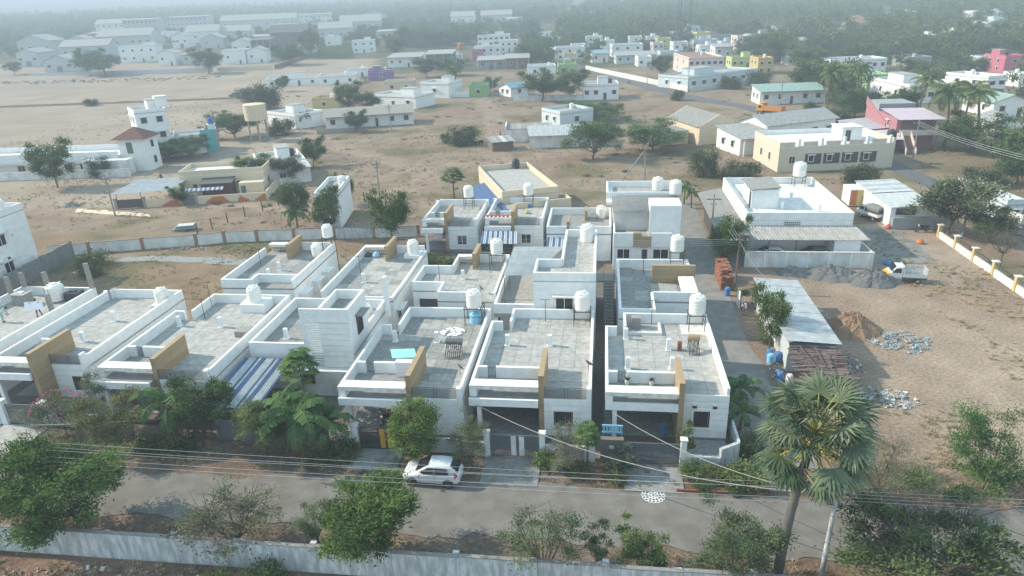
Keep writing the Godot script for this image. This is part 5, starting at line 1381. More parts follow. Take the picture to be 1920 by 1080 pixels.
func lane_things():
	# grey roofed shed with thatch lean-to beside lane
	var a := thing("shed", "long shed with pale sheet roof beside the lane", "shed", V(17, 0, -58))
	bx(a, "wall", 15.2, -0.1, -64.4, 18.8, 2.35, -51.4, M["pale"])
	sheets(a, V(14.9, 2.9, -64.8), V(14.9, 2.9, -51.1), V(19.15, 2.65, -51.1), V(19.15, 2.65, -64.8), 7, 3, 0.012, ["sheet3", "sheet3"])
	bx(a, "gable_end", 15.2, 2.35, -51.6, 18.8, 2.58, -51.4, M["darkgrey"])
	var th := thing("thatch_roof", "brown thatched lean-to roof with poles behind the fan palm", "roof", V(17, 0, -49))
	var b := MB.new()
	for i in 260:
		var t := rng.randf()
		var u := rng.randf()
		var p := V(-1.8 + 3.6 * u, 2.25 - 0.4 * t + rnd(0, 0.08), -2.2 + 4.4 * t)
		var c := Color(0.10, 0.075, 0.075).lerp(Color(0.22, 0.17, 0.15), rng.randf())
		b.obox(p, V(rnd(0.25, 0.6), rnd(-0.02, 0.02), rnd(-0.05, 0.05)), V(0, 0.02, 0), V(0, -0.01, 0.05), c)
	b.obox(V(0, 2.0, 0), V(1.8, 0, 0), V(0, 0.03, 0), V(0, -0.2, 2.2), Color(0.09, 0.07, 0.07))
	var tp := part(th, "thatch", b.done(), M["vcol"], V(17.0, 0, -49.1))
	tp.set_meta("kind", "stuff")
	for q in [[15.9, -50.9, 16.6, -47.2], [17.0, -50.9, 17.2, -48.4], [17.6, -50.2, 17.4, -47.0]]:
		tube_part(th, "roof_pole", [V(q[0], 2.5, q[1]), V(q[2], 2.12, q[3])], [0.05, 0.04], M["bark"], 5)
	for x in [15.4, 18.6]: tube_part(th, "post", [V(x, 0, -47.2), V(x, 2.0, -47.2)], [0.06, 0.05], M["bark"], 5)
	# small watch hut
	var h := thing("hut", "tiny hut with slanted plank roof beside the brick stack", "hut", V(14.4, 0, -64))
	for q in [[13.7, -65.0], [15.1, -65.0], [13.7, -63.6], [15.1, -63.6]]: tube_part(h, "post", [V(q[0], 0, q[1]), V(q[0], 2.1, q[1])], [0.04, 0.04], M["bark"], 5)
	for i in 8:
		var pb := MB.new()
		pb.obox(V(0, 0, 0), V(1.0, 0.22, 0), V(0, 0.02, 0), V(0, 0, 0.1))
		part(h, "plank", pb.done(), M["oldwood"], V(14.4, 2.25 + rnd(-0.02, 0.02), -65.1 + i * 0.22))
	bx(h, "side_wall", 13.6, 0, -65.1, 13.66, 1.8, -63.6, M["cap"])
	# brick stack
	var s := thing("brick_stack", "tall stack of red bricks beside the lane", "brick stack", V(13.2, 0, -70))
	var k := MB.new()
	for layer in 18:
		for j in 12:
			for i in 3:
				if layer > 14 and rng.randf() < 0.35: continue
				if j > 9 and layer > 6 + rng.randi() % 9: continue
				k.obox(V(12.75 + i * 0.42 + rnd(-0.02, 0.02), 0.06 + layer * 0.11, -72.6 + j * 0.37 + rnd(-0.02, 0.02)) - V(13.2, 0, -70), V(0.19, 0, rnd(-0.01, 0.01)), V(0, 0.047, 0), V(0, 0, 0.165), Color(0.24, 0.105, 0.07).lerp(Color(0.34, 0.165, 0.11), rng.randf()))
	var kp := part(s, "bricks", k.done(), M["vcol"], V(13.2, 0, -70))
	kp.set_meta("kind", "stuff")
	# drums and scrap by the shed
	var spots := [[14.3, -53.4, "bluecloth"], [14.9, -53.0, "bluecloth"], [14.2, -52.6, "lightblue"], [14.3, -49.6, "bluecloth"], [14.9, -49.2, "cap"], [13.0, -67.0, "bluecloth"]]
	var lab := ["blue drum beside the tree at the shed", "second blue drum beside the tree at the shed", "pale blue drum nearest the lane edge", "blue drum behind the fan palm crown", "white drum behind the fan palm crown", "blue drum at the foot of the brick stack"]
	for i in spots.size():
		var t := thing("drum", lab[i], "drum", V(spots[i][0], 0, spots[i][1]), 0.0, "plastic drums by the lane", true)
		if not cache.has("drum"):
			var db := MB.new()
			db.lathe([Vector2(0, 0), Vector2(0.26, 0), Vector2(0.29, 0.06), Vector2(0.29, 0.28), Vector2(0.3, 0.3), Vector2(0.29, 0.32), Vector2(0.29, 0.78), Vector2(0.25, 0.86), Vector2(0, 0.86)], 12)
			var dl := MB.new()
			dl.lathe([Vector2(0, 0), Vector2(0.2, 0), Vector2(0.2, 0.04), Vector2(0, 0.05)], 10)
			cache["drum"] = [db.done(), dl.done()]
		part(t, "body", cache["drum"][0], M[spots[i][2]])
		part(t, "lid", cache["drum"][1], M[spots[i][2]], V(0, 0.86, 0))
	# container
	var c := thing("container", "rusty orange ended storage container beside the truck shed", "container", V(36.4, 0, -101.5))
	bx(c, "body", 35.2, 0.15, -103.5, 37.0, 2.5, -100.2, M["cap"])
	bx(c, "door", 35.3, 0.25, -100.2, 36.1, 2.4, -100.14, M["orange"])
	bx(c, "door", 36.14, 0.25, -100.2, 36.95, 2.4, -100.14, M["yellow"])
	bx(c, "skid", 35.2, 0.0, -103.4, 37.0, 0.15, -100.3, M["darksteel"])
	# truck shed
	var ts := thing("truck_shed", "white shed with pale sheet roof beside the parked covered truck", "shed", V(39.5, 0, -95))
	bx(ts, "wall", 37.0, -0.1, -103.6, 42.1, 2.7, -90.3, M["white"])
	sheets(ts, V(36.8, 2.85, -104.0), V(36.8, 2.85, -97.0), V(42.3, 3.15, -97.0), V(42.3, 3.15, -104.0), 6, 3, 0.02, ["sheet3", "palesheet"])
	sheets(ts, V(36.8, 2.75, -97.0), V(36.8, 2.75, -90.0), V(42.3, 3.05, -90.0), V(42.3, 3.05, -97.0), 6, 3, 0.02, ["palesheet"])
	for z in [-100.0, -96.5, -93.2]: bx(ts, "pilaster", 36.94, -0.1, z - 0.12, 37.0, 2.7, z + 0.12, M["cap"])
	bx(ts, "front_wall", 37.2, -0.1, -90.3, 42.2, 1.5, -89.6, M["grey"])
	window(ts, 37.6, 40.0, 1.7, 2.6, -90.3, "steel", 3)
	var gs := thing("ground_sheet", "green plastic sheet lying behind the truck shed", "sheet", V(45, 0.02, -103))
	bx(gs, "sheet", 43.2, 0.0, -106.0, 45.6, 0.06, -98.5, M["turqwall"])
	for q in [[36.9, -90.0, "dark pink cloth heap behind the covered truck", "pot"], [32.0, -76.6, "blue and orange bundle behind the mini truck", "bluecloth"], [38.4, -84.0, "orange rag in the dry grass", "orange"]]:
		bundle(q[2], V(q[0], 0, q[1]), q[3], 0.45)
	# mounds
	mound("gravel_heap", "dark grey gravel heap nearest the mini truck", V(28.6, 0, -71.5), 2.9, 2.0, 1.6, "gravel", 11)
	mound("gravel_heap", "wide grey gravel heap in the middle", V(25.0, 0, -73.0), 3.2, 2.2, 1.3, "gravel", 12)
	mound("gravel_heap", "small pale gravel heap against the white panelled wall", V(21.2, 0, -73.6), 2.0, 1.5, 0.9, "gravel", 13)
	mound("soil_heap", "brown soil heap beside the rubble", V(23.0, 0, -59.8), 2.6, 2.6, 1.7, "soilheap", 14)
	mound("gravel_heap", "small dark gravel heap before the cream yellow house", V(-88.4, 0, -101.4), 1.6, 1.2, 0.7, "gravel", 15)
	var gb := thing("scrap_pile", "green and white scrap boards at the dry plot corner", "scrap", V(-60.1, 0, -88.2), 0.3, "", true)
	for i in 5: bx(gb, "board", -1.6 + 0.2 * i, 0.1 + 0.16 * i, -0.8, 1.5, 0.2 + 0.16 * i, 0.2 + 0.1 * i, M[["oldwood", "white2", "green_sheet", "green_sheet", "palesheet"][i]])
	bx(gb, "block", -1.4, 0, -0.5, 0.2, 0.1, 0.4, M["conc_raw"])
	rubble("broken white rubble beside the soil heap", V(26.0, 0, -57.2), 3.2, 2.6, 2200, [Color(0.36, 0.37, 0.37), Color(0.22, 0.23, 0.22), Color(0.42, 0.43, 0.42), Color(0.26, 0.23, 0.20), Color(0.38, 0.36, 0.33), Color(0.33, 0.34, 0.34), Color(0.16, 0.36, 0.46)], 3)
	rubble("white rubble strip along the shed", V(20.6, 0, -62.5), 1.3, 3.6, 260, [Color(0.6, 0.6, 0.57), Color(0.42, 0.40, 0.36)], 4)
	rubble("blue and white litter behind the thatch roof", V(20.6, 0, -53.0), 1.2, 3.0, 260, [Color(0.5, 0.52, 0.52), Color(0.15, 0.22, 0.32), Color(0.2, 0.2, 0.19), Color(0.26, 0.22, 0.18), Color(0.33, 0.31, 0.28)], 5)
	rubble("pale broken tiles behind the fan palm", V(21.6, 0, -47.5), 2.9, 1.8, 1300, [Color(0.5, 0.5, 0.48), Color(0.36, 0.37, 0.36), Color(0.28, 0.27, 0.25)], 6)
	rubble("litter beside the shed wall at the lane", V(14.4, 0, -51.0), 0.8, 2.6, 170, [Color(0.6, 0.6, 0.58), Color(0.3, 0.28, 0.25), Color(0.2, 0.3, 0.45)], 7)
	rubble("rubble along the foot of the back boundary wall", V(-53.5, 0, -80.2), 9.0, 0.8, 420, [Color(0.5, 0.5, 0.47), Color(0.2, 0.19, 0.17), Color(0.35, 0.3, 0.25)], 8)
	rubble("dry leaves and rubble in the dry yard", V(-46.5, 0, -79.5), 2.4, 1.0, 300, [Color(0.28, 0.18, 0.11), Color(0.2, 0.14, 0.1)], 9)
	rubble("litter and rubble below the near boundary wall", V(-22, 0, -25.2), 13.0, 1.6, 1500, [Color(0.30, 0.22, 0.16), Color(0.22, 0.16, 0.12), Color(0.5, 0.47, 0.43), Color(0.16, 0.12, 0.09)], 10)
	rubble("grey stone heap before the long white house at left", V(-88, 0, -110.0), 4.0, 1.4, 500, [Color(0.33, 0.34, 0.33), Color(0.22, 0.23, 0.22)], 21)
	rubble("litter patch in the dry field by the track", V(-53, 0, -137.0), 6.0, 2.4, 420, [Color(0.42, 0.43, 0.44), Color(0.3, 0.28, 0.25)], 22)

func mound(n, label, at: Vector3, rx, rz, h, m, sd):
	var f := FastNoiseLite.new()
	f.seed = sd
	f.frequency = 0.9
	f.fractal_octaves = 4
	var b := MB.new()
	var R := 26
	var S := 56
	var ring := func(i, k) -> Vector3:
		var r := float(i) / R
		var a = TAU * k / S
		var w: float = 1.0 + 0.4 * f.get_noise_2d(cos(a) * 1.3 + 7.0, sin(a) * 1.3)
		var p := Vector3(cos(a) * r * rx * w, 0, sin(a) * r * rz * w)
		p.y = h * pow(maxf(0.0, 1.0 - r), 0.9) * (1.0 - 0.25 * exp(-r * r * 40.0)) + (0.34 * f.get_noise_2d(p.x * 1.2, p.z * 1.2) + 0.14 * f.get_noise_2d(p.x * 5.0, p.z * 5.0)) * (1.0 - r) * h - 0.05 * r
		return p
	for i in R:
		for k in S:
			b.tri(ring.call(i, k), ring.call(i + 1, k), ring.call(i + 1, (k + 1) % S))
			if i > 0: b.tri(ring.call(i, k), ring.call(i + 1, (k + 1) % S), ring.call(i, (k + 1) % S))
	b.up()
	meta(part(self, numbered(n), b.done(), M[m], at), label, "heap", "heaps in the dirt yard")

func rubble(label, at: Vector3, rx, rz, n, cols, sd):
	rng.seed = sd
	var b := MB.new()
	var made := 0
	while made < n:
		var a := rnd(0, TAU)
		var r := pow(rng.randf(), 0.7) * (0.8 + 0.35 * nz.get_noise_2d(cos(a) * 40.0 + sd * 90.0, sin(a) * 40.0))
		var px: float = cos(a) * r * rx
		var pz: float = sin(a) * r * rz
		made += 1
		if nz.get_noise_2d(px * 22.0 + sd * 50.0, pz * 22.0) < -0.12: continue
		var s := rnd(0.02, 0.075) * (2.2 if rng.randf() < 0.07 else 1.0)
		var bs := Basis.from_euler(V(rnd(-0.7, 0.7), rnd(0, TAU), rnd(-0.7, 0.7)))
		var c: Color = cols[rng.randi() % cols.size()]
		b.obox(V(px, s * 0.3 + 0.3 * maxf(0.0, 1.0 - r) * (0.6 + nz.get_noise_2d(px * 15.0, pz * 15.0)) * rng.randf(), pz), bs.x * s, bs.y * s * rnd(0.2, 0.6), bs.z * s * rnd(0.5, 1.0), c * rnd(0.75, 1.2))
	meta(part(self, numbered("rubble"), b.done(), M["vcol"], at), label, "rubble", "", "stuff")

# ---------- vegetation
# a broadleaf crown and its trunk; p: h height, r crown radius, cy crown centre share, ry vertical radius, n leaves, s leaf length, cl clumps, c0/c1 colours
func tree_meshes(sd, p) -> Array:
	rng.seed = sd
	var tb := MB.new()
	var lb := MB.new()
	var h: float = p.h
	var r: float = p.r
	var ry: float = p.get("ry", r * 0.8)
	var cy: float = p.get("cy", h - ry)
	var clumps: int = p.get("cl", 40)
	var leaves: int = p.get("n", 5000)
	var s: float = p.get("s", 0.16)
	var flat: float = p.get("flat", 0.7)
	var cr: float = p.get("cr", r * 0.3)
	var fork: float = p.get("fork", cy - ry * 0.9)
	fork = maxf(fork, h * 0.12)
	var c0: Color = p.get("c0", Color(0.035, 0.065, 0.022))
	var c1: Color = p.get("c1", Color(0.10, 0.15, 0.045))
	var tr: float = p.get("tr", 0.025 * h + 0.03)
	var lean := V(rnd(-0.06, 0.06) * h, 0, rnd(-0.06, 0.06) * h)
	var base := V(0, -0.1, 0)
	var top := V(lean.x, fork, lean.z)
	tb.tube([base, base.lerp(top, 0.5) + V(rnd(-0.04, 0.04), 0, rnd(-0.04, 0.04)) * h, top], [tr, tr * 0.8, tr * 0.7], 7)
	var nb: int = p.get("limbs", 6)
	var limbs := []
	for i in nb:
		var a := TAU * (i + rnd(-0.3, 0.3)) / nb
		var e := V(cos(a) * r * 0.55, cy + rnd(-0.45, 0.6) * ry, sin(a) * r * 0.55) * V(rnd(0.6, 1.25), 1, rnd(0.6, 1.25)) + lean
		var mid := top.lerp(e, 0.5) + V(0, -0.08 * r, 0)
		tb.tube([top, mid, e], [tr * 0.55, tr * 0.4, tr * 0.22], 5)
		limbs.append([mid, e])
	var per := int(leaves / float(clumps))
	var shape: float = p.get("shape", 0.55)
	var lobes: int = p.get("lobes", 3)
	for k in clumps:
		var d := V(rnd(-1, 1), rnd(-0.75, 1), rnd(-1, 1))
		while d.length() > 1.0 or d.length() < 0.15: d = V(rnd(-1, 1), rnd(-0.75, 1), rnd(-1, 1))
		d = d.normalized() * pow(d.length(), shape)
		var c := V(d.x * r * 0.86, cy + d.y * ry * 0.86, d.z * r * 0.86) + lean
		c += V(rnd(-1, 1), rnd(-1, 1), rnd(-1, 1)) * r * 0.08
		if k % 5 < lobes:
			var lm: Array = limbs[rng.randi() % limbs.size()]
			var e2: Vector3 = lm[1] + (lm[1] - V(lean.x, cy - ry * 0.3, lean.z)) * rnd(-0.25, 0.95)
			c = e2 + V(rnd(-1, 1), rnd(-0.6, 0.6), rnd(-1, 1)) * r * 0.26
		var best: Vector3 = limbs[0][1]
		for l in limbs:
			if l[1].distance_to(c) < best.distance_to(c): best = l[1]
			if l[0].distance_to(c) < best.distance_to(c): best = l[0]
		tb.tube([best, best.lerp(c, 0.55) + V(0, rnd(-0.1, 0.1) * r, 0), c], [tr * 0.2, tr * 0.14, tr * 0.06], 3, Color.WHITE, false)
		var tone := rnd(0.0, 0.6)
		var rad := cr * rnd(0.65, 1.3)
		var out := (c - V(lean.x, cy - ry * 0.4, lean.z)).normalized()
		for i in per:
			var q := V(rng.randfn(0, 0.5), rng.randfn(0, 0.5) * flat, rng.randfn(0, 0.5))
			var o := c + q * rad
			var dir := (V(rnd(-1, 1), rnd(-0.6, 0.5), rnd(-1, 1)) + out * 0.7).normalized()
			var side := dir.cross((V(rnd(-0.5, 0.5), 1, rnd(-0.5, 0.5)) + out * 0.4).normalized()).normalized()
			var L := s * rnd(0.7, 1.35)
			var col := c0.lerp(c1, clampf(tone + rnd(0.0, 0.45), 0.0, 1.0))
			lb.leaf(o, dir, side, L, L * p.get("lw", 0.24), col)
	# twigs that stay bare
	for i in p.get("twigs", 0):
		var l: Array = limbs[rng.randi() % limbs.size()]
		var e: Vector3 = l[1] + V(rnd(-1, 1) * r * 0.75, rnd(-0.2, 0.8) * ry, rnd(-1, 1) * r * 0.75)
		tb.tube([l[1], l[1].lerp(e, 0.5) + V(0, 0.06 * r, 0), e], [tr * 0.22, tr * 0.14, tr * 0.05], 3, Color.WHITE, false)
	if p.has("flower"):
		for i in p.flower[1]:
			var d := V(rnd(-1, 1), rnd(-0.3, 1), rnd(-1, 1)).normalized()
			var o := V(d.x * r * 0.95, cy + d.y * ry * 0.95, d.z * r * 0.95) + lean
			for j in 4:
				var dd := V(rnd(-1, 1), rnd(-1, 1), rnd(-1, 1)).normalized()
				lb.leaf(o, dd, dd.cross(Vector3.UP).normalized(), s * 0.7, s * 0.35, p.flower[0])
	return [tb.done(), lb.done()]

func plant_tree(label, n, at: Vector3, meshes, turn = 0.0, sc: Vector3 = Vector3.ONE, cat = "tree", group = ""):
	var t := thing(n, label, cat, at, turn, group, true)
	t.scale = sc
	part(t, "trunk", meshes[0], M["bark"])
	part(t, "crown", meshes[1], M["leaf"])
	return t

func coconut_meshes(sd, h, R = 3.0, nf = 20) -> Array:
	rng.seed = sd
	var tb := MB.new()
	var lb := MB.new()
	var lean = V(rnd(-0.1, 0.1), 0, rnd(-0.1, 0.1)) * h
	var pts := []
	var rad := []
	for i in 7:
		var t := i / 6.0
		pts.append(V(lean.x * t * t, h * t - 0.1, lean.z * t * t))
		rad.append(lerpf(0.2, 0.12, t) + (0.1 if i == 0 else 0.0))
	tb.tube(pts, rad, 6)
	var top: Vector3 = pts[6]
	for f in nf:
		var a = TAU * f * 0.381966 + rnd(-0.1, 0.1)
		var el := lerpf(1.25, -0.55, float(f) / nf) + rnd(-0.1, 0.1)
		var L = R * rnd(0.9, 1.1)
		var hd := V(cos(a), 0, sin(a))
		var sd2 := V(-sin(a), 0, cos(a))
		var prev := top
		var col := Color(0.05, 0.085, 0.032).lerp(Color(0.14, 0.185, 0.065), rng.randf())
		if f > nf - 3: col = Color(0.16, 0.12, 0.06)
		var ang := el
		for k in 9:
			var d := hd * cos(ang) + V(0, sin(ang), 0)
			var nx = prev + d * L / 9.0
			lb.tri(prev + V(0, 0.03, 0), nx + V(0, 0.03, 0), nx + sd2 * 0.03, Color(0.13, 0.14, 0.06))
			lb.tri(prev + V(0, 0.03, 0), nx - sd2 * 0.03, nx + V(0, 0.03, 0), Color(0.13, 0.14, 0.06))
			var ll = 0.95 * sin(PI * clampf((k + 1.2) / 10.5, 0.0, 1.0)) * R / 3.0
			for s in [-1.0, 1.0]:
				for u in 2:
					var o := prev.lerp(nx, u * 0.5)
					var dd: Vector3 = (sd2 * s * 0.75 + d * 0.45 + V(0, -0.55, 0)).normalized()
					lb.leaf(o, dd, d, ll * rnd(0.85, 1.1), 0.05 * R / 3.0 + 0.03, col * rnd(0.8, 1.2))
			prev = nx
			ang -= 0.17 + 0.05 * k * 0.3
	for i in 7:
		var a := rnd(0, TAU)
		var nb := MB.new()
		nb.lathe([Vector2(0, -0.12), Vector2(0.1, -0.05), Vector2(0.1, 0.05), Vector2(0, 0.12)], 6, top + V(cos(a) * 0.25, -0.35, sin(a) * 0.25), Color(0.16, 0.15, 0.05))
		lb.v.append_array(nb.v); lb.n.append_array(nb.n); lb.c.append_array(nb.c); lb.uv.append_array(nb.uv)
	return [tb.done(), lb.done()]

func fan_palm(label, at: Vector3, h, tip: Vector3):
	rng.seed = 77
	var t := thing("fan_palm", label, "palm tree", at, 0.0, "", true)
	var tb := MB.new()
	var pts := []
	var rad := []
	for i in 19:
		var u := i / 18.0
		pts.append(V(tip.x * u * u, (h) * u - 0.1, tip.z * u * u))
		rad.append(lerpf(0.26, 0.19, u) + (0.012 if i % 2 == 0 else 0.0) + (0.12 if i == 0 else 0.0))
	tb.tube(pts, rad, 12)
	part(t, "trunk", tb.done(), M["palmbark"])
	var top: Vector3 = pts[18]
	# skirt of old leaf bases
	var sb := MB.new()
	for i in 60:
		var a := rnd(0, TAU)
		var d := V(cos(a), 0, sin(a))
		var y := rnd(-1.0, 0.4)
		sb.obox(top + V(0, y, 0) + d * 0.24, d * 0.12 + V(0, 0.1, 0), V(0, 0.12, 0) - d * 0.03, V(-d.z, 0, d.x) * 0.08, Color(0.06, 0.045, 0.035).lerp(Color(0.14, 0.10, 0.07), rng.randf()))
	for i in 16:
		var a := rnd(0, TAU)
		var nb := MB.new()
		nb.lathe([Vector2(0, -0.1), Vector2(0.09, -0.05), Vector2(0.1, 0.04), Vector2(0, 0.1)], 7, top + V(cos(a) * 0.36, rnd(-0.75, -0.3), sin(a) * 0.36), Color(0.035, 0.022, 0.02))
		sb.v.append_array(nb.v); sb.n.append_array(nb.n); sb.c.append_array(nb.c); sb.uv.append_array(nb.uv)
	part(t, "leaf_bases", sb.done(), M["vcol"])
	var nf := 50
	for f in nf:
		var a := TAU * f * 0.381966 + rnd(-0.2, 0.2)
		var low := f >= 29
		var el := lerpf(1.3, 0.05, pow(float(f) / 29.0, 0.9)) + rnd(-0.15, 0.15)
		if low: el = lerpf(-0.5, -1.0, float(f - 29) / 21.0) + rnd(-0.1, 0.1)
		var hd := V(cos(a), 0, sin(a))
		var L := rnd(1.5, 2.0) if not low else rnd(1.6, 2.1)
		var d0 := hd * cos(el) + V(0, sin(el), 0)
		var bend := 0.25 if not low else -0.25
		var d1 := hd * cos(el - bend) + V(0, sin(el - bend), 0)
		var p0 := top + V(0, 0.25 * sin(el), 0) + hd * 0.12
		var p1 := p0 + d0 * L * 0.55
		var p2 := p1 + d1 * L * 0.45
		var fb := MB.new()
		var dead := f > nf - 5
		var pc := Color(0.46, 0.36, 0.07) if low else Color(0.24, 0.25, 0.08)
		fb.tube([p0, p1, p2], [0.08, 0.05, 0.035], 5, pc if not dead else Color(0.30, 0.22, 0.12))
		var sv := (V(-sin(a), 0, cos(a)) + V(0, rnd(-0.5, 0.5), 0)).normalized()
		var nrm := sv.cross(d1).normalized()
		if nrm.y < 0: nrm = -nrm
		var n := 30
		var R := rnd(1.15, 1.5)
		var col := Color(0.05, 0.08, 0.042).lerp(Color(0.17, 0.21, 0.13), rng.randf())
		if dead: col = Color(0.22, 0.19, 0.12)
		var spread := rnd(1.7, 2.3)
		for i in n:
			var ta := lerpf(-spread, spread, (i + 0.5) / n)
			var dir := (d1 * cos(ta) + sv * sin(ta) + nrm * 0.16 * (1 if i % 2 == 0 else -1) + V(0, -0.12 - 0.1 * absf(ta), 0)).normalized()
			var rr := R * (0.76 + 0.24 * cos(ta * 0.6)) * rnd(0.88, 1.08)
			var side := dir.cross(nrm).normalized()
			var m1 := p2 + dir * rr * 0.5
			var w := 0.05 * R
			var cc := col * rnd(0.75, 1.3)
			fb.tri(p2, m1 + side * w + nrm * 0.02, m1 - side * w + nrm * 0.02, cc)
			var tipp := m1 + (dir + V(rnd(-0.15, 0.15), -rnd(0.1, 0.6), rnd(-0.15, 0.15))).normalized() * rr * 0.5
			fb.tri(m1 + side * w + nrm * 0.02, tipp, m1 - side * w + nrm * 0.02, cc)
		part(t, "fan_leaf", fb.done(), M["leaf"])
	return t

func banana_meshes(sd, h, nl = 9) -> Array:
	rng.seed = sd
	var tb := MB.new()
	var lb := MB.new()
	tb.tube([V(0, -0.1, 0), V(0.03, h * 0.3, 0), V(0.05, h * 0.6, 0.02)], [0.14, 0.11, 0.07], 7, Color(0.16, 0.17, 0.07))
	for f in nl:
		var a = TAU * f * 0.381966 + rnd(-0.3, 0.3)
		var el := lerpf(1.3, 0.35, float(f) / nl)
		var L = h * rnd(0.6, 0.8)
		var hd := V(cos(a), 0, sin(a))
		var sv := V(-sin(a), 0, cos(a))
		var prev := V(0.05, h * 0.55, 0.02)
		var ang := el
		var W = 0.27 * h / 3.0 + 0.05
		var col := Color(0.035, 0.075, 0.03).lerp(Color(0.085, 0.14, 0.05), rng.randf())
		if f == nl - 1: col = Color(0.22, 0.17, 0.08)
		var N := 14
		for k in N:
			var d := hd * cos(ang) + V(0, sin(ang), 0)
			var nx = prev + d * L / N
			var w1 = W * sin(PI * clampf((k + 0.3) / N, 0.0, 1.0)) + 0.015
			var drop := V(0, -rnd(0.3, 0.75), 0)
			if k > 1:
				for s in [-1.0, 1.0]:
					var ww = w1 * rnd(0.8, 1.1)
					var g := rnd(0.02, 0.14)
					lb.quad(prev.lerp(nx, g), nx, nx + (sv * s + drop) * ww + d * 0.05, prev.lerp(nx, g * 2.0) + (sv * s + drop) * ww + d * 0.05, col * rnd(0.8, 1.2))
			lb.obox((prev + nx) / 2.0, d * L / N * 0.5, V(0, 0.012, 0), sv * 0.015, Color(0.15, 0.19, 0.07))
			prev = nx
			ang -= 0.07 + 0.022 * k
	return [tb.done(), lb.done()]

func papaya_meshes(sd, h) -> Array:
	rng.seed = sd
	var tb := MB.new()
	var lb := MB.new()
	tb.tube([V(0, -0.1, 0), V(0.05, h * 0.5, 0), V(0, h * 0.85, 0.03)], [0.08, 0.06, 0.05], 6)
	for f in 40:
		var a := TAU * f * 0.381966
		var el := lerpf(1.3, -0.25, f / 40.0)
		var d := V(cos(a) * cos(el), sin(el), sin(a) * cos(el))
		var L = rnd(0.55, 0.85) * h / 3.5
		var o := V(0, h * (0.85 - 0.004 * f), 0.03)
		var e = o + d * L
		lb.obox((o + e) / 2.0, d * L / 2.0, V(0, 0.01, 0), V(-sin(a), 0, cos(a)) * 0.012, Color(0.16, 0.19, 0.07))
		var col := Color(0.04, 0.085, 0.03).lerp(Color(0.12, 0.18, 0.055), rng.randf())
		if f > 38: col = Color(0.40, 0.30, 0.05)
		var sv := V(-sin(a), 0, cos(a))
		for i in 9:
			var ta := lerpf(-2.0, 2.0, i / 8.0)
			var dd := (V(cos(a), -0.35, sin(a)) * cos(ta) + sv * sin(ta)).normalized()
			lb.leaf(e, dd, dd.cross(Vector3.UP).normalized(), rnd(0.34, 0.5) * h / 3.5, 0.07 * h / 3.5, col * rnd(0.85, 1.15))
	return [tb.done(), lb.done()]

func bush_mesh(sd, r, h, n, s, c0, c1) -> ArrayMesh:
	rng.seed = sd
	var b := MB.new()
	var cl := int(max(6, n / 60.0))
	for k in cl:
		var a := rnd(0, TAU)
		var q := sqrt(rng.randf())
		var c := V(cos(a) * q * r * 0.8, rnd(0.2, 0.85) * h * (1.0 - 0.45 * q), sin(a) * q * r * 0.8)
		var tone := rnd(0, 0.6)
		b.tube([V(c.x * 0.2, 0, c.z * 0.2), c], [0.02, 0.008], 3, Color(0.10, 0.08, 0.055), false)
		for i in int(n / float(cl)):
			var o = c + V(rng.randfn(0, 0.5), rng.randfn(0, 0.4), rng.randfn(0, 0.5)) * r * 0.33
			o.y = maxf(o.y, 0.03)
			var d := V(rnd(-1, 1), rnd(-0.3, 0.9), rnd(-1, 1)).normalized()
			b.leaf(o, d, d.cross(V(rnd(-0.4, 0.4), 1, rnd(-0.4, 0.4))).normalized(), s * rnd(0.7, 1.3), s * 0.25, c0.lerp(c1, clampf(tone + rnd(0, 0.45), 0, 1)))
	return b.done()

func bush(label, n, at, mesh, sc = 1.0, turn = 0.0, group = "", cat = "shrub"):
	var o := part(self, numbered(n), mesh, M["leaf"], at, V(0, turn, 0))
	o.scale = Vector3.ONE * sc
	return meta(o, label, cat, group)

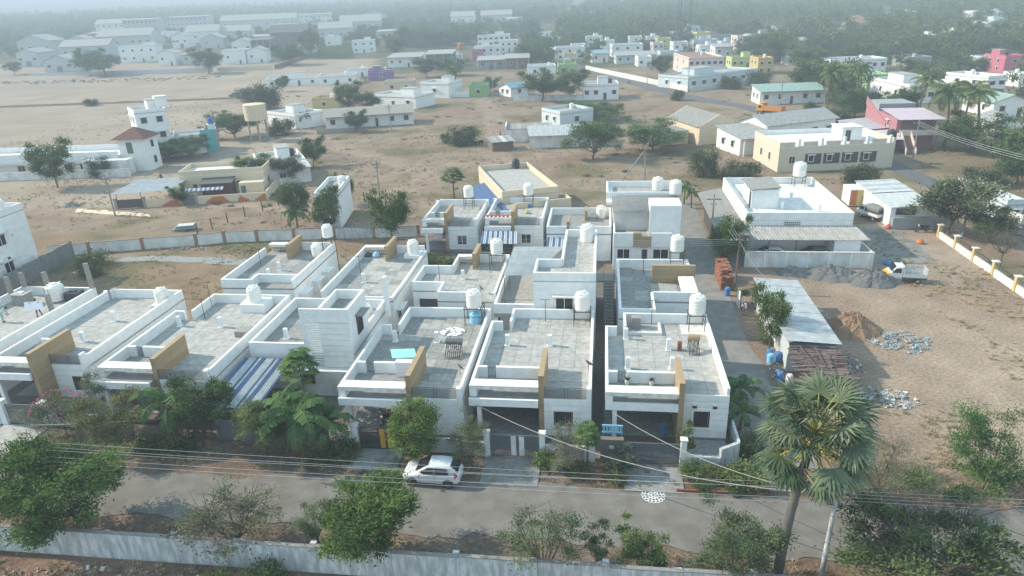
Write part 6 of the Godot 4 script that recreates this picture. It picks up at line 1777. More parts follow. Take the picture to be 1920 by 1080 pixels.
func near_plants():
	var G0 := Color(0.022, 0.048, 0.018)
	var G1 := Color(0.11, 0.175, 0.045)
	var D0 := Color(0.02, 0.042, 0.02)
	var D1 := Color(0.075, 0.125, 0.045)
	var S0 := Color(0.07, 0.09, 0.05)
	var S1 := Color(0.15, 0.17, 0.10)
	# street side trees
	plant_tree("large feathery green tree at the bottom left street corner", "shade_tree", V(-30.6, 0, -28.9), tree_meshes(101, {"h": 6.3, "r": 3.7, "ry": 2.3, "cl": 95, "n": 24000, "s": 0.25, "lw": 0.15, "flat": 0.45, "cr": 0.85, "c0": G0, "c1": G1, "limbs": 8, "fork": 1.3, "tr": 0.13}))
	plant_tree("small feathery tree cut by the left frame edge", "shade_tree", V(-34.3, 0, -29.0), tree_meshes(102, {"h": 4.6, "r": 1.7, "ry": 1.6, "cl": 34, "n": 7000, "s": 0.25, "lw": 0.15, "flat": 0.5, "c0": D0, "c1": G1, "fork": 1.2}))
	plant_tree("nearly bare drooping tree with thin twigs by the near wall", "bare_tree", V(-20.4, 0, -28.6), tree_meshes(103, {"h": 3.6, "r": 2.7, "ry": 1.4, "cl": 70, "n": 3800, "s": 0.16, "flat": 0.45, "cr": 0.6, "c0": S0, "c1": Color(0.16, 0.17, 0.09), "limbs": 9, "fork": 0.7, "tr": 0.14, "twigs": 160}))
	plant_tree("full green feathery tree in front of the white car", "shade_tree", V(-12.6, 0, -28.4), tree_meshes(104, {"h": 5.3, "r": 2.6, "ry": 2.3, "cy": 3.0, "cl": 85, "n": 21000, "s": 0.25, "lw": 0.15, "flat": 0.5, "cr": 0.65, "c0": G0, "c1": Color(0.13, 0.19, 0.05), "limbs": 8, "fork": 0.8, "tr": 0.09}))
	plant_tree("pale small leaved shrub tree left of the full green tree", "shade_tree", V(-15.9, 0, -29.2), tree_meshes(105, {"h": 2.9, "r": 1.1, "ry": 1.2, "cl": 30, "n": 6000, "s": 0.09, "c0": S0, "c1": Color(0.17, 0.21, 0.10), "fork": 0.4}))
	plant_tree("flat topped sparse tree with bare grey stems by the near wall", "flat_tree", V(-2.9, 0, -27.9), tree_meshes(106, {"h": 3.5, "r": 2.3, "ry": 0.75, "cy": 2.9, "cl": 30, "n": 4200, "s": 0.12, "flat": 0.22, "cr": 0.55, "c0": D0, "c1": Color(0.11, 0.15, 0.06), "limbs": 14, "fork": 0.45, "tr": 0.10, "twigs": 26, "shape": 0.9}))
	plant_tree("slender sapling right of the flat topped tree", "sapling", V(0.0, 0, -28.2), tree_meshes(107, {"h": 3.9, "r": 0.75, "ry": 1.6, "cl": 22, "n": 2300, "s": 0.13, "c0": G0, "c1": S1, "fork": 0.8, "tr": 0.03, "limbs": 5}))
	plant_tree("light green upright bush before the chalk drawing", "street_bush", V(2.4, 0, -28.4), tree_meshes(108, {"h": 2.4, "r": 1.15, "ry": 1.15, "cl": 40, "n": 6500, "s": 0.13, "c0": G0, "c1": Color(0.16, 0.20, 0.07), "fork": 0.25, "tr": 0.035, "limbs": 8}), 0.0, Vector3.ONE, "shrub")
	plant_tree("leafy dark tree with pale top left of the fan palm trunk", "street_tree", V(7.0, 0, -28.6), tree_meshes(109, {"h": 4.2, "r": 1.7, "ry": 1.9, "cy": 2.2, "cl": 70, "n": 15000, "s": 0.12, "cr": 0.5, "c0": D0, "c1": Color(0.15, 0.19, 0.09), "fork": 0.4, "tr": 0.07, "limbs": 8}))
	plant_tree("wide spreading feathery tree in the bottom right corner", "shade_tree", V(16.2, 0, -27.8), tree_meshes(110, {"h": 4.9, "r": 4.0, "ry": 2.0, "cy": 3.0, "cl": 85, "n": 19000, "s": 0.25, "lw": 0.15, "flat": 0.4, "cr": 0.8, "c0": D0, "c1": Color(0.12, 0.16, 0.06), "fork": 0.9, "tr": 0.16, "limbs": 12, "twigs": 110}))
	plant_tree("grey green thorny tree behind the power pole", "thorn_tree", V(17.2, 0, -35.8), tree_meshes(111, {"h": 4.2, "r": 2.5, "ry": 2.0, "cy": 2.2, "cl": 90, "n": 14000, "s": 0.09, "cr": 0.6, "c0": Color(0.085, 0.095, 0.065), "c1": Color(0.19, 0.19, 0.13), "fork": 0.4, "tr": 0.09, "limbs": 10, "twigs": 60}))
	plant_tree("dense bright green tree at the right frame edge", "street_tree", V(23.6, 0, -37.2), tree_meshes(112, {"h": 4.3, "r": 2.2, "ry": 2.0, "cy": 2.2, "cl": 60, "n": 14000, "s": 0.13, "cr": 0.65, "c0": D0, "c1": Color(0.10, 0.19, 0.05), "fork": 0.4, "tr": 0.1, "limbs": 8}))
	fan_palm("tall fan palm with yellow leaf stalks and round crown", V(9.5, 0, -28.9), 8.95, V(0.9, 0, -0.4))
	# before the houses
	plant_tree("dense round tree leaning over the white car", "round_tree", V(-12.2, 0, -37.3), tree_meshes(120, {"h": 4.8, "r": 1.75, "ry": 2.15, "cy": 2.6, "cl": 80, "n": 20000, "s": 0.13, "cr": 0.5, "lobes": 0, "c0": Color(0.05, 0.085, 0.025), "c1": Color(0.16, 0.23, 0.06), "fork": 0.6, "tr": 0.08, "limbs": 8}))
	plant_tree("wispy pale tree left of the white plated gate", "wispy_tree", V(-8.3, 0, -37.2), tree_meshes(121, {"h": 3.5, "r": 1.25, "ry": 1.5, "cy": 1.95, "cl": 46, "n": 9000, "s": 0.10, "cr": 0.42, "c0": S0, "c1": Color(0.19, 0.20, 0.09), "fork": 0.5, "tr": 0.05, "twigs": 20, "lw": 0.16}))
	plant_tree("papaya tree beside the blue striped awning", "papaya_tree", V(-22.3, 0, -42.6), papaya_meshes(122, 5.2))
	plant_tree("papaya tree with yellow lower leaves left of the stone pier", "papaya_tree", V(-0.7, 0, -37.6), papaya_meshes(123, 3.2))
	for q in [[-20.4, -37.4, 5.4, 124, "tall banana plant with arching leaves before the black gate house"], [-22.2, -38.3, 5.0, 125, "banana plant leaning left beside the striped awning"], [-18.7, -37.9, 4.0, 126, "short banana plant at the foot of the tall one"], [-30.8, -38.9, 5.0, 127, "banana plant in the shrub garden at left"], [10.3, -45.2, 3.2, 128, "banana plant against the corner house lane wall"], [10.0, -42.6, 2.6, 129, "second banana plant behind the corner house yard wall"]]:
		var m := banana_meshes(q[3], q[2], 13)
		var t := thing("banana_plant", q[4], "banana plant", V(q[0], 0, q[1]), 0.0, "banana plants", true)
		part(t, "stem", m[0], M["vcol"])
		part(t, "leaves", m[1], M["leaf"])
	plant_tree("yellow green bushy tree beside the banana plants", "garden_tree", V(-23.0, 0, -37.3), tree_meshes(130, {"h": 4.7, "r": 1.8, "ry": 2.2, "cy": 2.5, "cl": 60, "n": 13000, "s": 0.12, "cr": 0.45, "c0": Color(0.06, 0.085, 0.03), "c1": Color(0.19, 0.22, 0.09), "fork": 0.4, "tr": 0.07}))
	plant_tree("tall glossy shrub left of the striped awning", "garden_tree", V(-28.7, 0, -39.0), tree_meshes(131, {"h": 5.2, "r": 1.9, "ry": 2.3, "cy": 2.8, "cl": 50, "n": 13000, "s": 0.18, "cr": 0.5, "c0": D0, "c1": Color(0.13, 0.18, 0.07), "fork": 0.5, "tr": 0.05}))
	plant_tree("small glossy tree against the striped awning edge", "garden_tree", V(-26.9, 0, -38.3), tree_meshes(132, {"h": 4.6, "r": 1.1, "ry": 1.3, "cl": 14, "n": 3000, "s": 0.18, "cr": 0.4, "c0": D0, "c1": Color(0.14, 0.19, 0.08), "fork": 1.2, "tr": 0.04}))
	plant_tree("olive brown bushy tree before the left ochre wall house", "garden_tree", V(-34.0, 0, -37.4), tree_meshes(133, {"h": 4.0, "r": 2.3, "ry": 1.7, "cy": 2.3, "cl": 56, "n": 13000, "s": 0.13, "cr": 0.55, "c0": Color(0.06, 0.08, 0.03), "c1": Color(0.20, 0.19, 0.08), "fork": 0.4, "tr": 0.07}))
	plant_tree("pink flowering oleander beside the left grey gate", "oleander", V(-39.4, 0, -38.4), tree_meshes(134, {"h": 3.7, "r": 2.0, "ry": 1.8, "cy": 1.9, "cl": 60, "n": 13000, "s": 0.13, "cr": 0.55, "c0": Color(0.06, 0.085, 0.045), "c1": Color(0.19, 0.21, 0.13), "fork": 0.2, "tr": 0.05, "limbs": 10, "lw": 0.14, "flower": [Color(0.5, 0.12, 0.22), 160]}), 0.0, Vector3.ONE, "shrub")
	plant_tree("small airy tree against the left ochre wall house", "garden_tree", V(-37.9, 0, -40.2), tree_meshes(135, {"h": 4.2, "r": 0.9, "ry": 0.9, "cl": 18, "n": 2600, "s": 0.12, "cr": 0.4, "c0": S0, "c1": Color(0.2, 0.22, 0.12), "fork": 1.5, "tr": 0.035}))
	plant_tree("dusty oleander under the house window", "oleander", V(-2.2, 0, -37.4), tree_meshes(136, {"h": 2.7, "r": 1.1, "ry": 1.2, "cy": 1.35, "cl": 40, "n": 7500, "s": 0.12, "cr": 0.4, "c0": Color(0.09, 0.10, 0.065), "c1": Color(0.22, 0.22, 0.16), "fork": 0.2, "tr": 0.04, "lw": 0.13, "flower": [Color(0.5, 0.12, 0.2), 12]}), 0.0, Vector3.ONE, "shrub")
	plant_tree("grey green potted shrub in front of the stone pier", "garden_tree", V(1.5, 0, -37.4), tree_meshes(137, {"h": 1.9, "r": 0.95, "ry": 0.8, "cy": 1.1, "cl": 26, "n": 4500, "s": 0.13, "cr": 0.35, "c0": Color(0.05, 0.07, 0.045), "c1": Color(0.16, 0.19, 0.14), "fork": 0.2, "tr": 0.03}), 0.0, Vector3.ONE, "shrub")
	plant_tree("thin climber beside the corner house gate pillar", "garden_tree", V(5.75, 0, -38.9), tree_meshes(138, {"h": 2.9, "r": 0.42, "ry": 1.3, "cl": 16, "n": 1700, "s": 0.13, "cr": 0.25, "c0": G0, "c1": Color(0.2, 0.24, 0.08), "fork": 0.6, "tr": 0.025}), 0.0, Vector3.ONE, "shrub")
	var b1 := bush_mesh(140, 0.8, 1.1, 2200, 0.12, G0, Color(0.17, 0.22, 0.07))
	var b2 := bush_mesh(141, 0.7, 0.8, 1600, 0.11, Color(0.05, 0.07, 0.03), Color(0.16, 0.17, 0.07))
	var b3 := bush_mesh(142, 0.9, 0.9, 2000, 0.10, D0, Color(0.10, 0.14, 0.05))
	var bl := [["yellow green bush at the foot of the white gate pillar", -3.3, -37.5, b1, 1.25], ["low dark bush under the papaya tree", -1.2, -36.7, b3, 1.0], ["trimmed bush in the brick bed by the stone pier", 1.2, -36.3, b2, 1.1],
		["green hedge bush left in the front bed of the corner house", 6.1, -37.2, b1, 1.15], ["green hedge bush second in the corner bed", 7.2, -37.0, b2, 1.3], ["yellowish spiky bush in the corner bed", 8.2, -36.8, b2, 1.2], ["tall leafy bush at the lane end of the corner bed", 9.3, -36.6, b1, 1.7], ["round clipped bush before the corner bed", 6.6, -35.9, b3, 0.8], ["second round clipped bush before the corner bed", 8.4, -35.7, b3, 0.75],
		["dark shrub behind the corner house yard wall", 10.2, -40.0, b3, 1.6], ["dark climber on the corner house lane wall", 10.0, -47.4, b3, 1.3], ["dry brown bush below the banana plants", -19.2, -36.4, b2, 1.2], ["dark bush between banana plants and black gate", -17.7, -37.5, b3, 1.7], ["low shrub under the glossy garden shrubs", -29.8, -37.6, b3, 1.8], ["dark shrub at the left garden wall", -31.9, -37.2, b3, 1.4],
		["bush growing at the yard corner by the grey wall", -63.5, -73.5, b3, 2.6], ["second bush growing against the grey side wall", -61.5, -70.2, b3, 1.9], ["leafy bush below the near boundary wall", -17.8, -25.7, b3, 1.7], ["second leafy bush below the near boundary wall", -20.2, -25.4, b1, 1.3],
		["small bush at the brick stack pole", 14.6, -67.6, b1, 0.9], ["low bush at the shed wall", 14.8, -56.4, b2, 1.0], ["green bush behind the far row left house wall", -20.6, -75.6, b3, 1.6], ["flowering shrub in the far row front yard", -18.4, -74.9, b1, 1.4], ["bush between the far row houses", -14.8, -84.0, b3, 1.2]]
	for q in bl: bush(q[0], "shrub", V(q[1], 0, q[2]), q[3], q[4], q[1] * 1.7)
	for q in [[-0.6, -36.2, "low brick edging under the papaya tree"], [9.7, -35.9, "low brick edging at the lane end of the corner bed"], [7.4, -35.5, "low brick edging in the middle of the corner bed"], [5.8, -35.5, "low brick edging at the gate end of the corner bed"]]:
		var kb := thing("brick_edging", q[2], "edging", V(q[0], 0, q[1]), 0.0, "brick edged plant beds")
		for i in 7: bx(kb, "brick", q[0] - 0.9 + i * 0.26, -0.05, q[1] - 0.06, q[0] - 0.66 + i * 0.26, 0.2, q[1] + 0.06, M["brick"])
	# trees of the lane and mid ground share a few crowns
	var tm := []
	for i in 5: tm.append(tree_meshes(200 + i, {"h": 5.0, "r": 2.3, "ry": 1.9, "cy": 3.0, "cl": 60, "n": 12000, "s": 0.22, "cr": 0.7, "c0": [G0, G0, S0, D0, G0][i], "c1": [G1, Color(0.16, 0.22, 0.075), Color(0.17, 0.20, 0.11), Color(0.12, 0.18, 0.065), Color(0.17, 0.22, 0.09)][i], "fork": 1.3, "tr": 0.12}))
	var ac := []
	for i in 2: ac.append(tree_meshes(210 + i, {"h": 5.0, "r": 4.0, "ry": 1.8, "cy": 3.1, "cl": 100, "n": 22000, "s": 0.22, "flat": 0.5, "cr": 0.95, "c0": Color(0.055, 0.09, 0.042), "c1": Color(0.16, 0.23, 0.10), "fork": 0.8, "tr": 0.17, "limbs": 9}))
	var lo := tree_meshes(215, {"h": 1.9, "r": 1.6, "ry": 1.0, "cy": 0.9, "cl": 40, "n": 6000, "s": 0.18, "cr": 0.6, "c0": D0, "c1": Color(0.10, 0.13, 0.06), "fork": 0.2, "tr": 0.05})
	var bare := tree_meshes(216, {"h": 5.0, "r": 2.6, "ry": 1.9, "cy": 3.0, "cl": 26, "n": 260, "s": 0.16, "c0": S0, "c1": S1, "fork": 1.2, "tr": 0.12, "limbs": 9, "twigs": 120})
	var coco := [coconut_meshes(220, 8.0), coconut_meshes(221, 6.5), coconut_meshes(222, 9.5)]
	var ban := banana_meshes(223, 3.4, 9)
	var pap := papaya_meshes(224, 4.0)
	cache["tm"] = tm
	cache["ac"] = ac
	cache["coco"] = coco
	var kinds := {"round": tm, "acacia": ac, "low": [lo], "bare": [bare], "coconut": coco, "banana": [ban], "papaya": [pap]}
	var names := {"round": "round_tree", "acacia": "acacia_tree", "low": "shrub", "bare": "bare_tree", "coconut": "coconut_palm", "banana": "banana_plant", "papaya": "papaya_tree"}
	var i := 0
	for r in MID_TREES:
		var set_: Array = kinds[r[1]]
		var ms: Array = set_[i % set_.size()]
		var hh: float = {"round": 5.0, "acacia": 5.0, "low": 1.9, "bare": 5.0, "coconut": [8.5, 7.0, 10.0][i % 3], "banana": 3.4, "papaya": 4.0}[r[1]]
		var rr: float = {"round": 2.2, "acacia": 4.0, "low": 1.6, "bare": 2.6, "coconut": 3.0, "banana": 2.0, "papaya": 1.0}[r[1]]
		var sy: float = r[4] / hh
		var sx: float = clampf(r[5] / rr, 0.6 * sy, 2.4 * sy)
		var t := thing(names[r[1]], r[0], {"low": "shrub", "coconut": "palm tree", "banana": "banana plant"}.get(r[1], "tree"), V(r[2], r[6], r[3]), i * 2.399, "trees of the middle distance", true)
		t.scale = V(sx, sy, sx)
		part(t, "trunk", ms[0], M["vcol"] if r[1] == "banana" else M["bark"])
		part(t, "crown", ms[1], M["leaf"])
		i += 1

# ---------- vehicles
func wheel(p, at: Vector3, r, w):
	var key := "wheel%.2f%.2f" % [r, w]
	if not cache.has(key):
		var b := MB.new()
		b.lathe([Vector2(r * 0.62, -w / 2), Vector2(r * 0.93, -w / 2), Vector2(r, -w / 2 + 0.03), Vector2(r, w / 2 - 0.03), Vector2(r * 0.93, w / 2), Vector2(r * 0.62, w / 2)], 18)
		var h := MB.new()
		h.lathe([Vector2(0, -w * 0.4), Vector2(r * 0.62, -w * 0.46), Vector2(r * 0.62, w * 0.46), Vector2(r * 0.5, w * 0.36), Vector2(r * 0.15, w * 0.34), Vector2(0, w * 0.42)], 14)
		cache[key] = [b.done(), h.done()]
	var t := part(p, "wheel", cache[key][0], M["rubber"], at, V(PI / 2.0, 0, 0))
	var rim := MeshInstance3D.new()
	rim.name = "rim"
	rim.mesh = cache[key][1]
	rim.material_override = M["rim"]
	t.add_child(rim, true)

# loft: stations [x, [[y, z], ...]] half sections mirrored in z
func loft(st: Array, smooth := true) -> ArrayMesh:
	var b := MB.new()
	var rings := []
	for s in st:
		var ring := []
		for q in s[1]: ring.append(V(s[0], q[0], q[1]))
		var m := ring.duplicate()
		m.reverse()
		for q in m:
			if absf(q.z) > 0.001: ring.append(V(q.x, q.y, -q.z))
		rings.append(ring)
	var n: int = rings[0].size()
	var nr := []
	for i in rings.size():
		var rn := []
		for k in n:
			var du: Vector3 = rings[min(i + 1, rings.size() - 1)][k] - rings[max(i - 1, 0)][k]
			var dv: Vector3 = rings[i][(k + 1) % n] - rings[i][(k - 1 + n) % n]
			rn.append(du.cross(dv).normalized())
		nr.append(rn)
	for i in rings.size() - 1:
		for k in n:
			var k2 := (k + 1) % n
			var a: Vector3 = rings[i][k]
			var c: Vector3 = rings[i + 1][k]
			var d: Vector3 = rings[i + 1][k2]
			var e: Vector3 = rings[i][k2]
			var g := (d - a).cross(c - a)
			var sg := 1.0 if g.dot(nr[i][k]) >= 0.0 else -1.0
			b.stri(a, nr[i][k] * sg, c, nr[i + 1][k] * sg, d, nr[i + 1][k2] * sg)
			b.stri(a, nr[i][k] * sg, d, nr[i + 1][k2] * sg, e, nr[i][k2] * sg)
	for q in [0, rings.size() - 1]:
		for k in range(1, n - 1): b.tri(rings[q][0], rings[q][k], rings[q][k + 1])
	return b.done()

func hatchback(label, at, turn, m = "carwhite", group = ""):
	# nose towards -x, length 3.8
	var t := thing("hatchback_car", label, "car", at, turn, group, true)
	var sec := func(yb, yw, yt, w, wt): return [[yb, 0.0], [yb, w * 0.86], [yb + 0.12, w * 0.98], [yw * 0.55 + yb * 0.45, w], [yw, w * 0.985], [yt - 0.06, wt * 0.97 + 0.03], [yt, wt * 0.8], [yt + 0.015, 0.0]]
	var body := loft([[-1.9, sec.call(0.32, 0.55, 0.60, 0.52, 0.42)], [-1.82, sec.call(0.22, 0.6, 0.70, 0.68, 0.6)], [-1.6, sec.call(0.2, 0.68, 0.80, 0.79, 0.72)], [-1.2, sec.call(0.2, 0.74, 0.88, 0.835, 0.76)], [-0.75, sec.call(0.2, 0.8, 0.95, 0.845, 0.77)], [0.0, sec.call(0.2, 0.82, 0.96, 0.845, 0.78)], [0.9, sec.call(0.2, 0.84, 0.98, 0.845, 0.78)], [1.45, sec.call(0.22, 0.86, 1.0, 0.83, 0.74)], [1.78, sec.call(0.26, 0.84, 0.98, 0.77, 0.66)], [1.9, sec.call(0.36, 0.72, 0.82, 0.66, 0.56)]])
	part(t, "body", body, M[m])
	var g := func(yt, w, wt): return [[0.9, 0.0], [0.9, w], [yt - 0.1, wt + 0.01], [yt, wt * 0.86], [yt + 0.03, 0.0]]
	var cabin := loft([[-0.98, g.call(0.97, 0.72, 0.70)], [-0.45, g.call(1.30, 0.775, 0.66)], [-0.1, g.call(1.47, 0.785, 0.63)], [0.6, g.call(1.50, 0.785, 0.64)], [1.3, g.call(1.46, 0.765, 0.62)], [1.62, g.call(1.26, 0.735, 0.62)], [1.78, g.call(0.98, 0.70, 0.64)]])
	part(t, "cabin", cabin, M[m])
	var glassq := func(n, a, b, c, d):
		var q := MB.new()
		q.quad(a, b, c, d)
		part(t, n, q.done(), M["glass"])
	var ws := MB.new()
	for q in [[-1.0, 1.03, 0.60, -0.45, 1.355, 0.57], [-0.45, 1.355, 0.57, -0.13, 1.52, 0.52]]: ws.quad(V(q[0], q[1], -q[2]), V(q[0], q[1], q[2]), V(q[3], q[4], q[5]), V(q[3], q[4], -q[5]))
	part(t, "windscreen", ws.done(), M["glass"])
	ws = MB.new()
	for q in [[1.33, 1.50, 0.50, 1.64, 1.31, 0.53], [1.64, 1.31, 0.53, 1.80, 1.04, 0.55]]: ws.quad(V(q[0], q[1], -q[2]), V(q[0], q[1], q[2]), V(q[3], q[4], q[5]), V(q[3], q[4], -q[5]))
	ws.up()
	part(t, "rear_window", ws.done(), M["glass"])
	for s in [-1.0, 1.0]:
		glassq.call("side_window", V(-0.66, 1.0, 0.80 * s), V(0.28, 0.99, 0.805 * s), V(0.26, 1.39, 0.69 * s), V(-0.16, 1.37, 0.69 * s))
		glassq.call("side_window", V(0.34, 0.99, 0.805 * s), V(1.24, 1.0, 0.79 * s), V(1.16, 1.36, 0.69 * s), V(0.32, 1.39, 0.69 * s))
		var mb := MB.new()
		mb.obox(V(0, 0, 0), V(0.05, 0, 0.01), V(0, 0.07, 0), V(0, 0, 0.09))
		part(t, "mirror", mb.done(), M[m], V(-0.62, 1.02, 0.93 * s))
		bx(t, "door_handle", 0.1, 0.86, 0.845 * s - 0.012, 0.26, 0.89, 0.845 * s + 0.012, M[m])
		bx(t, "door_handle", 0.98, 0.87, 0.838 * s - 0.012, 1.14, 0.9, 0.838 * s + 0.012, M[m])
		bx(t, "sill", -0.85, 0.2, 0.83 * s - 0.02, 0.85, 0.27, 0.83 * s + 0.02, M["rubber"])
		bx(t, "door_gap", 0.305, 0.3, 0.8455 * s - 0.003, 0.317, 0.95, 0.8455 * s + 0.003, M["dark"])
		bx(t, "door_gap", -0.72, 0.3, 0.8455 * s - 0.003, -0.708, 0.92, 0.8455 * s + 0.003, M["dark"])
		var hl := MB.new()
		hl.obox(V(0, 0, 0), V(0.16, 0.07, 0.05 * s), V(-0.02, 0.075, 0), V(0, 0, 0.1))
		part(t, "headlight", hl.done(), M["lamp"], V(-1.66, 0.70, 0.60 * s))
		var tl := MB.new()
		tl.obox(V(0, 0, 0), V(0.09, 0, -0.03 * s), V(0.03, 0.13, 0), V(0.03, 0, 0.07))
		part(t, "tail_light", tl.done(), M["red"], V(1.70, 0.83, 0.70 * s))
		for x in [-1.2, 1.19]:
			var arch := MB.new()
			arch.lathe([Vector2(0, -0.03), Vector2(0.355, -0.03), Vector2(0.355, 0.03), Vector2(0, 0.03)], 18)
			part(t, "wheel_arch", arch.done(), M["dark"], V(x, 0.33, 0.825 * s), V(PI / 2.0, 0, 0))
			wheel(t, V(x, 0.3, 0.775 * s), 0.3, 0.19)
	bx(t, "number_plate", 1.9, 0.55, -0.24, 1.915, 0.66, 0.24, M["cap"])
	bx(t, "bumper_grille", -1.9, 0.34, -0.36, -1.86, 0.48, 0.36, M["dark"])
	return t

func mini_truck(label, at, turn, bedm, cover := false):
	# cab towards -x, length 3.9
	var t := thing("mini_truck", label, "truck", at, turn, "", true)
	var c := func(y, w): return [[0.35, 0.0], [0.35, w * 0.95], [0.7, w], [y - 0.12, w * 0.97], [y, w * 0.84], [y + 0.02, 0.0]]
	part(t, "cab", loft([[-1.95, [[0.45, 0.0], [0.45, 0.6], [0.7, 0.68], [0.95, 0.68], [1.02, 0.6], [1.03, 0.0]]], [-1.85, c.call(1.1, 0.73)], [-1.55, c.call(1.25, 0.75)], [-1.1, c.call(1.78, 0.74)], [-0.95, c.call(1.84, 0.74)], [-0.45, c.call(1.82, 0.74)]]), M["carwhite"])
	if not cover:
		part(t, "front_mask", loft([[-2.0, [[0.42, 0.0], [0.42, 0.62], [0.7, 0.7], [0.95, 0.68], [1.0, 0.6], [1.01, 0.0]]], [-1.86, [[0.4, 0.0], [0.4, 0.7], [0.7, 0.755], [1.0, 0.74], [1.12, 0.64], [1.13, 0.0]]], [-1.68, [[0.8, 0.0], [0.8, 0.7], [0.95, 0.755], [1.05, 0.745], [1.18, 0.62], [1.19, 0.0]]]]), M["truckyellow"])
	var gl := MB.new()
	gl.quad(V(-1.57, 1.30, -0.60), V(-1.57, 1.30, 0.60), V(-1.12, 1.83, 0.58), V(-1.12, 1.83, -0.58))
	part(t, "windscreen", gl.done(), M["glass"])
	for s in [-1.0, 1.0]:
		var sg := MB.new()
		sg.quad(V(-1.4, 1.15, 0.75 * s), V(-0.6, 1.15, 0.75 * s), V(-0.6, 1.62, 0.735 * s), V(-1.15, 1.62, 0.735 * s))
		part(t, "side_window", sg.done(), M["glass"])
		bx(t, "headlight", -1.98, 0.72, 0.48 * s - 0.12, -1.9, 0.9, 0.48 * s + 0.12, M["lamp"])
		bx(t, "mirror", -1.5, 1.3, 0.86 * s - 0.06, -1.42, 1.5, 0.86 * s + 0.06, M["dark"])
		for x in [-1.15, 1.1]: wheel(t, V(x, 0.29, 0.62 * s), 0.29, 0.17)
		bx(t, "side_board", -0.35, 0.72, 0.76 * s - 0.02, 1.9, 1.1, 0.76 * s + 0.02, M[bedm])
		bx(t, "tail_light", 1.9, 0.55, 0.6 * s - 0.08, 1.94, 0.65, 0.6 * s + 0.08, M["red"])
		if not cover:
			for k in 3: bx(t, "cage_bar", -0.35, 1.18 + k * 0.16, 0.76 * s - 0.015, 1.9, 1.24 + k * 0.16, 0.76 * s + 0.015, M[bedm])
			for k in 4: bx(t, "cage_post", -0.35 + k * 0.73, 1.1, 0.77 * s - 0.02, -0.29 + k * 0.73, 1.62, 0.77 * s + 0.02, M[bedm])
	bx(t, "bed_floor", -0.38, 0.62, -0.76, 1.92, 0.72, 0.76, M["conc_raw"])
	bx(t, "tailgate", 1.9, 0.72, -0.74, 1.94, 1.1, 0.74, M[bedm])
	bx(t, "chassis", -1.7, 0.35, -0.35, 1.85, 0.6, 0.35, M["dark"])
	bx(t, "rear_bumper", 1.86, 0.4, -0.6, 1.93, 0.52, 0.6, M["dark"])
	if not cover:
		bx(t, "headboard", -0.4, 0.72, -0.74, -0.36, 1.9, 0.74, M["carwhite"])
		for k in 3: bx(t, "tail_cage_bar", 1.9, 1.18 + k * 0.16, -0.74, 1.93, 1.24 + k * 0.16, 0.74, M[bedm])
		bx(t, "load_crate", -0.2, 0.72, -0.5, 0.5, 1.25, 0.2, M["green_sheet"])
	else:
		part(t, "tarpaulin_hood", loft([[-0.4, [[1.1, 0.0], [1.1, 0.8], [1.75, 0.79], [1.98, 0.62], [2.02, 0.0]]], [0.7, [[1.1, 0.0], [1.1, 0.81], [1.74, 0.8], [2.0, 0.62], [2.05, 0.0]]], [1.92, [[1.1, 0.0], [1.1, 0.8], [1.75, 0.79], [1.98, 0.62], [2.02, 0.0]]]]), M["tarp"])
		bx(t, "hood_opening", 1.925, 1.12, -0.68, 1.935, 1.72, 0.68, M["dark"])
	return t

func tipper(label, at, turn):
	var t := thing("tipper_truck", label, "truck", at, turn, "", true)
	var c := func(y, w): return [[0.7, 0.0], [0.7, w * 0.97], [1.2, w], [y - 0.15, w * 0.98], [y, w * 0.9], [y + 0.02, 0.0]]
	part(t, "cab", loft([[-3.4, c.call(2.2, 1.1)], [-3.25, c.call(2.65, 1.16)], [-2.6, c.call(2.75, 1.16)], [-1.9, c.call(2.75, 1.16)]]), M["truckyellow"])
	var gl := MB.new()
	gl.quad(V(-3.41, 1.65, -0.95), V(-3.41, 1.65, 0.95), V(-3.29, 2.5, 0.95), V(-3.29, 2.5, -0.95))
	part(t, "windscreen", gl.done(), M["glass"])
	for s in [-1.0, 1.0]:
		var sg := MB.new()
		sg.quad(V(-3.1, 1.65, 1.172 * s), V(-2.2, 1.65, 1.172 * s), V(-2.2, 2.4, 1.16 * s), V(-3.05, 2.4, 1.16 * s))
		part(t, "side_window", sg.done(), M["glass"])
		for x in [-2.6, 0.9, 2.2]: wheel(t, V(x, 0.5, 0.95 * s), 0.5, 0.3)
		for k in 8: bx(t, "bin_rib", -1.6 + k * 0.62, 1.2, 1.2 * s - 0.05, -1.5 + k * 0.62, 2.4, 1.2 * s + 0.05, M["truckorange"])
		bx(t, "bin_side", -1.7, 1.2, 1.17 * s - 0.04, 3.1, 2.4, 1.17 * s + 0.04, M["truckorange"])
		bx(t, "headlight", -3.46, 1.0, 0.8 * s - 0.15, -3.38, 1.2, 0.8 * s + 0.15, M["lamp"])
	bx(t, "bin_floor", -1.7, 1.1, -1.2, 3.1, 1.2, 1.2, M["truckorange"])
	bx(t, "tailgate", 3.06, 1.2, -1.13, 3.14, 2.4, 1.13, M["truckorange"])
	bx(t, "headboard", -1.78, 1.2, -1.2, -1.7, 3.0, 1.2, M["truckorange"])
	bx(t, "cab_guard", -3.0, 2.92, -1.15, -1.7, 3.0, 1.15, M["truckorange"])
	bx(t, "chassis", -3.2, 0.6, -0.5, 3.0, 1.0, 0.5, M["dark"])
	var b := MB.new()
	for i in 20:
		for j in 8:
			var f := func(a, d): return V(-1.66 + 4.7 * a / 20.0, 2.2 + 0.55 * sin(PI * a / 20.0) * sin(PI * d / 8.0) + 0.06 * nz.get_noise_2d(a * 30, d * 30), -1.12 + 2.24 * d / 8.0)
			b.quad(f.call(i, j), f.call(i + 1, j), f.call(i + 1, j + 1), f.call(i, j + 1))
	b.up()
	part(t, "gravel_load", b.done(), M["gravel"])
	return t

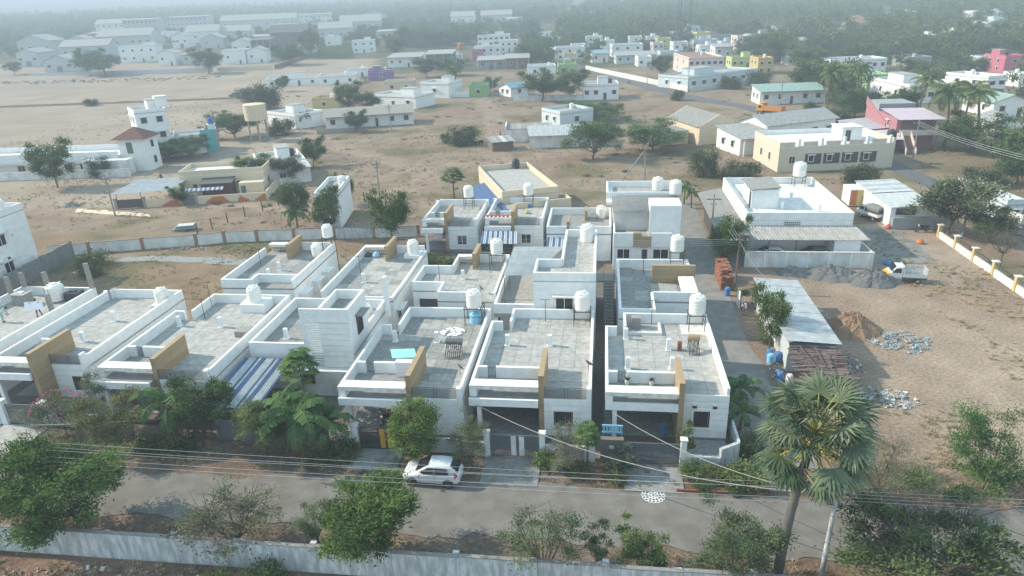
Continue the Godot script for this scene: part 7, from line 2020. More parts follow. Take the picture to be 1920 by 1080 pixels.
func motorbike(label, at, turn, m = "dark", group = "motorbikes"):
	var t := thing("motorbike", label, "motorbike", at, turn, group, true)
	for x in [-0.62, 0.62]: wheel(t, V(x, 0.29, 0), 0.29, 0.1)
	part(t, "fuel_tank", loft([[-0.3, [[0.68, 0.0], [0.68, 0.1], [0.82, 0.12], [0.88, 0.06], [0.89, 0.0]]], [0.0, [[0.66, 0.0], [0.66, 0.13], [0.84, 0.15], [0.92, 0.07], [0.93, 0.0]]], [0.2, [[0.66, 0.0], [0.66, 0.08], [0.76, 0.1], [0.8, 0.05], [0.81, 0.0]]]]), M[m])
	bx(t, "seat", 0.18, 0.72, -0.12, 0.85, 0.8, 0.12, M["rubber"])
	bx(t, "engine", -0.22, 0.28, -0.13, 0.22, 0.62, 0.13, M["darksteel"])
	tube_part(t, "fork", [V(-0.62, 0.29, 0.08), V(-0.4, 0.95, 0.06)], [0.025, 0.025], M["steel"], 5)
	tube_part(t, "fork", [V(-0.62, 0.29, -0.08), V(-0.4, 0.95, -0.06)], [0.025, 0.025], M["steel"], 5)
	tube_part(t, "handlebar", [V(-0.3, 1.05, 0.34), V(-0.4, 0.98, 0.1), V(-0.4, 0.98, -0.1), V(-0.3, 1.05, -0.34)], [0.016, 0.016, 0.016, 0.016], M["dark"], 5)
	tube_part(t, "exhaust", [V(-0.1, 0.3, 0.14), V(0.4, 0.26, 0.15), V(0.9, 0.34, 0.15)], [0.025, 0.04, 0.04], M["steel"], 6)
	bx(t, "headlamp", -0.52, 0.82, -0.08, -0.4, 0.98, 0.08, M["lamp"])
	bx(t, "rear_mudguard", 0.5, 0.6, -0.06, 0.95, 0.64, 0.06, M[m])
	return t

# ---------- people: one skin from tapered capsules, surface nets
func smin(a: float, b: float, k: float) -> float:
	var h := clampf(0.5 + 0.5 * (b - a) / k, 0.0, 1.0)
	return lerpf(b, a, h) - k * h * (1.0 - h)

func figure(bones: Array, cell: float) -> ArrayMesh:
	# bones: [a, b, ra, rb, colour, blend]
	var lo := V(1e9, 1e9, 1e9)
	var hi := -lo
	for q in bones:
		var m: float = maxf(q[2], q[3]) + cell * 2.0
		for e in [q[0], q[1]]:
			lo = V(minf(lo.x, e.x - m), minf(lo.y, e.y - m), minf(lo.z, e.z - m))
			hi = V(maxf(hi.x, e.x + m), maxf(hi.y, e.y + m), maxf(hi.z, e.z + m))
	var nx := int((hi.x - lo.x) / cell) + 2
	var ny := int((hi.y - lo.y) / cell) + 2
	var nz_ := int((hi.z - lo.z) / cell) + 2
	var f := PackedFloat32Array()
	f.resize(nx * ny * nz_)
	f.fill(1.0)
	for q in bones:
		var m: float = maxf(q[2], q[3]) + 0.1
		var a: Vector3 = q[0]
		var ab: Vector3 = q[1] - a
		var l2 := maxf(ab.length_squared(), 1e-6)
		var b0 := V(minf(a.x, q[1].x) - m, minf(a.y, q[1].y) - m, minf(a.z, q[1].z) - m)
		var b1 := V(maxf(a.x, q[1].x) + m, maxf(a.y, q[1].y) + m, maxf(a.z, q[1].z) + m)
		for i in range(max(0, int((b0.x - lo.x) / cell)), min(nx, int((b1.x - lo.x) / cell) + 2)):
			for j in range(max(0, int((b0.y - lo.y) / cell)), min(ny, int((b1.y - lo.y) / cell) + 2)):
				for k in range(max(0, int((b0.z - lo.z) / cell)), min(nz_, int((b1.z - lo.z) / cell) + 2)):
					var p := lo + V(i, j, k) * cell
					var t := clampf((p - a).dot(ab) / l2, 0.0, 1.0)
					var d := (p - a - ab * t).length() - lerpf(q[2], q[3], t)
					var ix := (i * ny + j) * nz_ + k
					f[ix] = smin(f[ix], d, q[5])
	var vid := {}
	var vp := PackedVector3Array()
	var cn := [V(0, 0, 0), V(1, 0, 0), V(0, 1, 0), V(1, 1, 0), V(0, 0, 1), V(1, 0, 1), V(0, 1, 1), V(1, 1, 1)]
	var ed := [[0, 1], [2, 3], [4, 5], [6, 7], [0, 2], [1, 3], [4, 6], [5, 7], [0, 4], [1, 5], [2, 6], [3, 7]]
	for i in nx - 1:
		for j in ny - 1:
			for k in nz_ - 1:
				var ix := (i * ny + j) * nz_ + k
				var ff := [f[ix], f[ix + ny * nz_], f[ix + nz_], f[ix + ny * nz_ + nz_], f[ix + 1], f[ix + ny * nz_ + 1], f[ix + nz_ + 1], f[ix + ny * nz_ + nz_ + 1]]
				var neg := 0
				for c in ff: neg += 1 if c < 0.0 else 0
				if neg == 0 or neg == 8: continue
				var s := Vector3.ZERO
				var n := 0
				for e in ed:
					if (ff[e[0]] < 0.0) != (ff[e[1]] < 0.0):
						s += (cn[e[0]] as Vector3).lerp(cn[e[1]], ff[e[0]] / (ff[e[0]] - ff[e[1]]))
						n += 1
				vid[ix] = vp.size()
				vp.append(lo + (V(i, j, k) + s / n) * cell)
	var cols := PackedColorArray()
	for p in vp:
		var best := 1e9
		var col := Color.WHITE
		for q in bones:
			var ab: Vector3 = q[1] - q[0]
			var t := clampf((p - q[0]).dot(ab) / maxf(ab.length_squared(), 1e-6), 0.0, 1.0)
			var d: float = (p - q[0] - ab * t).length() - lerpf(q[2], q[3], t)
			if d < best:
				best = d
				col = q[4]
		cols.append(col)
	var idx := PackedInt32Array()
	var st := [ny * nz_, nz_, 1]
	for ix in vid:
		for ax in 3:
			var o1: int = st[(ax + 1) % 3]
			var o2: int = st[(ax + 2) % 3]
			var nb: int = ix + st[ax]
			if nb >= f.size() or (f[ix] < 0.0) == (f[nb] < 0.0): continue
			if not (vid.has(ix - o1) and vid.has(ix - o2) and vid.has(ix - o1 - o2)): continue
			var q := [vid[ix], vid[ix - o1], vid[ix - o1 - o2], vid[ix - o2]]
			if f[ix] >= 0.0: q.reverse()
			for w in [0, 2, 1, 0, 3, 2]: idx.append(q[w])
	var nn := PackedVector3Array()
	nn.resize(vp.size())
	for w in range(0, idx.size(), 3):
		var g := (vp[idx[w + 2]] - vp[idx[w]]).cross(vp[idx[w + 1]] - vp[idx[w]])
		for e in 3: nn[idx[w + e]] += g
	for w in nn.size(): nn[w] = nn[w].normalized()
	var arr := []
	arr.resize(Mesh.ARRAY_MAX)
	arr[Mesh.ARRAY_VERTEX] = vp
	arr[Mesh.ARRAY_NORMAL] = nn
	arr[Mesh.ARRAY_COLOR] = cols
	arr[Mesh.ARRAY_INDEX] = idx
	var am := ArrayMesh.new()
	am.add_surface_from_arrays(Mesh.PRIMITIVE_TRIANGLES, arr)
	return am

func person(label, at, turn, shirt: Color, legs: Color, pose, bare_legs := false, cell := 0.02):
	var skin := Color(0.16, 0.085, 0.055)
	var B := []
	var head := V(0, 1.57, 0.02)
	var hipL := V(-0.09, 0.90, 0)
	var hipR := V(0.09, 0.90, 0)
	var kneeL := V(-0.11, 0.48, 0.03)
	var kneeR := V(0.11, 0.48, 0.02)
	var footL := V(-0.12, 0.08, -0.02)
	var footR := V(0.12, 0.08, 0.0)
	var handL := V(-0.25, 0.78, 0.08)
	var handR := V(0.25, 0.78, 0.08)
	var elbL := V(-0.26, 1.06, -0.03)
	var elbR := V(0.26, 1.06, -0.03)
	var chest := V(0, 1.28, 0)
	var hip := V(0, 0.95, 0)
	if pose == "hold":
		elbL = V(-0.30, 1.2, 0.16); handL = V(-0.34, 1.42, 0.32)
		elbR = V(0.30, 1.2, 0.16); handR = V(0.34, 1.42, 0.32)
		footL = V(-0.16, 0.08, 0.1); kneeL = V(-0.13, 0.48, 0.1); footR = V(0.14, 0.08, -0.14)
	elif pose == "walk":
		kneeL = V(-0.1, 0.5, 0.16); footL = V(-0.1, 0.08, 0.22); kneeR = V(0.1, 0.48, -0.06); footR = V(0.1, 0.1, -0.3)
		handL = V(-0.24, 0.85, -0.18); elbL = V(-0.25, 1.08, -0.12); handR = V(0.24, 0.86, 0.22)
	elif pose == "bend":
		chest = V(0, 1.14, 0.28); head = V(0, 1.30, 0.5)
		elbL = V(-0.22, 0.92, 0.4); handL = V(-0.15, 0.7, 0.5); elbR = V(0.22, 0.92, 0.4); handR = V(0.15, 0.7, 0.5)
	elif pose == "ride":
		hip = V(0, 0.85, 0); hipL = V(-0.1, 0.82, 0); hipR = V(0.1, 0.82, 0); kneeL = V(-0.2, 0.68, 0.38); kneeR = V(0.2, 0.68, 0.38)
		footL = V(-0.2, 0.32, 0.26); footR = V(0.2, 0.32, 0.26); chest = V(0, 1.2, 0.08); head = V(0, 1.5, 0.14)
		elbL = V(-0.3, 1.05, 0.25); handL = V(-0.3, 1.05, 0.5); elbR = V(0.3, 1.05, 0.25); handR = V(0.3, 1.05, 0.5)
	var shL := chest + V(-0.17, 0.1, 0)
	var shR := chest + V(0.17, 0.1, 0)
	B.append([hip, chest, 0.135, 0.155, shirt, 0.06])
	B.append([shL, shR, 0.075, 0.075, shirt, 0.05])
	B.append([hipL, hipR, 0.11, 0.11, legs, 0.05])
	var neck := chest + (head - chest) * 0.55
	B.append([neck, head, 0.055, 0.05, skin, 0.02])
	var up := (head - chest).normalized()
	B.append([head + up * 0.02, head + up * 0.09, 0.085, 0.09, skin, 0.02])
	B.append([head + up * 0.08 + V(0, 0, -0.03), head + up * 0.125 + V(0, 0, -0.015), 0.085, 0.085, Color(0.015, 0.012, 0.012), 0.01])
	B.append([head + V(0, 0.05, 0.085), head + V(0, 0.03, 0.105), 0.014, 0.018, skin, 0.015])
	for s in [-1.0, 1.0]: B.append([head + V(0.085 * s, 0.04, 0), head + V(0.09 * s, 0.07, -0.005), 0.016, 0.02, skin, 0.01])
	var lc := skin if bare_legs else legs
	for q in [[shL, elbL, handL], [shR, elbR, handR]]:
		B.append([q[0], q[1], 0.055, 0.045, shirt, 0.03])
		B.append([q[1], q[2], 0.042, 0.03, skin, 0.02])
		var d: Vector3 = (q[2] - q[1]).normalized()
		var pe: Vector3 = q[2] + d * 0.08
		B.append([q[2], pe, 0.03, 0.034, skin, 0.015])
		for k in 4: B.append([pe + V((k - 1.5) * 0.018, 0, 0), pe + V((k - 1.5) * 0.022, -0.01, 0.01) + d * (0.07 + 0.012 * (1.5 - absf(k - 1.5))), 0.010, 0.009, skin, 0.004])
		B.append([q[2] + d * 0.02, q[2] + d * 0.06 + V(0, 0, 0.045), 0.011, 0.01, skin, 0.006])
	for q in [[hipL, kneeL, footL], [hipR, kneeR, footR]]:
		B.append([q[0], q[1], 0.095, 0.065, legs, 0.04])
		B.append([q[1], q[2], 0.062, 0.042, lc, 0.02])
		B.append([q[2] + V(0, -0.035, -0.03), q[2] + V(0, -0.05, 0.15), 0.042, 0.03, Color(0.05, 0.035, 0.03), 0.02])
	var t := thing("person", label, "person", at, turn, "", true)
	part(t, "body", figure(B, cell), M["vcol"])
	return t

func quadruped(label, at, turn, col: Color, s):
	var B := []
	B.append([V(0, 0.85, -0.45), V(0, 0.88, 0.4), 0.23, 0.27, col, 0.08])
	B.append([V(0, 0.92, 0.5), V(0, 1.12, 0.85), 0.17, 0.12, col, 0.06])
	B.append([V(0, 1.14, 0.88), V(0, 1.0, 1.15), 0.12, 0.07, col, 0.04])
	for sx in [-1.0, 1.0]:
		B.append([V(0.06 * sx, 1.22, 0.86), V(0.18 * sx, 1.2, 0.82), 0.03, 0.02, col, 0.02])
		B.append([V(0.07 * sx, 1.26, 0.9), V(0.1 * sx, 1.38, 0.95), 0.02, 0.012, Color(0.2, 0.18, 0.15), 0.01])
		B.append([V(0.13 * sx, 0.75, 0.38), V(0.13 * sx, 0.4, 0.4), 0.1, 0.05, col, 0.04])
		B.append([V(0.13 * sx, 0.4, 0.4), V(0.13 * sx, 0.04, 0.38), 0.05, 0.045, col, 0.02])
		B.append([V(0.13 * sx, 0.8, -0.42), V(0.14 * sx, 0.52, -0.38), 0.13, 0.07, col, 0.05])
		B.append([V(0.14 * sx, 0.52, -0.38), V(0.14 * sx, 0.34, -0.52), 0.065, 0.05, col, 0.02])
		B.append([V(0.14 * sx, 0.34, -0.52), V(0.14 * sx, 0.04, -0.5), 0.045, 0.045, col, 0.02])
	B.append([V(0, 0.95, -0.62), V(0, 0.45, -0.72), 0.03, 0.02, col, 0.02])
	var t := thing("cow", label, "cow", at, turn, "cattle in the dry field", true)
	t.scale = Vector3.ONE * s
	part(t, "body", figure(B, 0.035), M["vcol"])

# ---------- poles and wires
func power_pole(label, at: Vector3, h, arm := true, m = "conc_raw", lean: Vector3 = Vector3.ZERO, turn := 0.0):
	var t := thing("power_pole", label, "power pole", at, turn, "power poles", true)
	tube_part(t, "shaft", [V(0, -0.2, 0), V(lean.x, h, lean.z)], [0.15, 0.10], M[m], 6)
	if arm:
		bx(t, "crossarm", lean.x - 0.9, h - 0.75, -0.05, lean.x + 0.9, h - 0.65, 0.05, M["darksteel"])
		for x in [-0.8, -0.3, 0.3, 0.8]: tube_part(t, "insulator", [V(lean.x + x, h - 0.65, 0), V(lean.x + x, h - 0.48, 0)], [0.04, 0.03], M["cap"], 5)
		bx(t, "bracket", lean.x - 0.4, h - 1.35, -0.05, lean.x + 0.4, h - 1.28, 0.05, M["darksteel"])
	return t

func wire(label, a: Vector3, b: Vector3, sag, r, n = "power_line", m = "wire", group = "overhead wires"):
	var mb := MB.new()
	var pts := []
	var rad := []
	var o := a.lerp(b, 0.5)
	for i in 15:
		var t := i / 14.0
		pts.append(a.lerp(b, t) - V(0, sag * 4.0 * t * (1.0 - t), 0) - o)
		rad.append(r)
	mb.tube(pts, rad, 4)
	meta(part(self, numbered(n), mb.done(), M[m], o), label, "wire", group)

# ---------- middle distance and far
func terrain(x, z) -> float:
	var d := sqrt(x * x + z * z)
	if d < 300.0: return 0.0
	if d < 500.0: return 0.03 * (d - 300.0) * (d - 300.0) / 400.0
	return 3.0 + 0.03 * (d - 500.0)

func far_window_meshes(w, h) -> Array:
	var key := "fw%.2f%.2f" % [w, h]
	if not cache.has(key):
		var f := MB.new()
		var t := 0.1
		f.box(V(-w / 2 - t, -h / 2 - t, 0), V(-w / 2, h / 2 + t, 0.12))
		f.box(V(w / 2, -h / 2 - t, 0), V(w / 2 + t, h / 2 + t, 0.12))
		f.box(V(-w / 2, h / 2, 0), V(w / 2, h / 2 + t, 0.12))
		f.box(V(-w / 2, -h / 2 - t, 0), V(w / 2, -h / 2, 0.12))
		f.box(V(-w / 2 - 0.25, h / 2 + t, 0), V(w / 2 + 0.25, h / 2 + t + 0.1, 0.5))
		cache[key] = [f.done(), box_mesh(V(w, h, 0.03))]
	return cache[key]

func far_window(p, at: Vector3, w, h, turn = 0.0):
	var q := far_window_meshes(w, h)
	var o := part(p, "window", q[0], M["cap"], at, V(0, turn, 0))
	var g := MeshInstance3D.new()
	g.name = "pane"
	g.mesh = q[1]
	g.material_override = M["pane"]
	g.position = V(0, 0, 0.02)
	o.add_child(g, true)

func roof_slab_mesh(a: Vector3, b: Vector3, c: Vector3, d: Vector3, t) -> ArrayMesh:
	var q := MB.new()
	var n := V(0, -t, 0)
	q.quad(a, b, c, d)
	q.quad(a + n, d + n, c + n, b + n)
	q.quad(a, d, d + n, a + n)
	q.quad(b, a, a + n, b + n)
	q.quad(c, b, b + n, c + n)
	q.quad(d, c, c + n, d + n)
	q.up(6)
	return q.done()

# generic building: front left base corner, width, depth, turn, height, storeys, roof kind, colours, windows per floor
func far_building(i, label, n, x, z, w, d, turn, h, st, roof, wc, rc, nw):
	rng.seed = 900 + i
	var y := terrain(x, z)
	var t := thing(n, label, {"house": "house", "building": "building", "factory": "factory", "shed": "shed", "shop": "shop", "hall": "hall", "hut": "hut", "workshop": "workshop"}[n], V(x, y, z), turn, "buildings beyond the colony", true)
	var par := 0.8 if roof == "flat" else 0.0
	var wh: float = h - par
	bx(t, "wall", 0, -0.8, -d, w, wh, 0, M[wc])
	var far = z < -330.0
	if roof == "flat":
		bx(t, "roof_slab", -0.1, wh, -d - 0.1, w + 0.1, wh + 0.12, 0.1, M[rc])
		var p0 := wh + 0.12
		ring_boxes(t, "parapet", 0.0, w, -d, 0.0, p0, h, 0.18, wc)
		if w > 6.0 and i % 2 == 0:
			var cx = w * rnd(0.15, 0.6)
			bx(t, "roof_room", cx, p0, -d * 0.85, cx + w * 0.28, p0 + 2.1, -d * 0.45, M[wc])
			bx(t, "roof_room_slab", cx - 0.15, p0 + 2.1, -d * 0.85 - 0.15, cx + w * 0.28 + 0.15, p0 + 2.22, -d * 0.45 + 0.15, M[rc])
		if i % 3 != 1 and not far:
			var tx = w * rnd(0.65, 0.85)
			var tp := V(x, y, z) + V(tx, 0, -d * 0.7).rotated(Vector3.UP, turn)
			tank("tank atop " + label, V(tp.x, y + p0, tp.z), 0.6, 1.4, "tank" if i % 4 != 2 else "blacktank", "tanks on distant roofs")
	elif roof == "lean":
		part(t, "roof", roof_slab_mesh(V(-0.5, wh + 1.1, -d - 0.4), V(w + 0.5, wh + 1.1, -d - 0.4), V(w + 0.5, wh + 0.02, 1.4), V(-0.5, wh + 0.02, 1.4), 0.12), M[rc])
		bx(t, "back_wall", 0, wh, -d, w, wh + 0.9, -d + 0.2, M[wc])
		for k in 2: part(t, "gable", gable_mesh(d, 0.9, true), M[wc], V(0.1 if k == 0 else w - 0.1, wh, 0))
		for k in int(w / 4.0) + 1: bx(t, "verandah_post", 0.1 + k * (w - 0.4) / maxf(1.0, int(w / 4.0)), -0.5, 1.1, 0.3 + k * (w - 0.4) / maxf(1.0, int(w / 4.0)), wh - 0.12, 1.3, M["cap"])
	elif roof == "gable" or roof == "hip":
		var along: bool = w >= d
		var rise: float = (d if along else w) * 0.2
		if roof == "hip":
			var q := MB.new()
			var a := V(-0.4, 0, 0.4)
			var b := V(w + 0.4, 0, 0.4)
			var c := V(w + 0.4, 0, -d - 0.4)
			var e := V(-0.4, 0, -d - 0.4)
			var r0 := V(w * 0.35, rise * 1.6, -d / 2)
			var r1 := V(w * 0.65, rise * 1.6, -d / 2)
			q.quad(a, r0, r1, b)
			q.tri(b, r1, c)
			q.quad(c, r1, r0, e)
			q.tri(e, r0, a)
			q.up()
			part(t, "roof", q.done(), M[rc], V(0, wh + 0.02, 0))
		elif along:
			part(t, "roof_front", roof_slab_mesh(V(-0.5, wh + rise + 0.03, -d / 2), V(w + 0.5, wh + rise + 0.03, -d / 2), V(w + 0.5, wh - 0.05, 0.6), V(-0.5, wh - 0.05, 0.6), 0.1), M[rc])
			part(t, "roof_back", roof_slab_mesh(V(-0.5, wh + rise + 0.03, -d / 2), V(w + 0.5, wh + rise + 0.03, -d / 2), V(w + 0.5, wh - 0.05, -d - 0.6), V(-0.5, wh - 0.05, -d - 0.6), 0.1), M[rc])
			for k in 2: part(t, "gable", gable_mesh(d, rise - 0.12, false), M[wc], V(0.1 if k == 0 else w - 0.1, wh, 0))
		else:
			part(t, "roof_left", roof_slab_mesh(V(w / 2, wh + rise + 0.03, 0.5), V(w / 2, wh + rise + 0.03, -d - 0.5), V(-0.6, wh - 0.05, -d - 0.5), V(-0.6, wh - 0.05, 0.5), 0.1), M[rc])
			part(t, "roof_right", roof_slab_mesh(V(w / 2, wh + rise + 0.03, 0.5), V(w / 2, wh + rise + 0.03, -d - 0.5), V(w + 0.6, wh - 0.05, -d - 0.5), V(w + 0.6, wh - 0.05, 0.5), 0.1), M[rc])
			for k in 2: part(t, "gable", gable_mesh(w, rise - 0.12, false), M[wc], V(0, wh, -0.1 if k == 0 else -d + 0.1), V(0, -PI / 2.0, 0))
	# windows and door
	var fh: float = wh / st
	var big: bool = n == "factory" or n == "building"
	for s in st:
		for k in nw:
			var wx: float = w * (k + 0.5) / nw
			if s == 0 and k == int(nw / 2.0) and nw > 1:
				var dr := bx(t, "door", wx - 0.5 if not big else wx - 1.4, 0.0, 0.0, wx + 0.5 if not big else wx + 1.4, minf(2.1 if not big else 3.2, fh - 0.3), 0.06, M["wood" if not big else "gate"])
				bx(dr, "frame", wx - 0.65 if not big else wx - 1.6, minf(2.1 if not big else 3.2, fh - 0.3), 0.0, wx + 0.65 if not big else wx + 1.6, minf(2.1 if not big else 3.2, fh - 0.3) + 0.12, 0.14, M["cap"])
			else:
				far_window(t, V(wx, fh * s + fh * 0.55, 0), minf(1.2 if not big else 2.0, w / nw * 0.6), minf(1.2, fh * 0.4))
		for k in 2: far_window(t, V(0, fh * s + fh * 0.55, -d * (0.3 + 0.4 * k)), 1.0, minf(1.2, fh * 0.4), -PI / 2.0)
	return t

func gable_mesh(d, rise, mono) -> ArrayMesh:
	# triangular wall in the yz plane from z 0 to z -d
	var q := MB.new()
	var a := V(-0.1, 0, 0)
	var b := V(-0.1, 0, -d)
	var c := V(-0.1, rise, -d if mono else -d / 2.0)
	var o := V(0.2, 0, 0)
	q.tri(a, b, c)
	q.tri(a + o, c + o, b + o)
	for e in [[a, b], [b, c], [c, a]]: q.quad(e[0], e[1], e[1] + o, e[0] + o)
	return q.done()

func mid_buildings():
	# yellow house with steel sheet porch
	var t := thing("house", "cream yellow house with orange painted wall and grey sheet porch roof", "house", V(-78.8, 0, -99.4), 0.24, "", true)
	var Y = M["cream"]
	bx(t, "wall", 9.0, -0.2, -12.0, 23.0, 3.6, -5.0, Y)
	bx(t, "roof_slab", 9.0, 3.6, -12.0, 23.0, 3.72, -5.0, M["cap"])
	ring_boxes(t, "parapet", 9.0, 23.0, -12.0, -5.0, 3.72, 4.5, 0.2, "cream")
	bx(t, "front_room", 13.0, -0.2, -5.0, 18.0, 2.6, -2.8, M["maroon"])
	part(t, "front_roof", roof_slab_mesh(V(12.8, 3.2, -5.0), V(18.2, 3.2, -5.0), V(18.2, 2.65, -2.6), V(12.8, 2.65, -2.6), 0.1), M["darksheet"])
	bx(t, "side_block", 19.2, -0.2, -5.0, 23.2, 2.5, -2.4, Y)
	var dd := bx(t, "door", 19.5, 0.0, -2.4, 20.3, 2.0, -2.35, M["darkgreen"])
	bx(dd, "handle", 20.1, 1.0, -2.35, 20.16, 1.1, -2.3, M["steel"])
	sheets(t, V(1.5, 3.3, -6.5), V(10.5, 3.3, -6.5), V(9.0, 2.5, -0.3), V(-0.6, 2.4, -0.3), 10, 3, 0.025, ["sheet3"])
	for x in [0.2, 4.0, 8.5]: tube_part(t, "post", [V(x, 0, -0.5), V(x, 2.45, -0.5)], [0.06, 0.06], M["steel"], 5)
	sheets(t, V(8.8, 2.3, -1.6), V(17.0, 2.3, -1.6), V(17.0, 2.0, -0.7), V(8.8, 2.0, -0.7), 22, 1, 0.03, ["bluesheet", "palesheet"])
	window(t, 11.0, 11.6, 1.2, 2.2, -5.0, "wood", 1)
	window(t, 18.3, 19.0, 1.3, 2.3, -5.0, "wood", 2)
	window_x(t, -8.0, -7.2, 1.4, 2.3, 23.0, 1.0, "wood", 1)
	var w := thing("compound_wall", "cream compound wall with stepped orange painted pattern", "wall", V(-78.8, 0, -99.4), 0.24, "", true)
	bx(w, "wall_bay", 4.8, -0.2, 0.0, 10.4, 1.2, 0.2, Y)
	bx(w, "wall_bay", 13.0, -0.2, 0.0, 24.2, 1.3, 0.2, Y)
	bx(w, "wall_bay", 24.0, -0.2, -11.0, 24.2, 1.5, 0.0, Y)
	for k in 5:
		bx(w, "orange_step", 7.2 + k * 0.35, 0.0, 0.2, 10.3 - k * 0.1, 0.22 + (4 - k) * 0.0 + k * 0.18, 0.225 + 0.004 * k, M["orange"])
		bx(w, "orange_step", 14.2 + k * 0.3, 0.02, 0.2, 18.0 - k * 0.2, 0.3 + k * 0.2, 0.225 + 0.004 * k, M["orange"])
		bx(w, "orange_step", 19.4 + k * 0.1, 0.02, 0.2, 21.2 - k * 0.3, 0.3 + k * 0.18, 0.225 + 0.004 * k, M["orange"])
		bx(w, "orange_step", 22.2 + k * 0.3, 0.02, 0.2, 24.0, 0.3 + k * 0.18, 0.225 + 0.004 * k, M["orange"])
	for x in [0.1, 4.6, 10.5, 12.8]: bx(w, "pier", x - 0.2, -0.2, -0.1, x + 0.2, 1.8, 0.3, M["conc_raw"])
	bx(w, "gate_leaf", 0.4, 0.1, 0.05, 4.3, 1.5, 0.12, M["darksteel"])
	bx(w, "door_leaf", 10.8, 0.1, 0.05, 12.5, 1.6, 0.12, M["gate"])
	tank("black tank on the cream yellow house", V(-61.6, 3.75, -113.5), 0.6, 1.2, "blacktank", "")
	# long white house with tiled tower at left
	t = thing("house", "long white house with terracotta roofed stair tower at left", "house", V(-118.0, 0, -119.5), 0.12, "", true)
	bx(t, "wall", -14, -0.3, -11.0, 22.0, 3.4, -4.0, M["white"])
	bx(t, "roof_slab", -14, 3.4, -11.0, 22.0, 3.5, -4.0, M["cap"])
	bx(t, "parapet", -14, 3.5, -4.2, 22.0, 4.3, -4.0, M["white"])
	bx(t, "parapet", -14, 3.5, -11.0, 22.0, 4.6, -10.8, M["white"])
	bx(t, "sunshade", -14, 2.4, -4.0, 22.0, 2.5, -2.8, M["conc"])
	for k in 6: window(t, 1.0 + k * 3.2, 2.6 + k * 3.2, 0.9, 2.1, -4.0, "cap", 2)
	bx(t, "tower_wall", 22.0, -0.3, -10.0, 27.5, 6.6, -5.0, M["white"])
	bx(t, "tower_low_wall", 16.0, -0.3, -4.0, 25.0, 3.0, -1.4, M["white2"])
	bx(t, "tower_door", 23.6, 3.6, -5.0, 24.8, 5.8, -4.94, M["darkgreen"])
	window_x(t, -8.2, -7.2, 4.4, 5.8, 27.5, 1.0, "wood", 1)
	window_x(t, -8.2, -7.2, 1.2, 2.6, 27.5, 1.0, "wood", 1)
	var q := MB.new()
	var P := [V(21.2, 6.5, -4.0), V(28.2, 6.5, -4.0), V(28.2, 6.5, -10.8), V(21.2, 6.5, -10.8), V(24.7, 8.6, -7.4)]
	for k in 4: q.tri(P[k], P[4], P[(k + 1) % 4])
	q.up()
	var hr := part(t, "hip_roof", q.done(), M["terracotta"])
	for k in 4:
		for j in 9:
			var a: Vector3 = (P[k] as Vector3).lerp(P[4], (j + 0.5) / 9.5)
			var b: Vector3 = (P[(k + 1) % 4] as Vector3).lerp(P[4], (j + 0.5) / 9.5)
			tube_part(hr, "tile_course", [a + V(0, 0.03, 0), b + V(0, 0.03, 0)], [0.05, 0.05], M["terracotta"], 4)
	w = thing("compound_wall", "long white compound wall before the terracotta tower house", "wall", V(-118.0, 0, -119.5), 0.12, "", true)
	for k in 9: bx(w, "wall_bay", -10.0 + k * 4.0, -0.3, -0.1, -6.1 + k * 4.0, 1.6, 0.1, M["white2"])
	# stair block and blue tank on the tall house, turquoise wall on its neighbour
	t = thing("stair_block", "white stair block on top of the three storey house", "roof room", V(-98.2, 10.4, -146.0), 0.75, "", true)
	bx(t, "wall", -1.2, 0, -1.2, 1.2, 2.2, 1.2, M["white"])
	bx(t, "cap_slab", -1.3, 2.2, -1.3, 1.3, 2.35, 1.3, M["cap"])
	tank("blue tank on a pillar beside the turquoise wall", V(-90.5, 5.6, -151.5), 0.7, 1.4, "bluetank", "")
	var pl := thing("tank_pillar", "white masonry pillar under the blue tank", "pillar", V(-90.5, 0, -151.5), 0.5, "", true)
	bx(pl, "shaft", -0.8, -0.2, -0.8, 0.8, 5.45, 0.8, M["white"])
	bx(pl, "slab", -1.0, 5.45, -1.0, 1.0, 5.6, 1.0, M["cap"])
	t = thing("painted_wall", "turquoise painted tall wall at the end of the low white house", "wall", V(-88.9, 0, -146.8), 0.5, "", true)
	bx(t, "wall", -1.6, -0.2, -0.3, 1.6, 5.0, 0.1, M["turqwall"])
	bx(t, "side", 1.6, -0.2, -5.0, 1.9, 5.0, 0.1, M["grey"])
	# old water tower
	t = thing("water_tower", "cream round water tank on tall posts beside a thorn tree", "water tower", V(-83.5, 0, -160.0), 0.0, "", true)
	var b := MB.new()
	b.lathe([Vector2(0, 5.0), Vector2(2.5, 5.0), Vector2(2.62, 5.15), Vector2(2.62, 8.6), Vector2(2.7, 8.7), Vector2(2.3, 8.85), Vector2(0, 9.1)], 28)
	part(t, "tank", b.done(), M["cream"])
	for k in 6:
		var a := TAU * k / 6.0
		tube_part(t, "leg", [V(cos(a) * 2.3, -0.2, sin(a) * 2.3), V(cos(a) * 2.3, 5.0, sin(a) * 2.3)], [0.16, 0.16], M["conc_raw"], 6)
	t = thing("water_tower", "small far orange water tank on posts", "water tower", V(-77.0, terrain(-77, -385), -385.0), 0.0, "", true)
	b = MB.new()
	b.lathe([Vector2(0, 7.0), Vector2(1.4, 7.0), Vector2(1.5, 7.2), Vector2(1.5, 9.8), Vector2(1.3, 10.0), Vector2(0, 10.1)], 16)
	part(t, "tank", b.done(), M["orange"])
	for k in 4: tube_part(t, "leg", [V(cos(k * 1.57) * 1.2, -0.3, sin(k * 1.57) * 1.2), V(cos(k * 1.57) * 1.2, 7.0, sin(k * 1.57) * 1.2)], [0.12, 0.12], M["conc_raw"], 5)
	# sheet on the white house with corrugated lean-to
	t = thing("lean_to", "corrugated lean-to roof on the white house behind small trees", "roof", V(-62.0, 0, -116.5), 0.56, "", true)
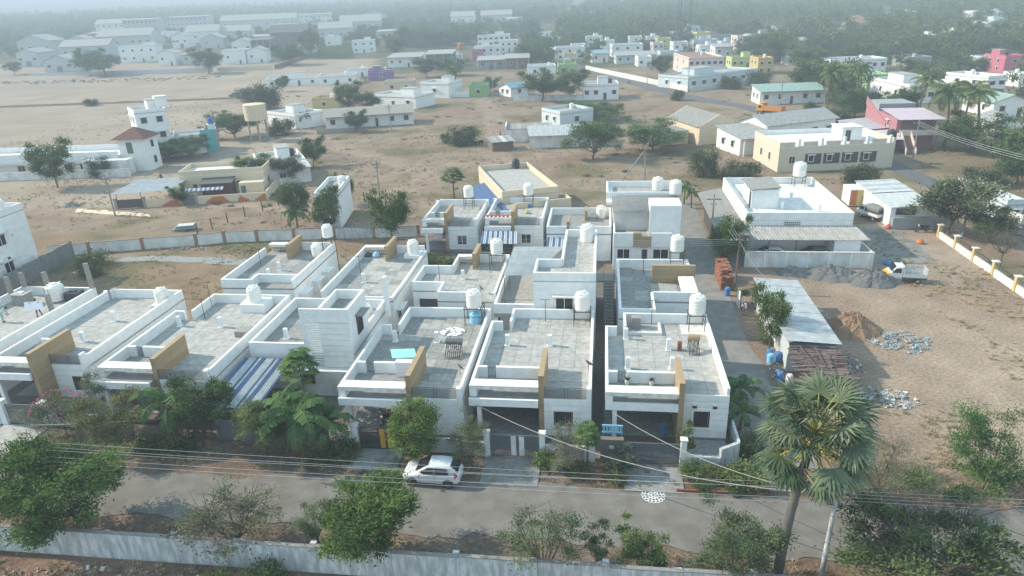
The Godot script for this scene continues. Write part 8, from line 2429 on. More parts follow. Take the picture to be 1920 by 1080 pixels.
	sheets(t, V(0.0, 3.4, 0.3), V(8.5, 3.4, 0.3), V(8.8, 2.7, 4.0), V(-0.2, 2.7, 4.0), 8, 3, 0.03, ["sheet", "palesheet", "sheet"])
	bx(t, "wall", 0.2, -0.2, 3.5, 8.5, 2.7, 3.7, M["white2"])
	window(t, 3.0, 4.2, 1.2, 2.1, 3.7, "cap", 2)
	bx(t, "side_wall", 8.3, -0.2, 0.3, 8.5, 2.75, 3.5, M["white2"])
	# grey roofed farm sheds
	t = thing("shed", "wide shed with two grey sheet roofs beside the big acacia", "shed", V(-15.5, 0, -146.0), 0.1, "", true)
	bx(t, "wall", 0, -0.2, -7.0, 15.0, 2.6, 0, M["white2"])
	sheets(t, V(-0.5, 3.6, -7.5), V(9.0, 3.6, -7.5), V(8.5, 2.7, 0.8), V(0.0, 2.7, 0.8), 8, 3, 0.03, ["sheet3"])
	sheets(t, V(8.9, 3.7, -7.5), V(16.0, 3.7, -7.5), V(15.4, 2.7, 0.6), V(8.6, 2.75, 0.6), 6, 3, 0.03, ["sheet3"])
	t = thing("shed", "pale shed with old skylight sheets behind the wide shed", "shed", V(-21.5, 0, -153.0), 0.1, "", true)
	bx(t, "wall", 0, -0.2, -6.0, 11.0, 2.9, 0, M["white2"])
	sheets(t, V(-0.2, 3.2, -6.2), V(11.2, 3.2, -6.2), V(11.2, 3.0, 0.3), V(-0.2, 3.0, 0.3), 9, 2, 0.03, ["sheet2", "sheet2", "sheet"])
	for k in 2: bx(t, "end_wall", 0.0 if k == 0 else 10.8, 2.9, -6.2, 0.2 if k == 0 else 11.0, 3.7, 0.2, M["white"])
	t = thing("hut", "old tin hut with patched roof at the end of the sheds", "hut", V(-23.0, 0, -143.0), 0.4, "", true)
	bx(t, "wall", 0, -0.2, -4.0, 4.6, 1.9, 0, M["oldwood"])
	for k in 6: part(t, "tin_sheet", roof_slab_mesh(V(-0.3 + k * 0.87, 2.4 + 0.05 * (k % 2), -4.3), V(0.6 + k * 0.87, 2.4 + 0.05 * (k % 2), -4.3), V(0.6 + k * 0.87, 1.95, 0.5), V(-0.3 + k * 0.87, 1.95, 0.5), 0.04), M[["sheet2", "sheet", "sheet2", "palesheet"][k % 4]])
	# yellow gable hall
	t = thing("hall", "yellow hall with grey pitched roof in the dry field", "hall", V(20.0, 0, -147.0), 0.35, "", true)
	bx(t, "wall", 0, -0.2, -15.0, 9.0, 3.8, 0, M["cream"])
	sheets(t, V(4.5, 6.0, -15.3), V(4.5, 6.0, -0.2), V(-0.4, 3.7, -0.2), V(-0.4, 3.7, -15.3), 10, 3, 0.03, ["sheet2"])
	sheets(t, V(4.5, 6.0, -15.3), V(4.5, 6.0, -0.2), V(9.4, 3.7, -0.2), V(9.4, 3.7, -15.3), 10, 3, 0.03, ["sheet2"])
	for k in 2: part(t, "gable", gable_mesh(9.0, 2.3, false), M["cream"], V(0, 3.8, -0.12 if k == 0 else -14.9), V(0, -PI / 2.0, 0))
	bx(t, "annex", 7.0, -0.2, 0.0, 13.5, 2.8, 4.0, M["cream"])
	bx(t, "annex_roof", 6.9, 2.8, 0.0, 13.6, 2.92, 4.1, M["conc"])
	bx(t, "broken_wall", -9.0, -0.2, -9.0, -1.0, 2.6, -3.0, M["cream"])
	bx(t, "annex_sheet", -9.2, 2.6, -9.2, -0.9, 2.7, -2.8, M["sheet2"])
	# school like cream building at the road
	t = thing("building", "cream roadside building with notched parapet and dark verandah openings", "building", V(30.2, 0, -122.0), 0.15, "", true)
	bx(t, "wall", 0, -0.2, -12.0, 20.0, 4.2, 0, M["cream2"])
	bx(t, "roof_slab", 0, 4.2, -12.0, 20.0, 4.3, 0, M["cap"])
	bx(t, "parapet", 0, 4.3, -12.0, 20.0, 5.1, -11.8, M["white"])
	bx(t, "parapet", 0, 4.3, -11.8, 0.2, 5.1, 0, M["cream2"])
	bx(t, "parapet", 19.8, 4.3, -11.8, 20.0, 5.1, 0, M["cream2"])
	for k in 5:
		bx(t, "parapet", 0.2 + k * 3.95, 4.3, -0.2, 2.6 + k * 3.95, 5.1, 0, M["cream2"])
		bars_x(t, 2.65 + k * 3.95, 4.1 + k * 3.95, 4.3, 4.9, -0.1, 5, "cap")
		bx(t, "roof_post", 3.2 + k * 3.95, 4.3, -0.5, 3.6 + k * 3.95, 5.6, -0.1, M["white"])
	bx(t, "stair_cabin", 12.0, 4.3, -7.0, 15.5, 6.6, -3.0, M["white"])
	bx(t, "cabin_slab", 11.8, 6.6, -7.2, 15.7, 6.75, -2.8, M["cap"])
	bx(t, "cabin_door", 12.6, 4.3, -3.0, 13.5, 6.2, -2.95, M["dark"])
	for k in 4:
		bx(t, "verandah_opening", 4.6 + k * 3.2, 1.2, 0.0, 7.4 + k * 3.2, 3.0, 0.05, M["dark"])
		far_window(t, V(5.6 + k * 3.2, 2.2, 0.05), 0.8, 1.0)
	window(t, 1.8, 2.9, 1.4, 2.7, 0.0, "cap", 2)
	window_x(t, -8.5, -7.6, 1.4, 2.8, 0.0, -1.0, "cap", 1)
	window_x(t, -4.5, -3.6, 1.4, 2.8, 0.0, -1.0, "cap", 1)
	tank("black tank on the cream roadside building", V(50.5, 4.35, -128.5), 0.8, 1.6, "blacktank", "")
	# pink house with lilac roofs
	t = thing("house", "dusty pink two storey house with lilac sheet roofs across the road", "house", V(56.0, 0, -146.0))
	bx(t, "low_wing", 50.5, -0.2, -157.0, 56.0, 2.8, -144.5, M["white"])
	sheets(t, V(50.1, 3.0, -157.4), V(50.1, 3.0, -144.4), V(56.0, 3.5, -144.4), V(56.0, 3.5, -157.4), 9, 3, 0.03, ["lilac", "sheet3"])
	bx(t, "carport_wall", 50.5, -0.2, -144.5, 50.7, 2.9, -136.6, M["white"])
	sheets(t, V(50.4, 2.9, -144.2), V(55.9, 3.2, -144.2), V(55.9, 2.7, -136.2), V(50.3, 2.7, -136.2), 7, 3, 0.03, ["lilac"])
	bx(t, "wall", 56.0, -0.2, -158.0, 63.0, 5.8, -141.0, M["rose"])
	bx(t, "dark_balcony", 56.8, 3.2, -141.0, 62.4, 5.4, -140.95, M["brown"])
	bx(t, "balcony_slab", 56.0, 2.9, -140.95, 63.0, 3.1, -139.0, M["pinkwhite"])
	bx(t, "balcony_front", 56.0, 3.1, -139.2, 63.0, 3.9, -139.0, M["pinkwhite"])
	for x in [56.1, 62.7]: bx(t, "balcony_post", x, 0.0, -139.2, x + 0.2, 2.9, -139.0, M["rose"])
	sheets(t, V(55.6, 6.6, -149.0), V(63.6, 6.6, -149.0), V(63.8, 5.9, -138.6), V(55.4, 5.9, -138.6), 8, 3, 0.03, ["lilac"])
	bx(t, "roof_terrace", 56.0, 5.8, -158.0, 63.0, 7.2, -151.0, M["grey"])
	part(t, "stair_wall", roof_slab_mesh(V(55.8, 7.8, -158.0), V(56.0, 7.8, -158.0), V(56.0, 4.2, -146.0), V(55.8, 4.2, -146.0), 1.6), M["rose"])
	for k in 12: bx(t, "stair_step", 56.4, 2.7 - k * 0.24, -139.0 + k * 0.3, 58.0, 2.9 - k * 0.24, -138.7 + k * 0.3, M["redroof"])
	for x in [56.3, 58.0]: part(t, "stair_rail", roof_slab_mesh(V(x - 0.1, 3.7, -139.0), V(x + 0.1, 3.7, -139.0), V(x + 0.1, 0.8, -135.3), V(x - 0.1, 0.8, -135.3), 0.8), M["pinkwhite"])
	far_window(t, V(56.0, 4.4, -145.0), 0.9, 1.0, -PI / 2.0)
	# masts
	for k in 2:
		var mx: float = [42.0, 50.0][k]
		t = thing("lattice_mast", ["tall dark lattice mast above the palm grove", "thinner lattice mast right of the tall one"][k], "mast", V(mx, terrain(mx, -420), -420.0 - k * 18), 0.0, "lattice masts", true)
		var mh := 46.0
		for s in [V(-1, 0, -1), V(1, 0, -1), V(1, 0, 1), V(-1, 0, 1)]: tube_part(t, "leg", [s * (1.1 - 0.3 * k), s * 0.25 + V(0, mh, 0)], [0.14, 0.07], M["darksteel"], 4)
		var br := MB.new()
		for j in 18:
			var y0 := mh * j / 18.0
			var y1 := mh * (j + 1) / 18.0
			var r0 := lerpf(1.1 - 0.3 * k, 0.25, y0 / mh)
			var r1 := lerpf(1.1 - 0.3 * k, 0.25, y1 / mh)
			var c := [V(-1, 0, -1), V(1, 0, -1), V(1, 0, 1), V(-1, 0, 1)]
			for e in 4: br.tube([c[e] * r0 + V(0, y0, 0), c[(e + 1) % 4] * r1 + V(0, y1, 0)], [0.05, 0.05], 3)
		part(t, "bracing", br.done(), M["darksteel"])
	# roadside and far walls
	for r in WALLS:
		var a := V(r[1], 0, r[2])
		var e := V(r[3], 0, r[4])
		var L := a.distance_to(e)
		var g := thing("boundary_wall", r[0], "wall", a, atan2(-(e.z - a.z), e.x - a.x), "walls beyond the colony", true)
		var n: int = clampi(int(L / 4.0), 2, 24)
		g.position.y = terrain(a.x, a.z)
		for k in n:
			bx(g, "wall_bay", L * k / n, -1.0, -0.1, L * (k + 1) / n - 0.3, r[5], 0.1, M[r[6]])
			bx(g, "post", L * (k + 1) / n - 0.3, -1.0, -0.14, L * (k + 1) / n, r[5] + 0.08, 0.14, M[r[6]])
	var i := 0
	for r in FAR_BUILDINGS:
		far_building(i, r[0], r[1], r[2], r[3], r[4], r[5], r[6], r[7], r[8], r[9], r[10], r[11], r[12])
		i += 1

# ---------- ground
const TRACKS := [[[-75, -96], [-52, -106], [-36, -128], [-20, -132], [5, -150], [30, -180]], [[-36, -128], [-60, -150], [-88, -190], [-100, -240]], [[-36, -106], [-30, -120], [-36, -128]], [[-20, -132], [-30, -190], [-40, -230], [-70, -240]], [[-95, -100], [-78, -97], [-60, -104]], [[-52, -100], [-40, -101], [-28, -103]]]

func seg_dist(p: Vector2, a: Vector2, b: Vector2) -> float:
	var ab := b - a
	return (p - a - ab * clampf((p - a).dot(ab) / ab.length_squared(), 0.0, 1.0)).length()

func ground_colour(x: float, z: float) -> Color:
	var n1 := nz.get_noise_2d(x * 1.0, z * 1.0)
	var n2 := nz2.get_noise_2d(x * 1.0, z * 1.0)
	var n3 := nz.get_noise_2d(x * 7.0 + 300.0, z * 7.0)
	var dirt := Color(0.30, 0.222, 0.158)
	var dry := Color(0.325, 0.262, 0.185)
	var weed := Color(0.185, 0.165, 0.085)
	var red := Color(0.225, 0.145, 0.10)
	var c := dirt.lerp(dry, clampf(0.5 + n1 * 1.6, 0, 1))
	c = c.lerp(weed, clampf((n2 - 0.08) * 2.6, 0, 0.75))
	if x < -55 and z < -100 and z > -420 and x < -55.0 - (z + 100.0) * -0.25:
		c = Color(0.45, 0.375, 0.285).lerp(Color(0.385, 0.315, 0.235), clampf(0.5 + n1 * 1.5 + n3 * 0.5, 0, 1))
	elif z > -38.8 and z < -24.0:
		c = red.lerp(Color(0.20, 0.16, 0.12), clampf(0.5 + n1 * 2.0, 0, 1)).lerp(dirt, clampf(n3 * 1.5, 0, 0.5))
	elif z >= -27.2:
		c = Color(0.22, 0.165, 0.12).lerp(Color(0.12, 0.12, 0.065), clampf(n1 * 2.5, 0, 1))
	elif x > -50 and x < 9.5 and z > -95.0 and z <= -38.8 and not (x < -29 and z < -56):
		c = Color(0.20, 0.19, 0.17).lerp(Color(0.24, 0.19, 0.14), clampf(0.5 + n1 * 2.0, 0, 1))
	elif x < -29 and z > -86 and z <= -56:
		c = Color(0.30, 0.22, 0.14).lerp(Color(0.34, 0.31, 0.26), clampf(0.9 - absf(z + 76.5) * 0.45, 0, 0.9)).lerp(Color(0.15, 0.15, 0.075), clampf(n2 * 2.4, 0, 0.8))
	elif x > 9.5 and x < 42.0 and z > -92 and z < -30:
		c = Color(0.42, 0.335, 0.245).lerp(Color(0.33, 0.25, 0.178), clampf(0.5 + n1 * 1.6, 0, 1))
		c = c.lerp(Color(0.22, 0.19, 0.105), clampf((n2 + (x - 36.0) * 0.07 + (z + 42.0) * 0.03) * 1.8, 0, 0.7))
		if x < 21.0: c = c.lerp(Color(0.27, 0.20, 0.15), 0.6)
	elif z < -330.0:
		c = Color(0.20, 0.17, 0.10).lerp(Color(0.11, 0.13, 0.06), clampf(0.5 + n1 * 1.5, 0, 1))
	elif x > 56.0:
		c = c.lerp(weed, 0.4)
	var p := Vector2(x, z)
	if z < -90 and z > -260 and x < 40:
		for tr in TRACKS:
			for k in tr.size() - 1:
				var d := seg_dist(p, Vector2(tr[k][0], tr[k][1]), Vector2(tr[k + 1][0], tr[k + 1][1]))
				var wd := 2.0 + 0.9 * n3
				if d < wd + 1.5: c = c.lerp(Color(0.37, 0.282, 0.21), clampf((wd + 1.5 - d) / 2.0, 0, 0.85))
	c *= 0.94 * (1.0 + n3 * 0.26)
	return Color(c.r * 1.0, c.g * 1.0, c.b * 1.06)

func ground():
	var xs := []
	var x := -3200.0
	while x < 3200.0:
		xs.append(x)
		var ax := absf(x + 5.0)
		x += 0.6 if ax < 62 else (1.5 if ax < 120 else (5.0 if ax < 260 else (25.0 if ax < 700 else 200.0)))
	xs.append(3200.0)
	var zs := []
	var z := 80.0
	while z > -4200.0:
		zs.append(z)
		z -= 8.0 if z > -16 else (0.6 if z > -110 else (1.5 if z > -220 else (6.0 if z > -480 else (40.0 if z > -1200 else 250.0))))
	zs.append(-4200.0)
	var v := PackedVector3Array()
	var n := PackedVector3Array()
	var c := PackedColorArray()
	var ix := PackedInt32Array()
	for zz in zs:
		for xx in xs:
			var y := terrain(xx, zz) - 0.022
			if zz > -250: y += 0.016 * nz.get_noise_2d(xx * 5.0, zz * 5.0)
			v.append(V(xx, y, zz))
			c.append(ground_colour(xx, zz))
	var nx: int = xs.size()
	for j in zs.size():
		for i in nx:
			var l: Vector3 = v[j * nx + max(i - 1, 0)]
			var r: Vector3 = v[j * nx + min(i + 1, nx - 1)]
			var u: Vector3 = v[max(j - 1, 0) * nx + i]
			var d: Vector3 = v[min(j + 1, zs.size() - 1) * nx + i]
			n.append((u - d).cross(r - l).normalized())
			if i < nx - 1 and j < zs.size() - 1:
				var a := j * nx + i
				for k in [a, a + nx, a + nx + 1, a, a + nx + 1, a + 1]: ix.append(k)
	for i in n.size():
		if n[i].y < 0: n[i] = -n[i]
	var arr := []
	arr.resize(Mesh.ARRAY_MAX)
	arr[Mesh.ARRAY_VERTEX] = v
	arr[Mesh.ARRAY_NORMAL] = n
	arr[Mesh.ARRAY_COLOR] = c
	arr[Mesh.ARRAY_INDEX] = ix
	var m := ArrayMesh.new()
	m.add_surface_from_arrays(Mesh.PRIMITIVE_TRIANGLES, arr)
	meta(part(self, "ground", m, M["ground"]), "", "", "", "structure")

# strip between two edge lines with ragged borders
func strip(n, left: Array, right: Array, y, m, rag = 0.0):
	var q := MB.new()
	for i in left.size() - 1:
		var k := 8
		for j in k:
			var t0 := float(j) / k
			var t1 := float(j + 1) / k
			var f := func(A, B, t, s):
				var p: Vector2 = A.lerp(B, t)
				var w: float = rag * nz.get_noise_2d(p.x * 9.0 + s * 50.0, p.y * 9.0)
				return V(p.x + w * s, y + terrain(p.x, p.y), p.y + w)
			q.quad(f.call(left[i], left[i + 1], t0, -1.0), f.call(left[i], left[i + 1], t1, -1.0), f.call(right[i], right[i + 1], t1, 1.0), f.call(right[i], right[i + 1], t0, 1.0))
	q.up()
	meta(part(self, numbered(n), q.done(), M[m]), "", "", "", "structure")

func roads():
	strip("yard_path", [Vector2(-62, -74.8), Vector2(-54, -75.4), Vector2(-46, -74.4), Vector2(-39.5, -73.5)], [Vector2(-62, -76.9), Vector2(-54, -77.4), Vector2(-46, -76.4), Vector2(-39.5, -75.6)], 0.01, "conc3", 0.8)
	strip("house_apron", [Vector2(-86, -99.8), Vector2(-79, -98.4), Vector2(-71, -96.6)], [Vector2(-85, -97.6), Vector2(-78, -96.3), Vector2(-70, -95.2)], 0.01, "cream", 0.6)
	var l := []
	var r := []
	var x := -70.0
	while x <= 75.0:
		l.append(Vector2(x, -35.4 + (0.8 if x < -20 else 0.0)))
		r.append(Vector2(x, -30.5))
		x += 5.0
	strip("street", l, r, 0.012, "asphalt", 0.7)
	strip("side_lane", [Vector2(9.9, -36.0), Vector2(9.7, -46), Vector2(9.6, -60), Vector2(9.8, -75), Vector2(10.0, -90), Vector2(10.6, -104)], [Vector2(14.4, -36.0), Vector2(13.6, -46), Vector2(13.2, -60), Vector2(13.4, -75), Vector2(13.7, -90), Vector2(13.9, -104)], 0.016, "lane", 0.4)
	strip("yard_drive", [Vector2(30.6, -77), Vector2(30.8, -84), Vector2(31.4, -90)], [Vector2(37.4, -77), Vector2(38.2, -84), Vector2(37.6, -89.5)], 0.016, "lane", 0.25)
	strip("main_road", [Vector2(50.2, -60), Vector2(50.3, -84), Vector2(51.0, -95), Vector2(50.2, -111), Vector2(48.8, -127), Vector2(43.5, -167), Vector2(40.6, -188), Vector2(36.9, -201), Vector2(25.5, -219), Vector2(7.8, -270), Vector2(-7, -310), Vector2(-20, -360)], [Vector2(54.2, -60), Vector2(54.5, -84), Vector2(54.6, -95), Vector2(54.0, -111), Vector2(52.7, -127), Vector2(47.6, -167), Vector2(44.4, -190), Vector2(40.6, -205), Vector2(29.5, -226), Vector2(12.0, -276), Vector2(-3, -314), Vector2(-15, -364)], 0.02, "asphalt2", 0.3)

func scatter():
	# dry grass tufts and low weeds over the open ground
	rng.seed = 31
	var b := MB.new()
	for i in 26:
		var d := V(rnd(-1, 1), rnd(0.5, 1.3), rnd(-1, 1)).normalized()
		b.leaf(V(rnd(-0.12, 0.12), 0, rnd(-0.12, 0.12)), d, d.cross(V(0.3, 1, 0.2)).normalized(), rnd(0.15, 0.4), 0.014, Color.WHITE)
	var tuft := b.done()
	var zones := [[-68, -30, -84, -57, 1500], [-110, -20, -135, -88, 3600], [-60, 40, -190, -110, 4200], [32, 42, -92, -46, 1300], [14, 34, -46, -37, 900], [-160, -60, -260, -130, 3600], [-45, 22, -38.4, -35.6, 700], [-45, 22, -30.2, -27.5, 1100], [55, 80, -150, -90, 800], [-48, -10, -26.8, -24.0, 500]]
	var xf := []
	var cs := []
	for q in zones:
		for i in q[4]:
			var x := rnd(q[0], q[1])
			var z := rnd(q[2], q[3])
			if nz2.get_noise_2d(x * 2.0, z * 2.0) < -0.05: continue
			if (x > 9.4 and x < 14.5 and z > -105 and z < -36) or (x > -24 and x < 10 and z > -110 and z < -76): continue
			var s := rnd(0.5, 1.5)
			xf.append(Transform3D(Basis(Vector3.UP, rnd(0, TAU)).scaled(V(s, s * rnd(0.6, 1.1), s)), V(x, -0.04, z)))
			cs.append(Color(0.40, 0.32, 0.20).lerp(Color(0.21, 0.21, 0.11), clampf(nz2.get_noise_2d(x * 1.5, z * 1.5) * 2.0 + rnd(-0.2, 0.5), 0, 1)))
	multi("dry_grass", "dry grass tufts and weeds over the open ground", "grass", tuft, M["leaf"], xf, cs)
	# scrub clumps in the dry fields
	xf = []
	cs = []
	var bm := bush_mesh(33, 0.7, 0.5, 420, 0.13, Color(0.5, 0.5, 0.5), Color(1, 1, 1))
	for i in 900:
		var x := rnd(-120, 45)
		var z := rnd(-260, -92)
		if i > 560:
			x = rnd(-360, -190)
			z = -318.0 - (x + 360.0) * 0.1 + rnd(-8, 8)
		if i <= 560 and nz2.get_noise_2d(x * 1.3, z * 1.3) < 0.12: continue
		if x > -24 and x < 32 and z > -112: continue
		var s := rnd(0.4, 1.5)
		xf.append(Transform3D(Basis(Vector3.UP, rnd(0, TAU)).scaled(V(s, s * rnd(0.5, 0.9), s)), V(x, terrain(x, z) - 0.05, z)))
		cs.append(Color(0.25, 0.21, 0.12).lerp(Color(0.13, 0.16, 0.065), rng.randf()))
	multi("field_scrub", "low scrub clumps dotted over the dry fields", "scrub", bm, M["leaf"], xf, cs)
	# maize plot
	var mz := MB.new()
	for i in 10:
		var d := V(rnd(-1, 1), rnd(0.5, 1.2), rnd(-1, 1)).normalized()
		mz.leaf(V(0, rnd(0.4, 1.4), 0), d, d.cross(Vector3.UP).normalized(), rnd(0.6, 1.1), 0.07, Color(0.13, 0.2, 0.06) * rnd(0.7, 1.2))
	mz.tube([V(0, 0, 0), V(0, 2.0, 0)], [0.03, 0.015], 3, Color(0.13, 0.17, 0.06), false)
	var mzm := mz.done()
	xf = []
	cs = []
	for i in 3600:
		var u := rng.randf()
		var p := Vector2(-222, -452).lerp(Vector2(-150, -420), u) + Vector2(-0.35, -1).normalized() * rnd(0, 110)
		xf.append(Transform3D(Basis(Vector3.UP, rnd(0, TAU)).scaled(Vector3.ONE * rnd(1.0, 1.5)), V(p.x, terrain(p.x, p.y) - 0.1, p.y)))
		cs.append(Color(1, 1, 1) * rnd(0.8, 1.2))
	multi("maize_plot", "green maize plot beside the factory compound wall", "crop", mzm, M["leaf"], xf, cs)

func bund():
	# low earth bank across the big field, with scrub on it
	var q := MB.new()
	var a := [V(-330, 0, -228), V(-214.0, 0, -238), V(-165, 0, -244), V(-128.0, 0, -249)]
	for i in 3:
		for j in 12:
			var p0: Vector3 = (a[i] as Vector3).lerp(a[i + 1], j / 12.0)
			var p1: Vector3 = (a[i] as Vector3).lerp(a[i + 1], (j + 1) / 12.0)
			var h0 := 0.6 + 0.35 * nz.get_noise_2d(p0.x * 4, p0.z * 4)
			var h1 := 0.6 + 0.35 * nz.get_noise_2d(p1.x * 4, p1.z * 4)
			q.quad(p0 + V(0, h0, 0), p1 + V(0, h1, 0), p1 + V(0, -0.1, 1.3), p0 + V(0, -0.1, 1.3), Color(0.15, 0.125, 0.09))
			q.quad(p1 + V(0, h1, 0), p0 + V(0, h0, 0), p0 + V(0, -0.1, -1.3), p1 + V(0, -0.1, -1.3), Color(0.17, 0.14, 0.10))
	q.up()
	meta(part(self, "field_bund", q.done(), M["vcol"]), "", "", "", "structure")

func multi(n, label, cat, mesh, m, xf, cs):
	var mm := MultiMesh.new()
	mm.transform_format = MultiMesh.TRANSFORM_3D
	mm.use_colors = true
	mm.mesh = mesh
	mm.instance_count = xf.size()
	for i in xf.size():
		mm.set_instance_transform(i, xf[i])
		mm.set_instance_color(i, cs[i])
	var o := MultiMeshInstance3D.new()
	o.name = numbered(n)
	o.multimesh = mm
	o.material_override = m
	add_child(o)
	meta(o, label, cat, "", "stuff")

func inside(p: Vector2, poly: PackedVector2Array) -> bool:
	return Geometry2D.is_point_in_polygon(p, poly)

func forests():
	rng.seed = 55
	var palms := []
	for i in 3:
		var q := coconut_meshes(400 + i, 9.0, 3.2, 13)
		var st := MB.new()
		var mm := ArrayMesh.new()
		var s := SurfaceTool.new()
		s.begin(Mesh.PRIMITIVE_TRIANGLES)
		palms.append(q)
	var crowns := []
	for i in 3: crowns.append(tree_meshes(410 + i, {"h": 7.0, "r": 3.6, "ry": 2.8, "cy": 4.0, "cl": 26, "n": 1500, "s": 0.55, "cr": 1.2, "c0": Color(0.035, 0.065, 0.026), "c1": Color(0.125, 0.18, 0.065), "fork": 1.2, "tr": 0.2}))
	# keep the buildings and the ground before them free
	var clear := []
	for r in FAR_BUILDINGS:
		var c := Vector2(r[2], r[3]) + Vector2(r[4] * 0.5, -r[5] * 0.5).rotated(-r[6])
		var rad: float = maxf(r[4], r[5]) * 0.55 + 3.0
		clear.append([c, rad * rad])
		var q := c - c.normalized() * (rad + 4.0)
		clear.append([q, (rad + 1.0) * (rad + 1.0)])
		q = c - c.normalized() * (rad * 2.0 + 10.0)
		clear.append([q, rad * rad * 0.8])
	# palm groves
	for f in FORESTS:
		var poly := PackedVector2Array()
		var lo := Vector2(1e9, 1e9)
		var hi := -lo
		for p in f[3]:
			poly.append(Vector2(p[0], p[1]))
			lo = lo.min(Vector2(p[0], p[1]))
			hi = hi.max(Vector2(p[0], p[1]))
		var src: Array = palms if f[1] == "palm" else crowns
		for v in 3:
			var xt := []
			var ct := []
			var tries := 0
			var want: int = int(f[2] / 3.0)
			while xt.size() < want and tries < want * 12:
				tries += 1
				# denser towards the camera so that near edges read as trees
				var p := Vector2(rnd(lo.x, hi.x), lerpf(hi.y, lo.y, pow(rng.randf(), 1.5)))
				if not inside(p, poly): continue
				if nz2.get_noise_2d(p.x * 0.5, p.y * 0.5) < f[4]: continue
				var bad := false
				for c in clear:
					if p.distance_squared_to(c[0]) < c[1]: bad = true
				if bad: continue
				var s := rnd(0.75, 1.3)
				xt.append(Transform3D(Basis(Vector3.UP, rnd(0, TAU)).scaled(V(s, s * rnd(0.8, 1.25), s)), V(p.x, terrain(p.x, p.y) - 0.3, p.y)))
				ct.append(Color(1, 1, 1) * rnd(0.8, 1.2))
			if xt.is_empty(): continue
			multi("far_trunks", f[0] + ["", " further", " beyond"][v] + " trunks", "trees", src[v][0], M["bark"], xt, ct)
			multi("far_crowns", f[0] + ["", " further", " beyond"][v] + " crowns", "trees", src[v][1], M["leaf"], xt, ct)

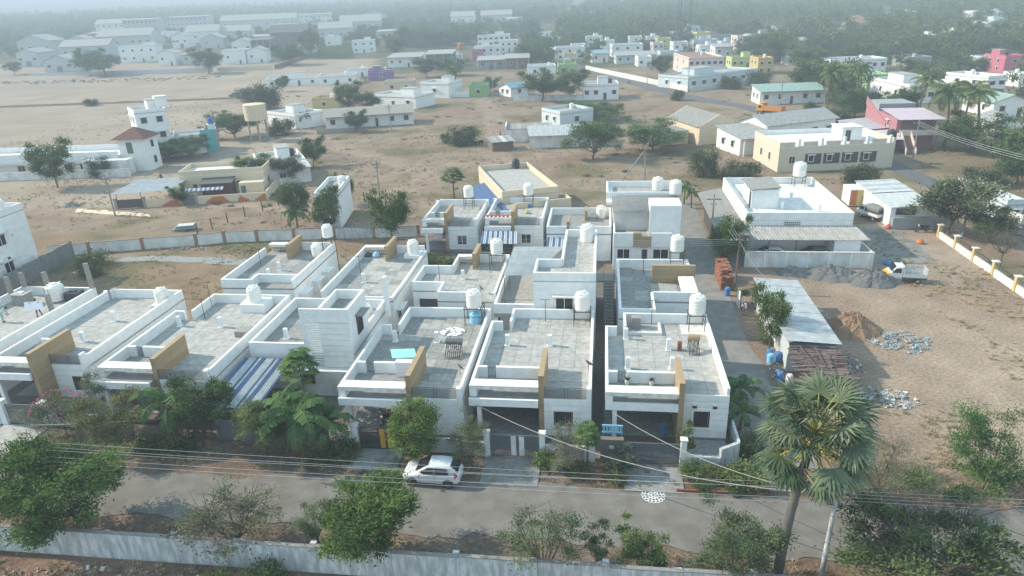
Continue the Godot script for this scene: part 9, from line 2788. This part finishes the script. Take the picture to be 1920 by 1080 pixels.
func _ready():
	# camera
	var cam := Camera3D.new()
	cam.name = "camera"
	cam.fov = 45.75
	cam.far = 9000.0
	cam.near = 0.2
	add_child(cam)
	var yaw := deg_to_rad(7.971)
	var pit := deg_to_rad(-22.489)
	var rol := deg_to_rad(-2.267)
	cam.transform = Transform3D(Basis(Vector3.UP, yaw) * Basis(Vector3.RIGHT, pit) * Basis(Vector3.BACK, rol), V(0, 28.5, 0))
	cam.current = true
	# sky and haze
	var sky := ProceduralSkyMaterial.new()
	sky.sky_top_color = Color(0.49, 0.61, 0.69)
	sky.sky_horizon_color = Color(0.83, 0.87, 0.885)
	sky.sky_curve = 0.25
	sky.ground_bottom_color = Color(0.36, 0.33, 0.29)
	sky.ground_horizon_color = Color(0.74, 0.80, 0.81)
	sky.sun_angle_max = 30.0
	var s := Sky.new()
	s.sky_material = sky
	var env := Environment.new()
	env.background_mode = Environment.BG_SKY
	env.sky = s
	env.background_energy_multiplier = 1.6
	env.tonemap_mode = Environment.TONE_MAPPER_LINEAR
	env.tonemap_exposure = 1.68
	env.fog_enabled = true
	env.fog_density = 0.00095
	env.fog_light_color = Color(0.86, 0.925, 0.975)
	env.sdfgi_enabled = true
	env.ssao_enabled = true
	env.ssil_enabled = true
	var we := WorldEnvironment.new()
	we.name = "environment"
	we.environment = env
	add_child(we)
	# sun from the left, a little behind the scene
	var sun := DirectionalLight3D.new()
	sun.name = "sun"
	sun.light_energy = 1.4
	sun.light_color = Color(1.0, 0.95, 0.87)
	sun.light_angular_distance = 0.6
	sun.shadow_enabled = true
	add_child(sun)
	sun.look_at_from_position(Vector3.ZERO, V(0.821, -0.559, 0.115), Vector3.UP)
	nz.seed = 5
	nz.frequency = 0.035
	nz.fractal_octaves = 4
	nz2.seed = 9
	nz2.frequency = 0.05
	nz2.fractal_octaves = 3
	materials()
	ground()
	roads()
	bund()
	front_row()
	compound()
	second_row()
	third_row()
	big_house()
	fences()
	lane_things()
	print("houses ", Time.get_ticks_msec())
	mid_buildings()
	print("mid ", Time.get_ticks_msec())
	near_plants()
	print("plants ", Time.get_ticks_msec())
	forests()
	scatter()
	print("forest ", Time.get_ticks_msec())
	# vehicles
	hatchback("white hatchback car parked at the street edge under the round tree", V(-10.65, 0.02, -35.5), -0.03)
	mini_truck("white mini truck with yellow nose in the dirt yard", V(31.9, 0.0, -71.6), -0.12, "carwhite")
	mini_truck("white pickup with grey tarpaulin hood beside the truck shed", V(36.2, 0.0, -94.4), -1.15, "carwhite", true)
	tipper("orange tipper truck loaded with gravel on the main road", V(42.9, 0.02, -186.0), 0.95 - PI / 2.0)
	motorbike("dark motorbike parked before the grey shed front", V(40.4, 0, -88.6), 0.2)
	hatchback("white car in the carport nearest the lane", V(19.3, 0.06, -77.9), 0.05, "carwhite", "cars in the carport")
	hatchback("silver car in the carport beside the corner room", V(24.2, 0.06, -77.9), 0.05, "steel", "cars in the carport")
	motorbike("motorbike between the two carport cars", V(21.9, 0.06, -77.6), 1.3)
	motorbike("black motorbike on the black gate house porch", V(-15.6, 0.22, -41.2), 1.4)
	hatchback("dark car parked by the white house at the field corner", V(-140.5, 0, -255.0), 0.2, "steel", "")
	hatchback("silver car under the lilac carport", V(53.2, 0, -139.5), 1.57, "steel", "")
	var mb1 = motorbike("motorbike ridden on the main road by the wall", V(9.6, 0.02, -268.0), 1.2)
	person("rider on the motorbike on the main road", V(9.6, 0.02, -268.0), 1.2 - PI / 2.0, Color(0.5, 0.5, 0.5), Color(0.05, 0.05, 0.08), "ride", false, 0.04)
	person("person in shorts holding a white sheet on the left roof", V(-51.75, 3.38, -51.8), 0.35, Color(0.55, 0.55, 0.58), Color(0.05, 0.08, 0.25), "hold", true)
	var sh := thing("white_sheet", "white sheet held up by the person on the left roof", "sheet", V(-51.65, 4.2, -51.3), 0.35, "", true)
	var cl := MB.new()
	for i in 10:
		for j in 8:
			var f := func(a, b): return V(-0.75 + 1.5 * a / 10.0, 0.75 * b / 8.0 + 0.02 * sin(a * 0.9), 0.03 * sin(a * 1.1 + b * 0.5) - 0.25 * b / 8.0)
			cl.quad(f.call(i, j), f.call(i, j + 1), f.call(i + 1, j + 1), f.call(i + 1, j))
			cl.quad(f.call(i, j) + V(0, 0, -0.01), f.call(i + 1, j) + V(0, 0, -0.01), f.call(i + 1, j + 1) + V(0, 0, -0.01), f.call(i, j + 1) + V(0, 0, -0.01))
	part(sh, "cloth", cl.done(), M["cloth"])
	person("person in pale clothes bending at the left frame edge", V(-54.2, 3.38, -50.3), 2.0, Color(0.45, 0.52, 0.52), Color(0.35, 0.48, 0.46), "bend")
	person("person in white shirt standing at the tiny plank hut", V(13.9, 0, -62.3), -0.6, Color(0.62, 0.55, 0.58), Color(0.35, 0.32, 0.33), "bend")
	person("person in dark clothes by the white compound wall at left", V(-82.4, 0, -117.6), 0.5, Color(0.06, 0.07, 0.08), Color(0.05, 0.05, 0.06), "walk", false, 0.03)
	person("person walking on the dirt near the sheds", V(-23.5, 0, -158.5), 2.4, Color(0.10, 0.09, 0.1), Color(0.06, 0.05, 0.06), "walk", false, 0.035)
	quadruped("black cow standing left of the tin hut", V(-26.8, 0, -150.5), 0.9, Color(0.02, 0.018, 0.016), 0.95)
	quadruped("pale cow at the far dirt path", V(-33.5, 0, -222.0), 1.8, Color(0.42, 0.40, 0.36), 1.0)
	# poles and wires
	power_pole("grey power pole in front beside the fan palm", V(11.8, 0, -29.2), 6.1, true, "oldwall", V(0.05, 0, 0))
	power_pole("power pole beyond the left frame edge on the street", V(-62.0, 0, -30.6), 6.3)
	power_pole("power pole with many cables beside the brick stack", V(14.0, 0, -68.3), 6.2, true, "oldwood")
	power_pole("slim white power pole beside the big house lane", V(13.9, 0, -85.0), 6.0)
	power_pole("power pole before the cream yellow house", V(-76.2, 0, -95.4), 6.6)
	power_pole("leaning grey pole in the open dirt field", V(-36.1, 0, -105.5), 6.4, true, "conc_raw", V(0.1, 0, 0))
	power_pole("field power pole with slanted stay pole", V(7.1, 0, -114.2), 6.5)
	var sp := thing("stay_pole", "slanted stay pole propping the field power pole", "pole", V(2.6, 0, -113.0))
	tube_part(sp, "shaft", [V(2.6, -0.1, -113.0), V(6.95, 5.6, -114.2)], [0.12, 0.1], M["conc_raw"], 6)
	power_pole("tall thin pole by the yellow pier wall", V(44.5, 0, -87.0), 5.2, false)
	for q in [["roadside power pole before the pink house", 53.6, -126.0, 8.0], ["roadside power pole with stay beside the shop row", 46.4, -192.0, 8.0], ["roadside power pole left of the shop row", 51.5, -172.0, 7.5], ["power pole in front of the long verandah house", -52.5, -168.0, 7.0], ["thin field pole in front of the tin hut", -35.4, -226.0, 7.0], ["roadside pole before the institution", 27.5, -236.0, 8.0], ["roadside pole before the round gate arch", 16.0, -262.0, 8.0], ["roadside pole at the right edge by the pale blue house", 56.5, -96.0, 8.0]]:
		power_pole(q[0], V(q[1], 0, q[2]), q[3])
	var wl := ["highest street wire", "second highest street wire", "middle street wire", "fourth street wire from the top", "lowest street wire"]
	for i in 5:
		var zz := -30.4 + 0.33 * i
		wire(wl[i] + " running left from the front pole", V(11.8 + [-0.8, -0.3, 0.0, 0.3, 0.8][i], [5.6, 5.6, 5.95, 5.6, 5.6][i] - 0.12 * i, -29.2 - [0.5, 0.25, 0, -0.2, -0.4][i]), V(-62.0, 5.9 - 0.12 * i, zz - 0.6), 0.5, 0.009)
	for i in 4:
		wire(["upper", "second", "third", "lower"][i] + " street wire running right from the front pole", V(11.8, 5.5 - 0.05 * i, -29.4 + 0.2 * i), V(60.0, 6.0, -31.0 + 0.3 * i), 0.6, 0.009)
	for i in 4:
		wire(["topmost", "second", "third", "lowest"][i] + " wire along the far row lane", V(13.8, 5.7 - 0.2 * i, -68.3), V(-30.0, 5.4 - 0.2 * i, -72.5), 0.7, 0.012)
	for i in 3:
		wire(["left", "middle", "right"][i] + " wire between the lane poles", V(13.7 + 0.3 * i, 5.5, -68.3), V(13.6 + 0.3 * i, 5.3, -85.0), 0.3, 0.012)
	wire("grey twisted service cable from the squared roof house to the front pole", V(-8.8, 3.0, -40.2), V(11.8, 5.3, -29.3), 1.5, 0.035, "service_cable", "cable", "service cables")
	wire("grey twisted service cable from the corner house to the front pole", V(0.9, 2.9, -39.8), V(11.8, 5.2, -29.25), 0.9, 0.03, "service_cable", "cable", "service cables")
	wire("thick grey cable before the striped awning", V(-40.0, 2.2, -36.4), V(-24.0, 3.0, -38.5), 0.3, 0.035, "service_cable", "cable", "service cables")
	wire("sagging cable from lane pole to shed roof", V(14.0, 5.6, -68.3), V(16.0, 3.0, -64.5), 0.4, 0.025, "service_cable", "cable", "service cables")
	wire("cable from the field pole toward the acacias", V(7.1, 5.9, -114.2), V(11.0, 5.0, -150.0), 1.0, 0.02, "service_cable", "cable", "service cables")
	for i in 3: wire(["upper", "middle", "lower"][i] + " roadside wire at the right edge", V(53.6, 7.6 - 0.3 * i, -126.0), V(56.5, 7.6 - 0.3 * i, -96.0), 0.5, 0.02)
	for i in 3: wire(["upper", "middle", "lower"][i] + " roadside wire leaving the right frame edge", V(56.5, 7.6 - 0.3 * i, -96.0), V(60.0, 7.6 - 0.3 * i, -66.0), 0.5, 0.02)
	print("done ", Time.get_ticks_msec())
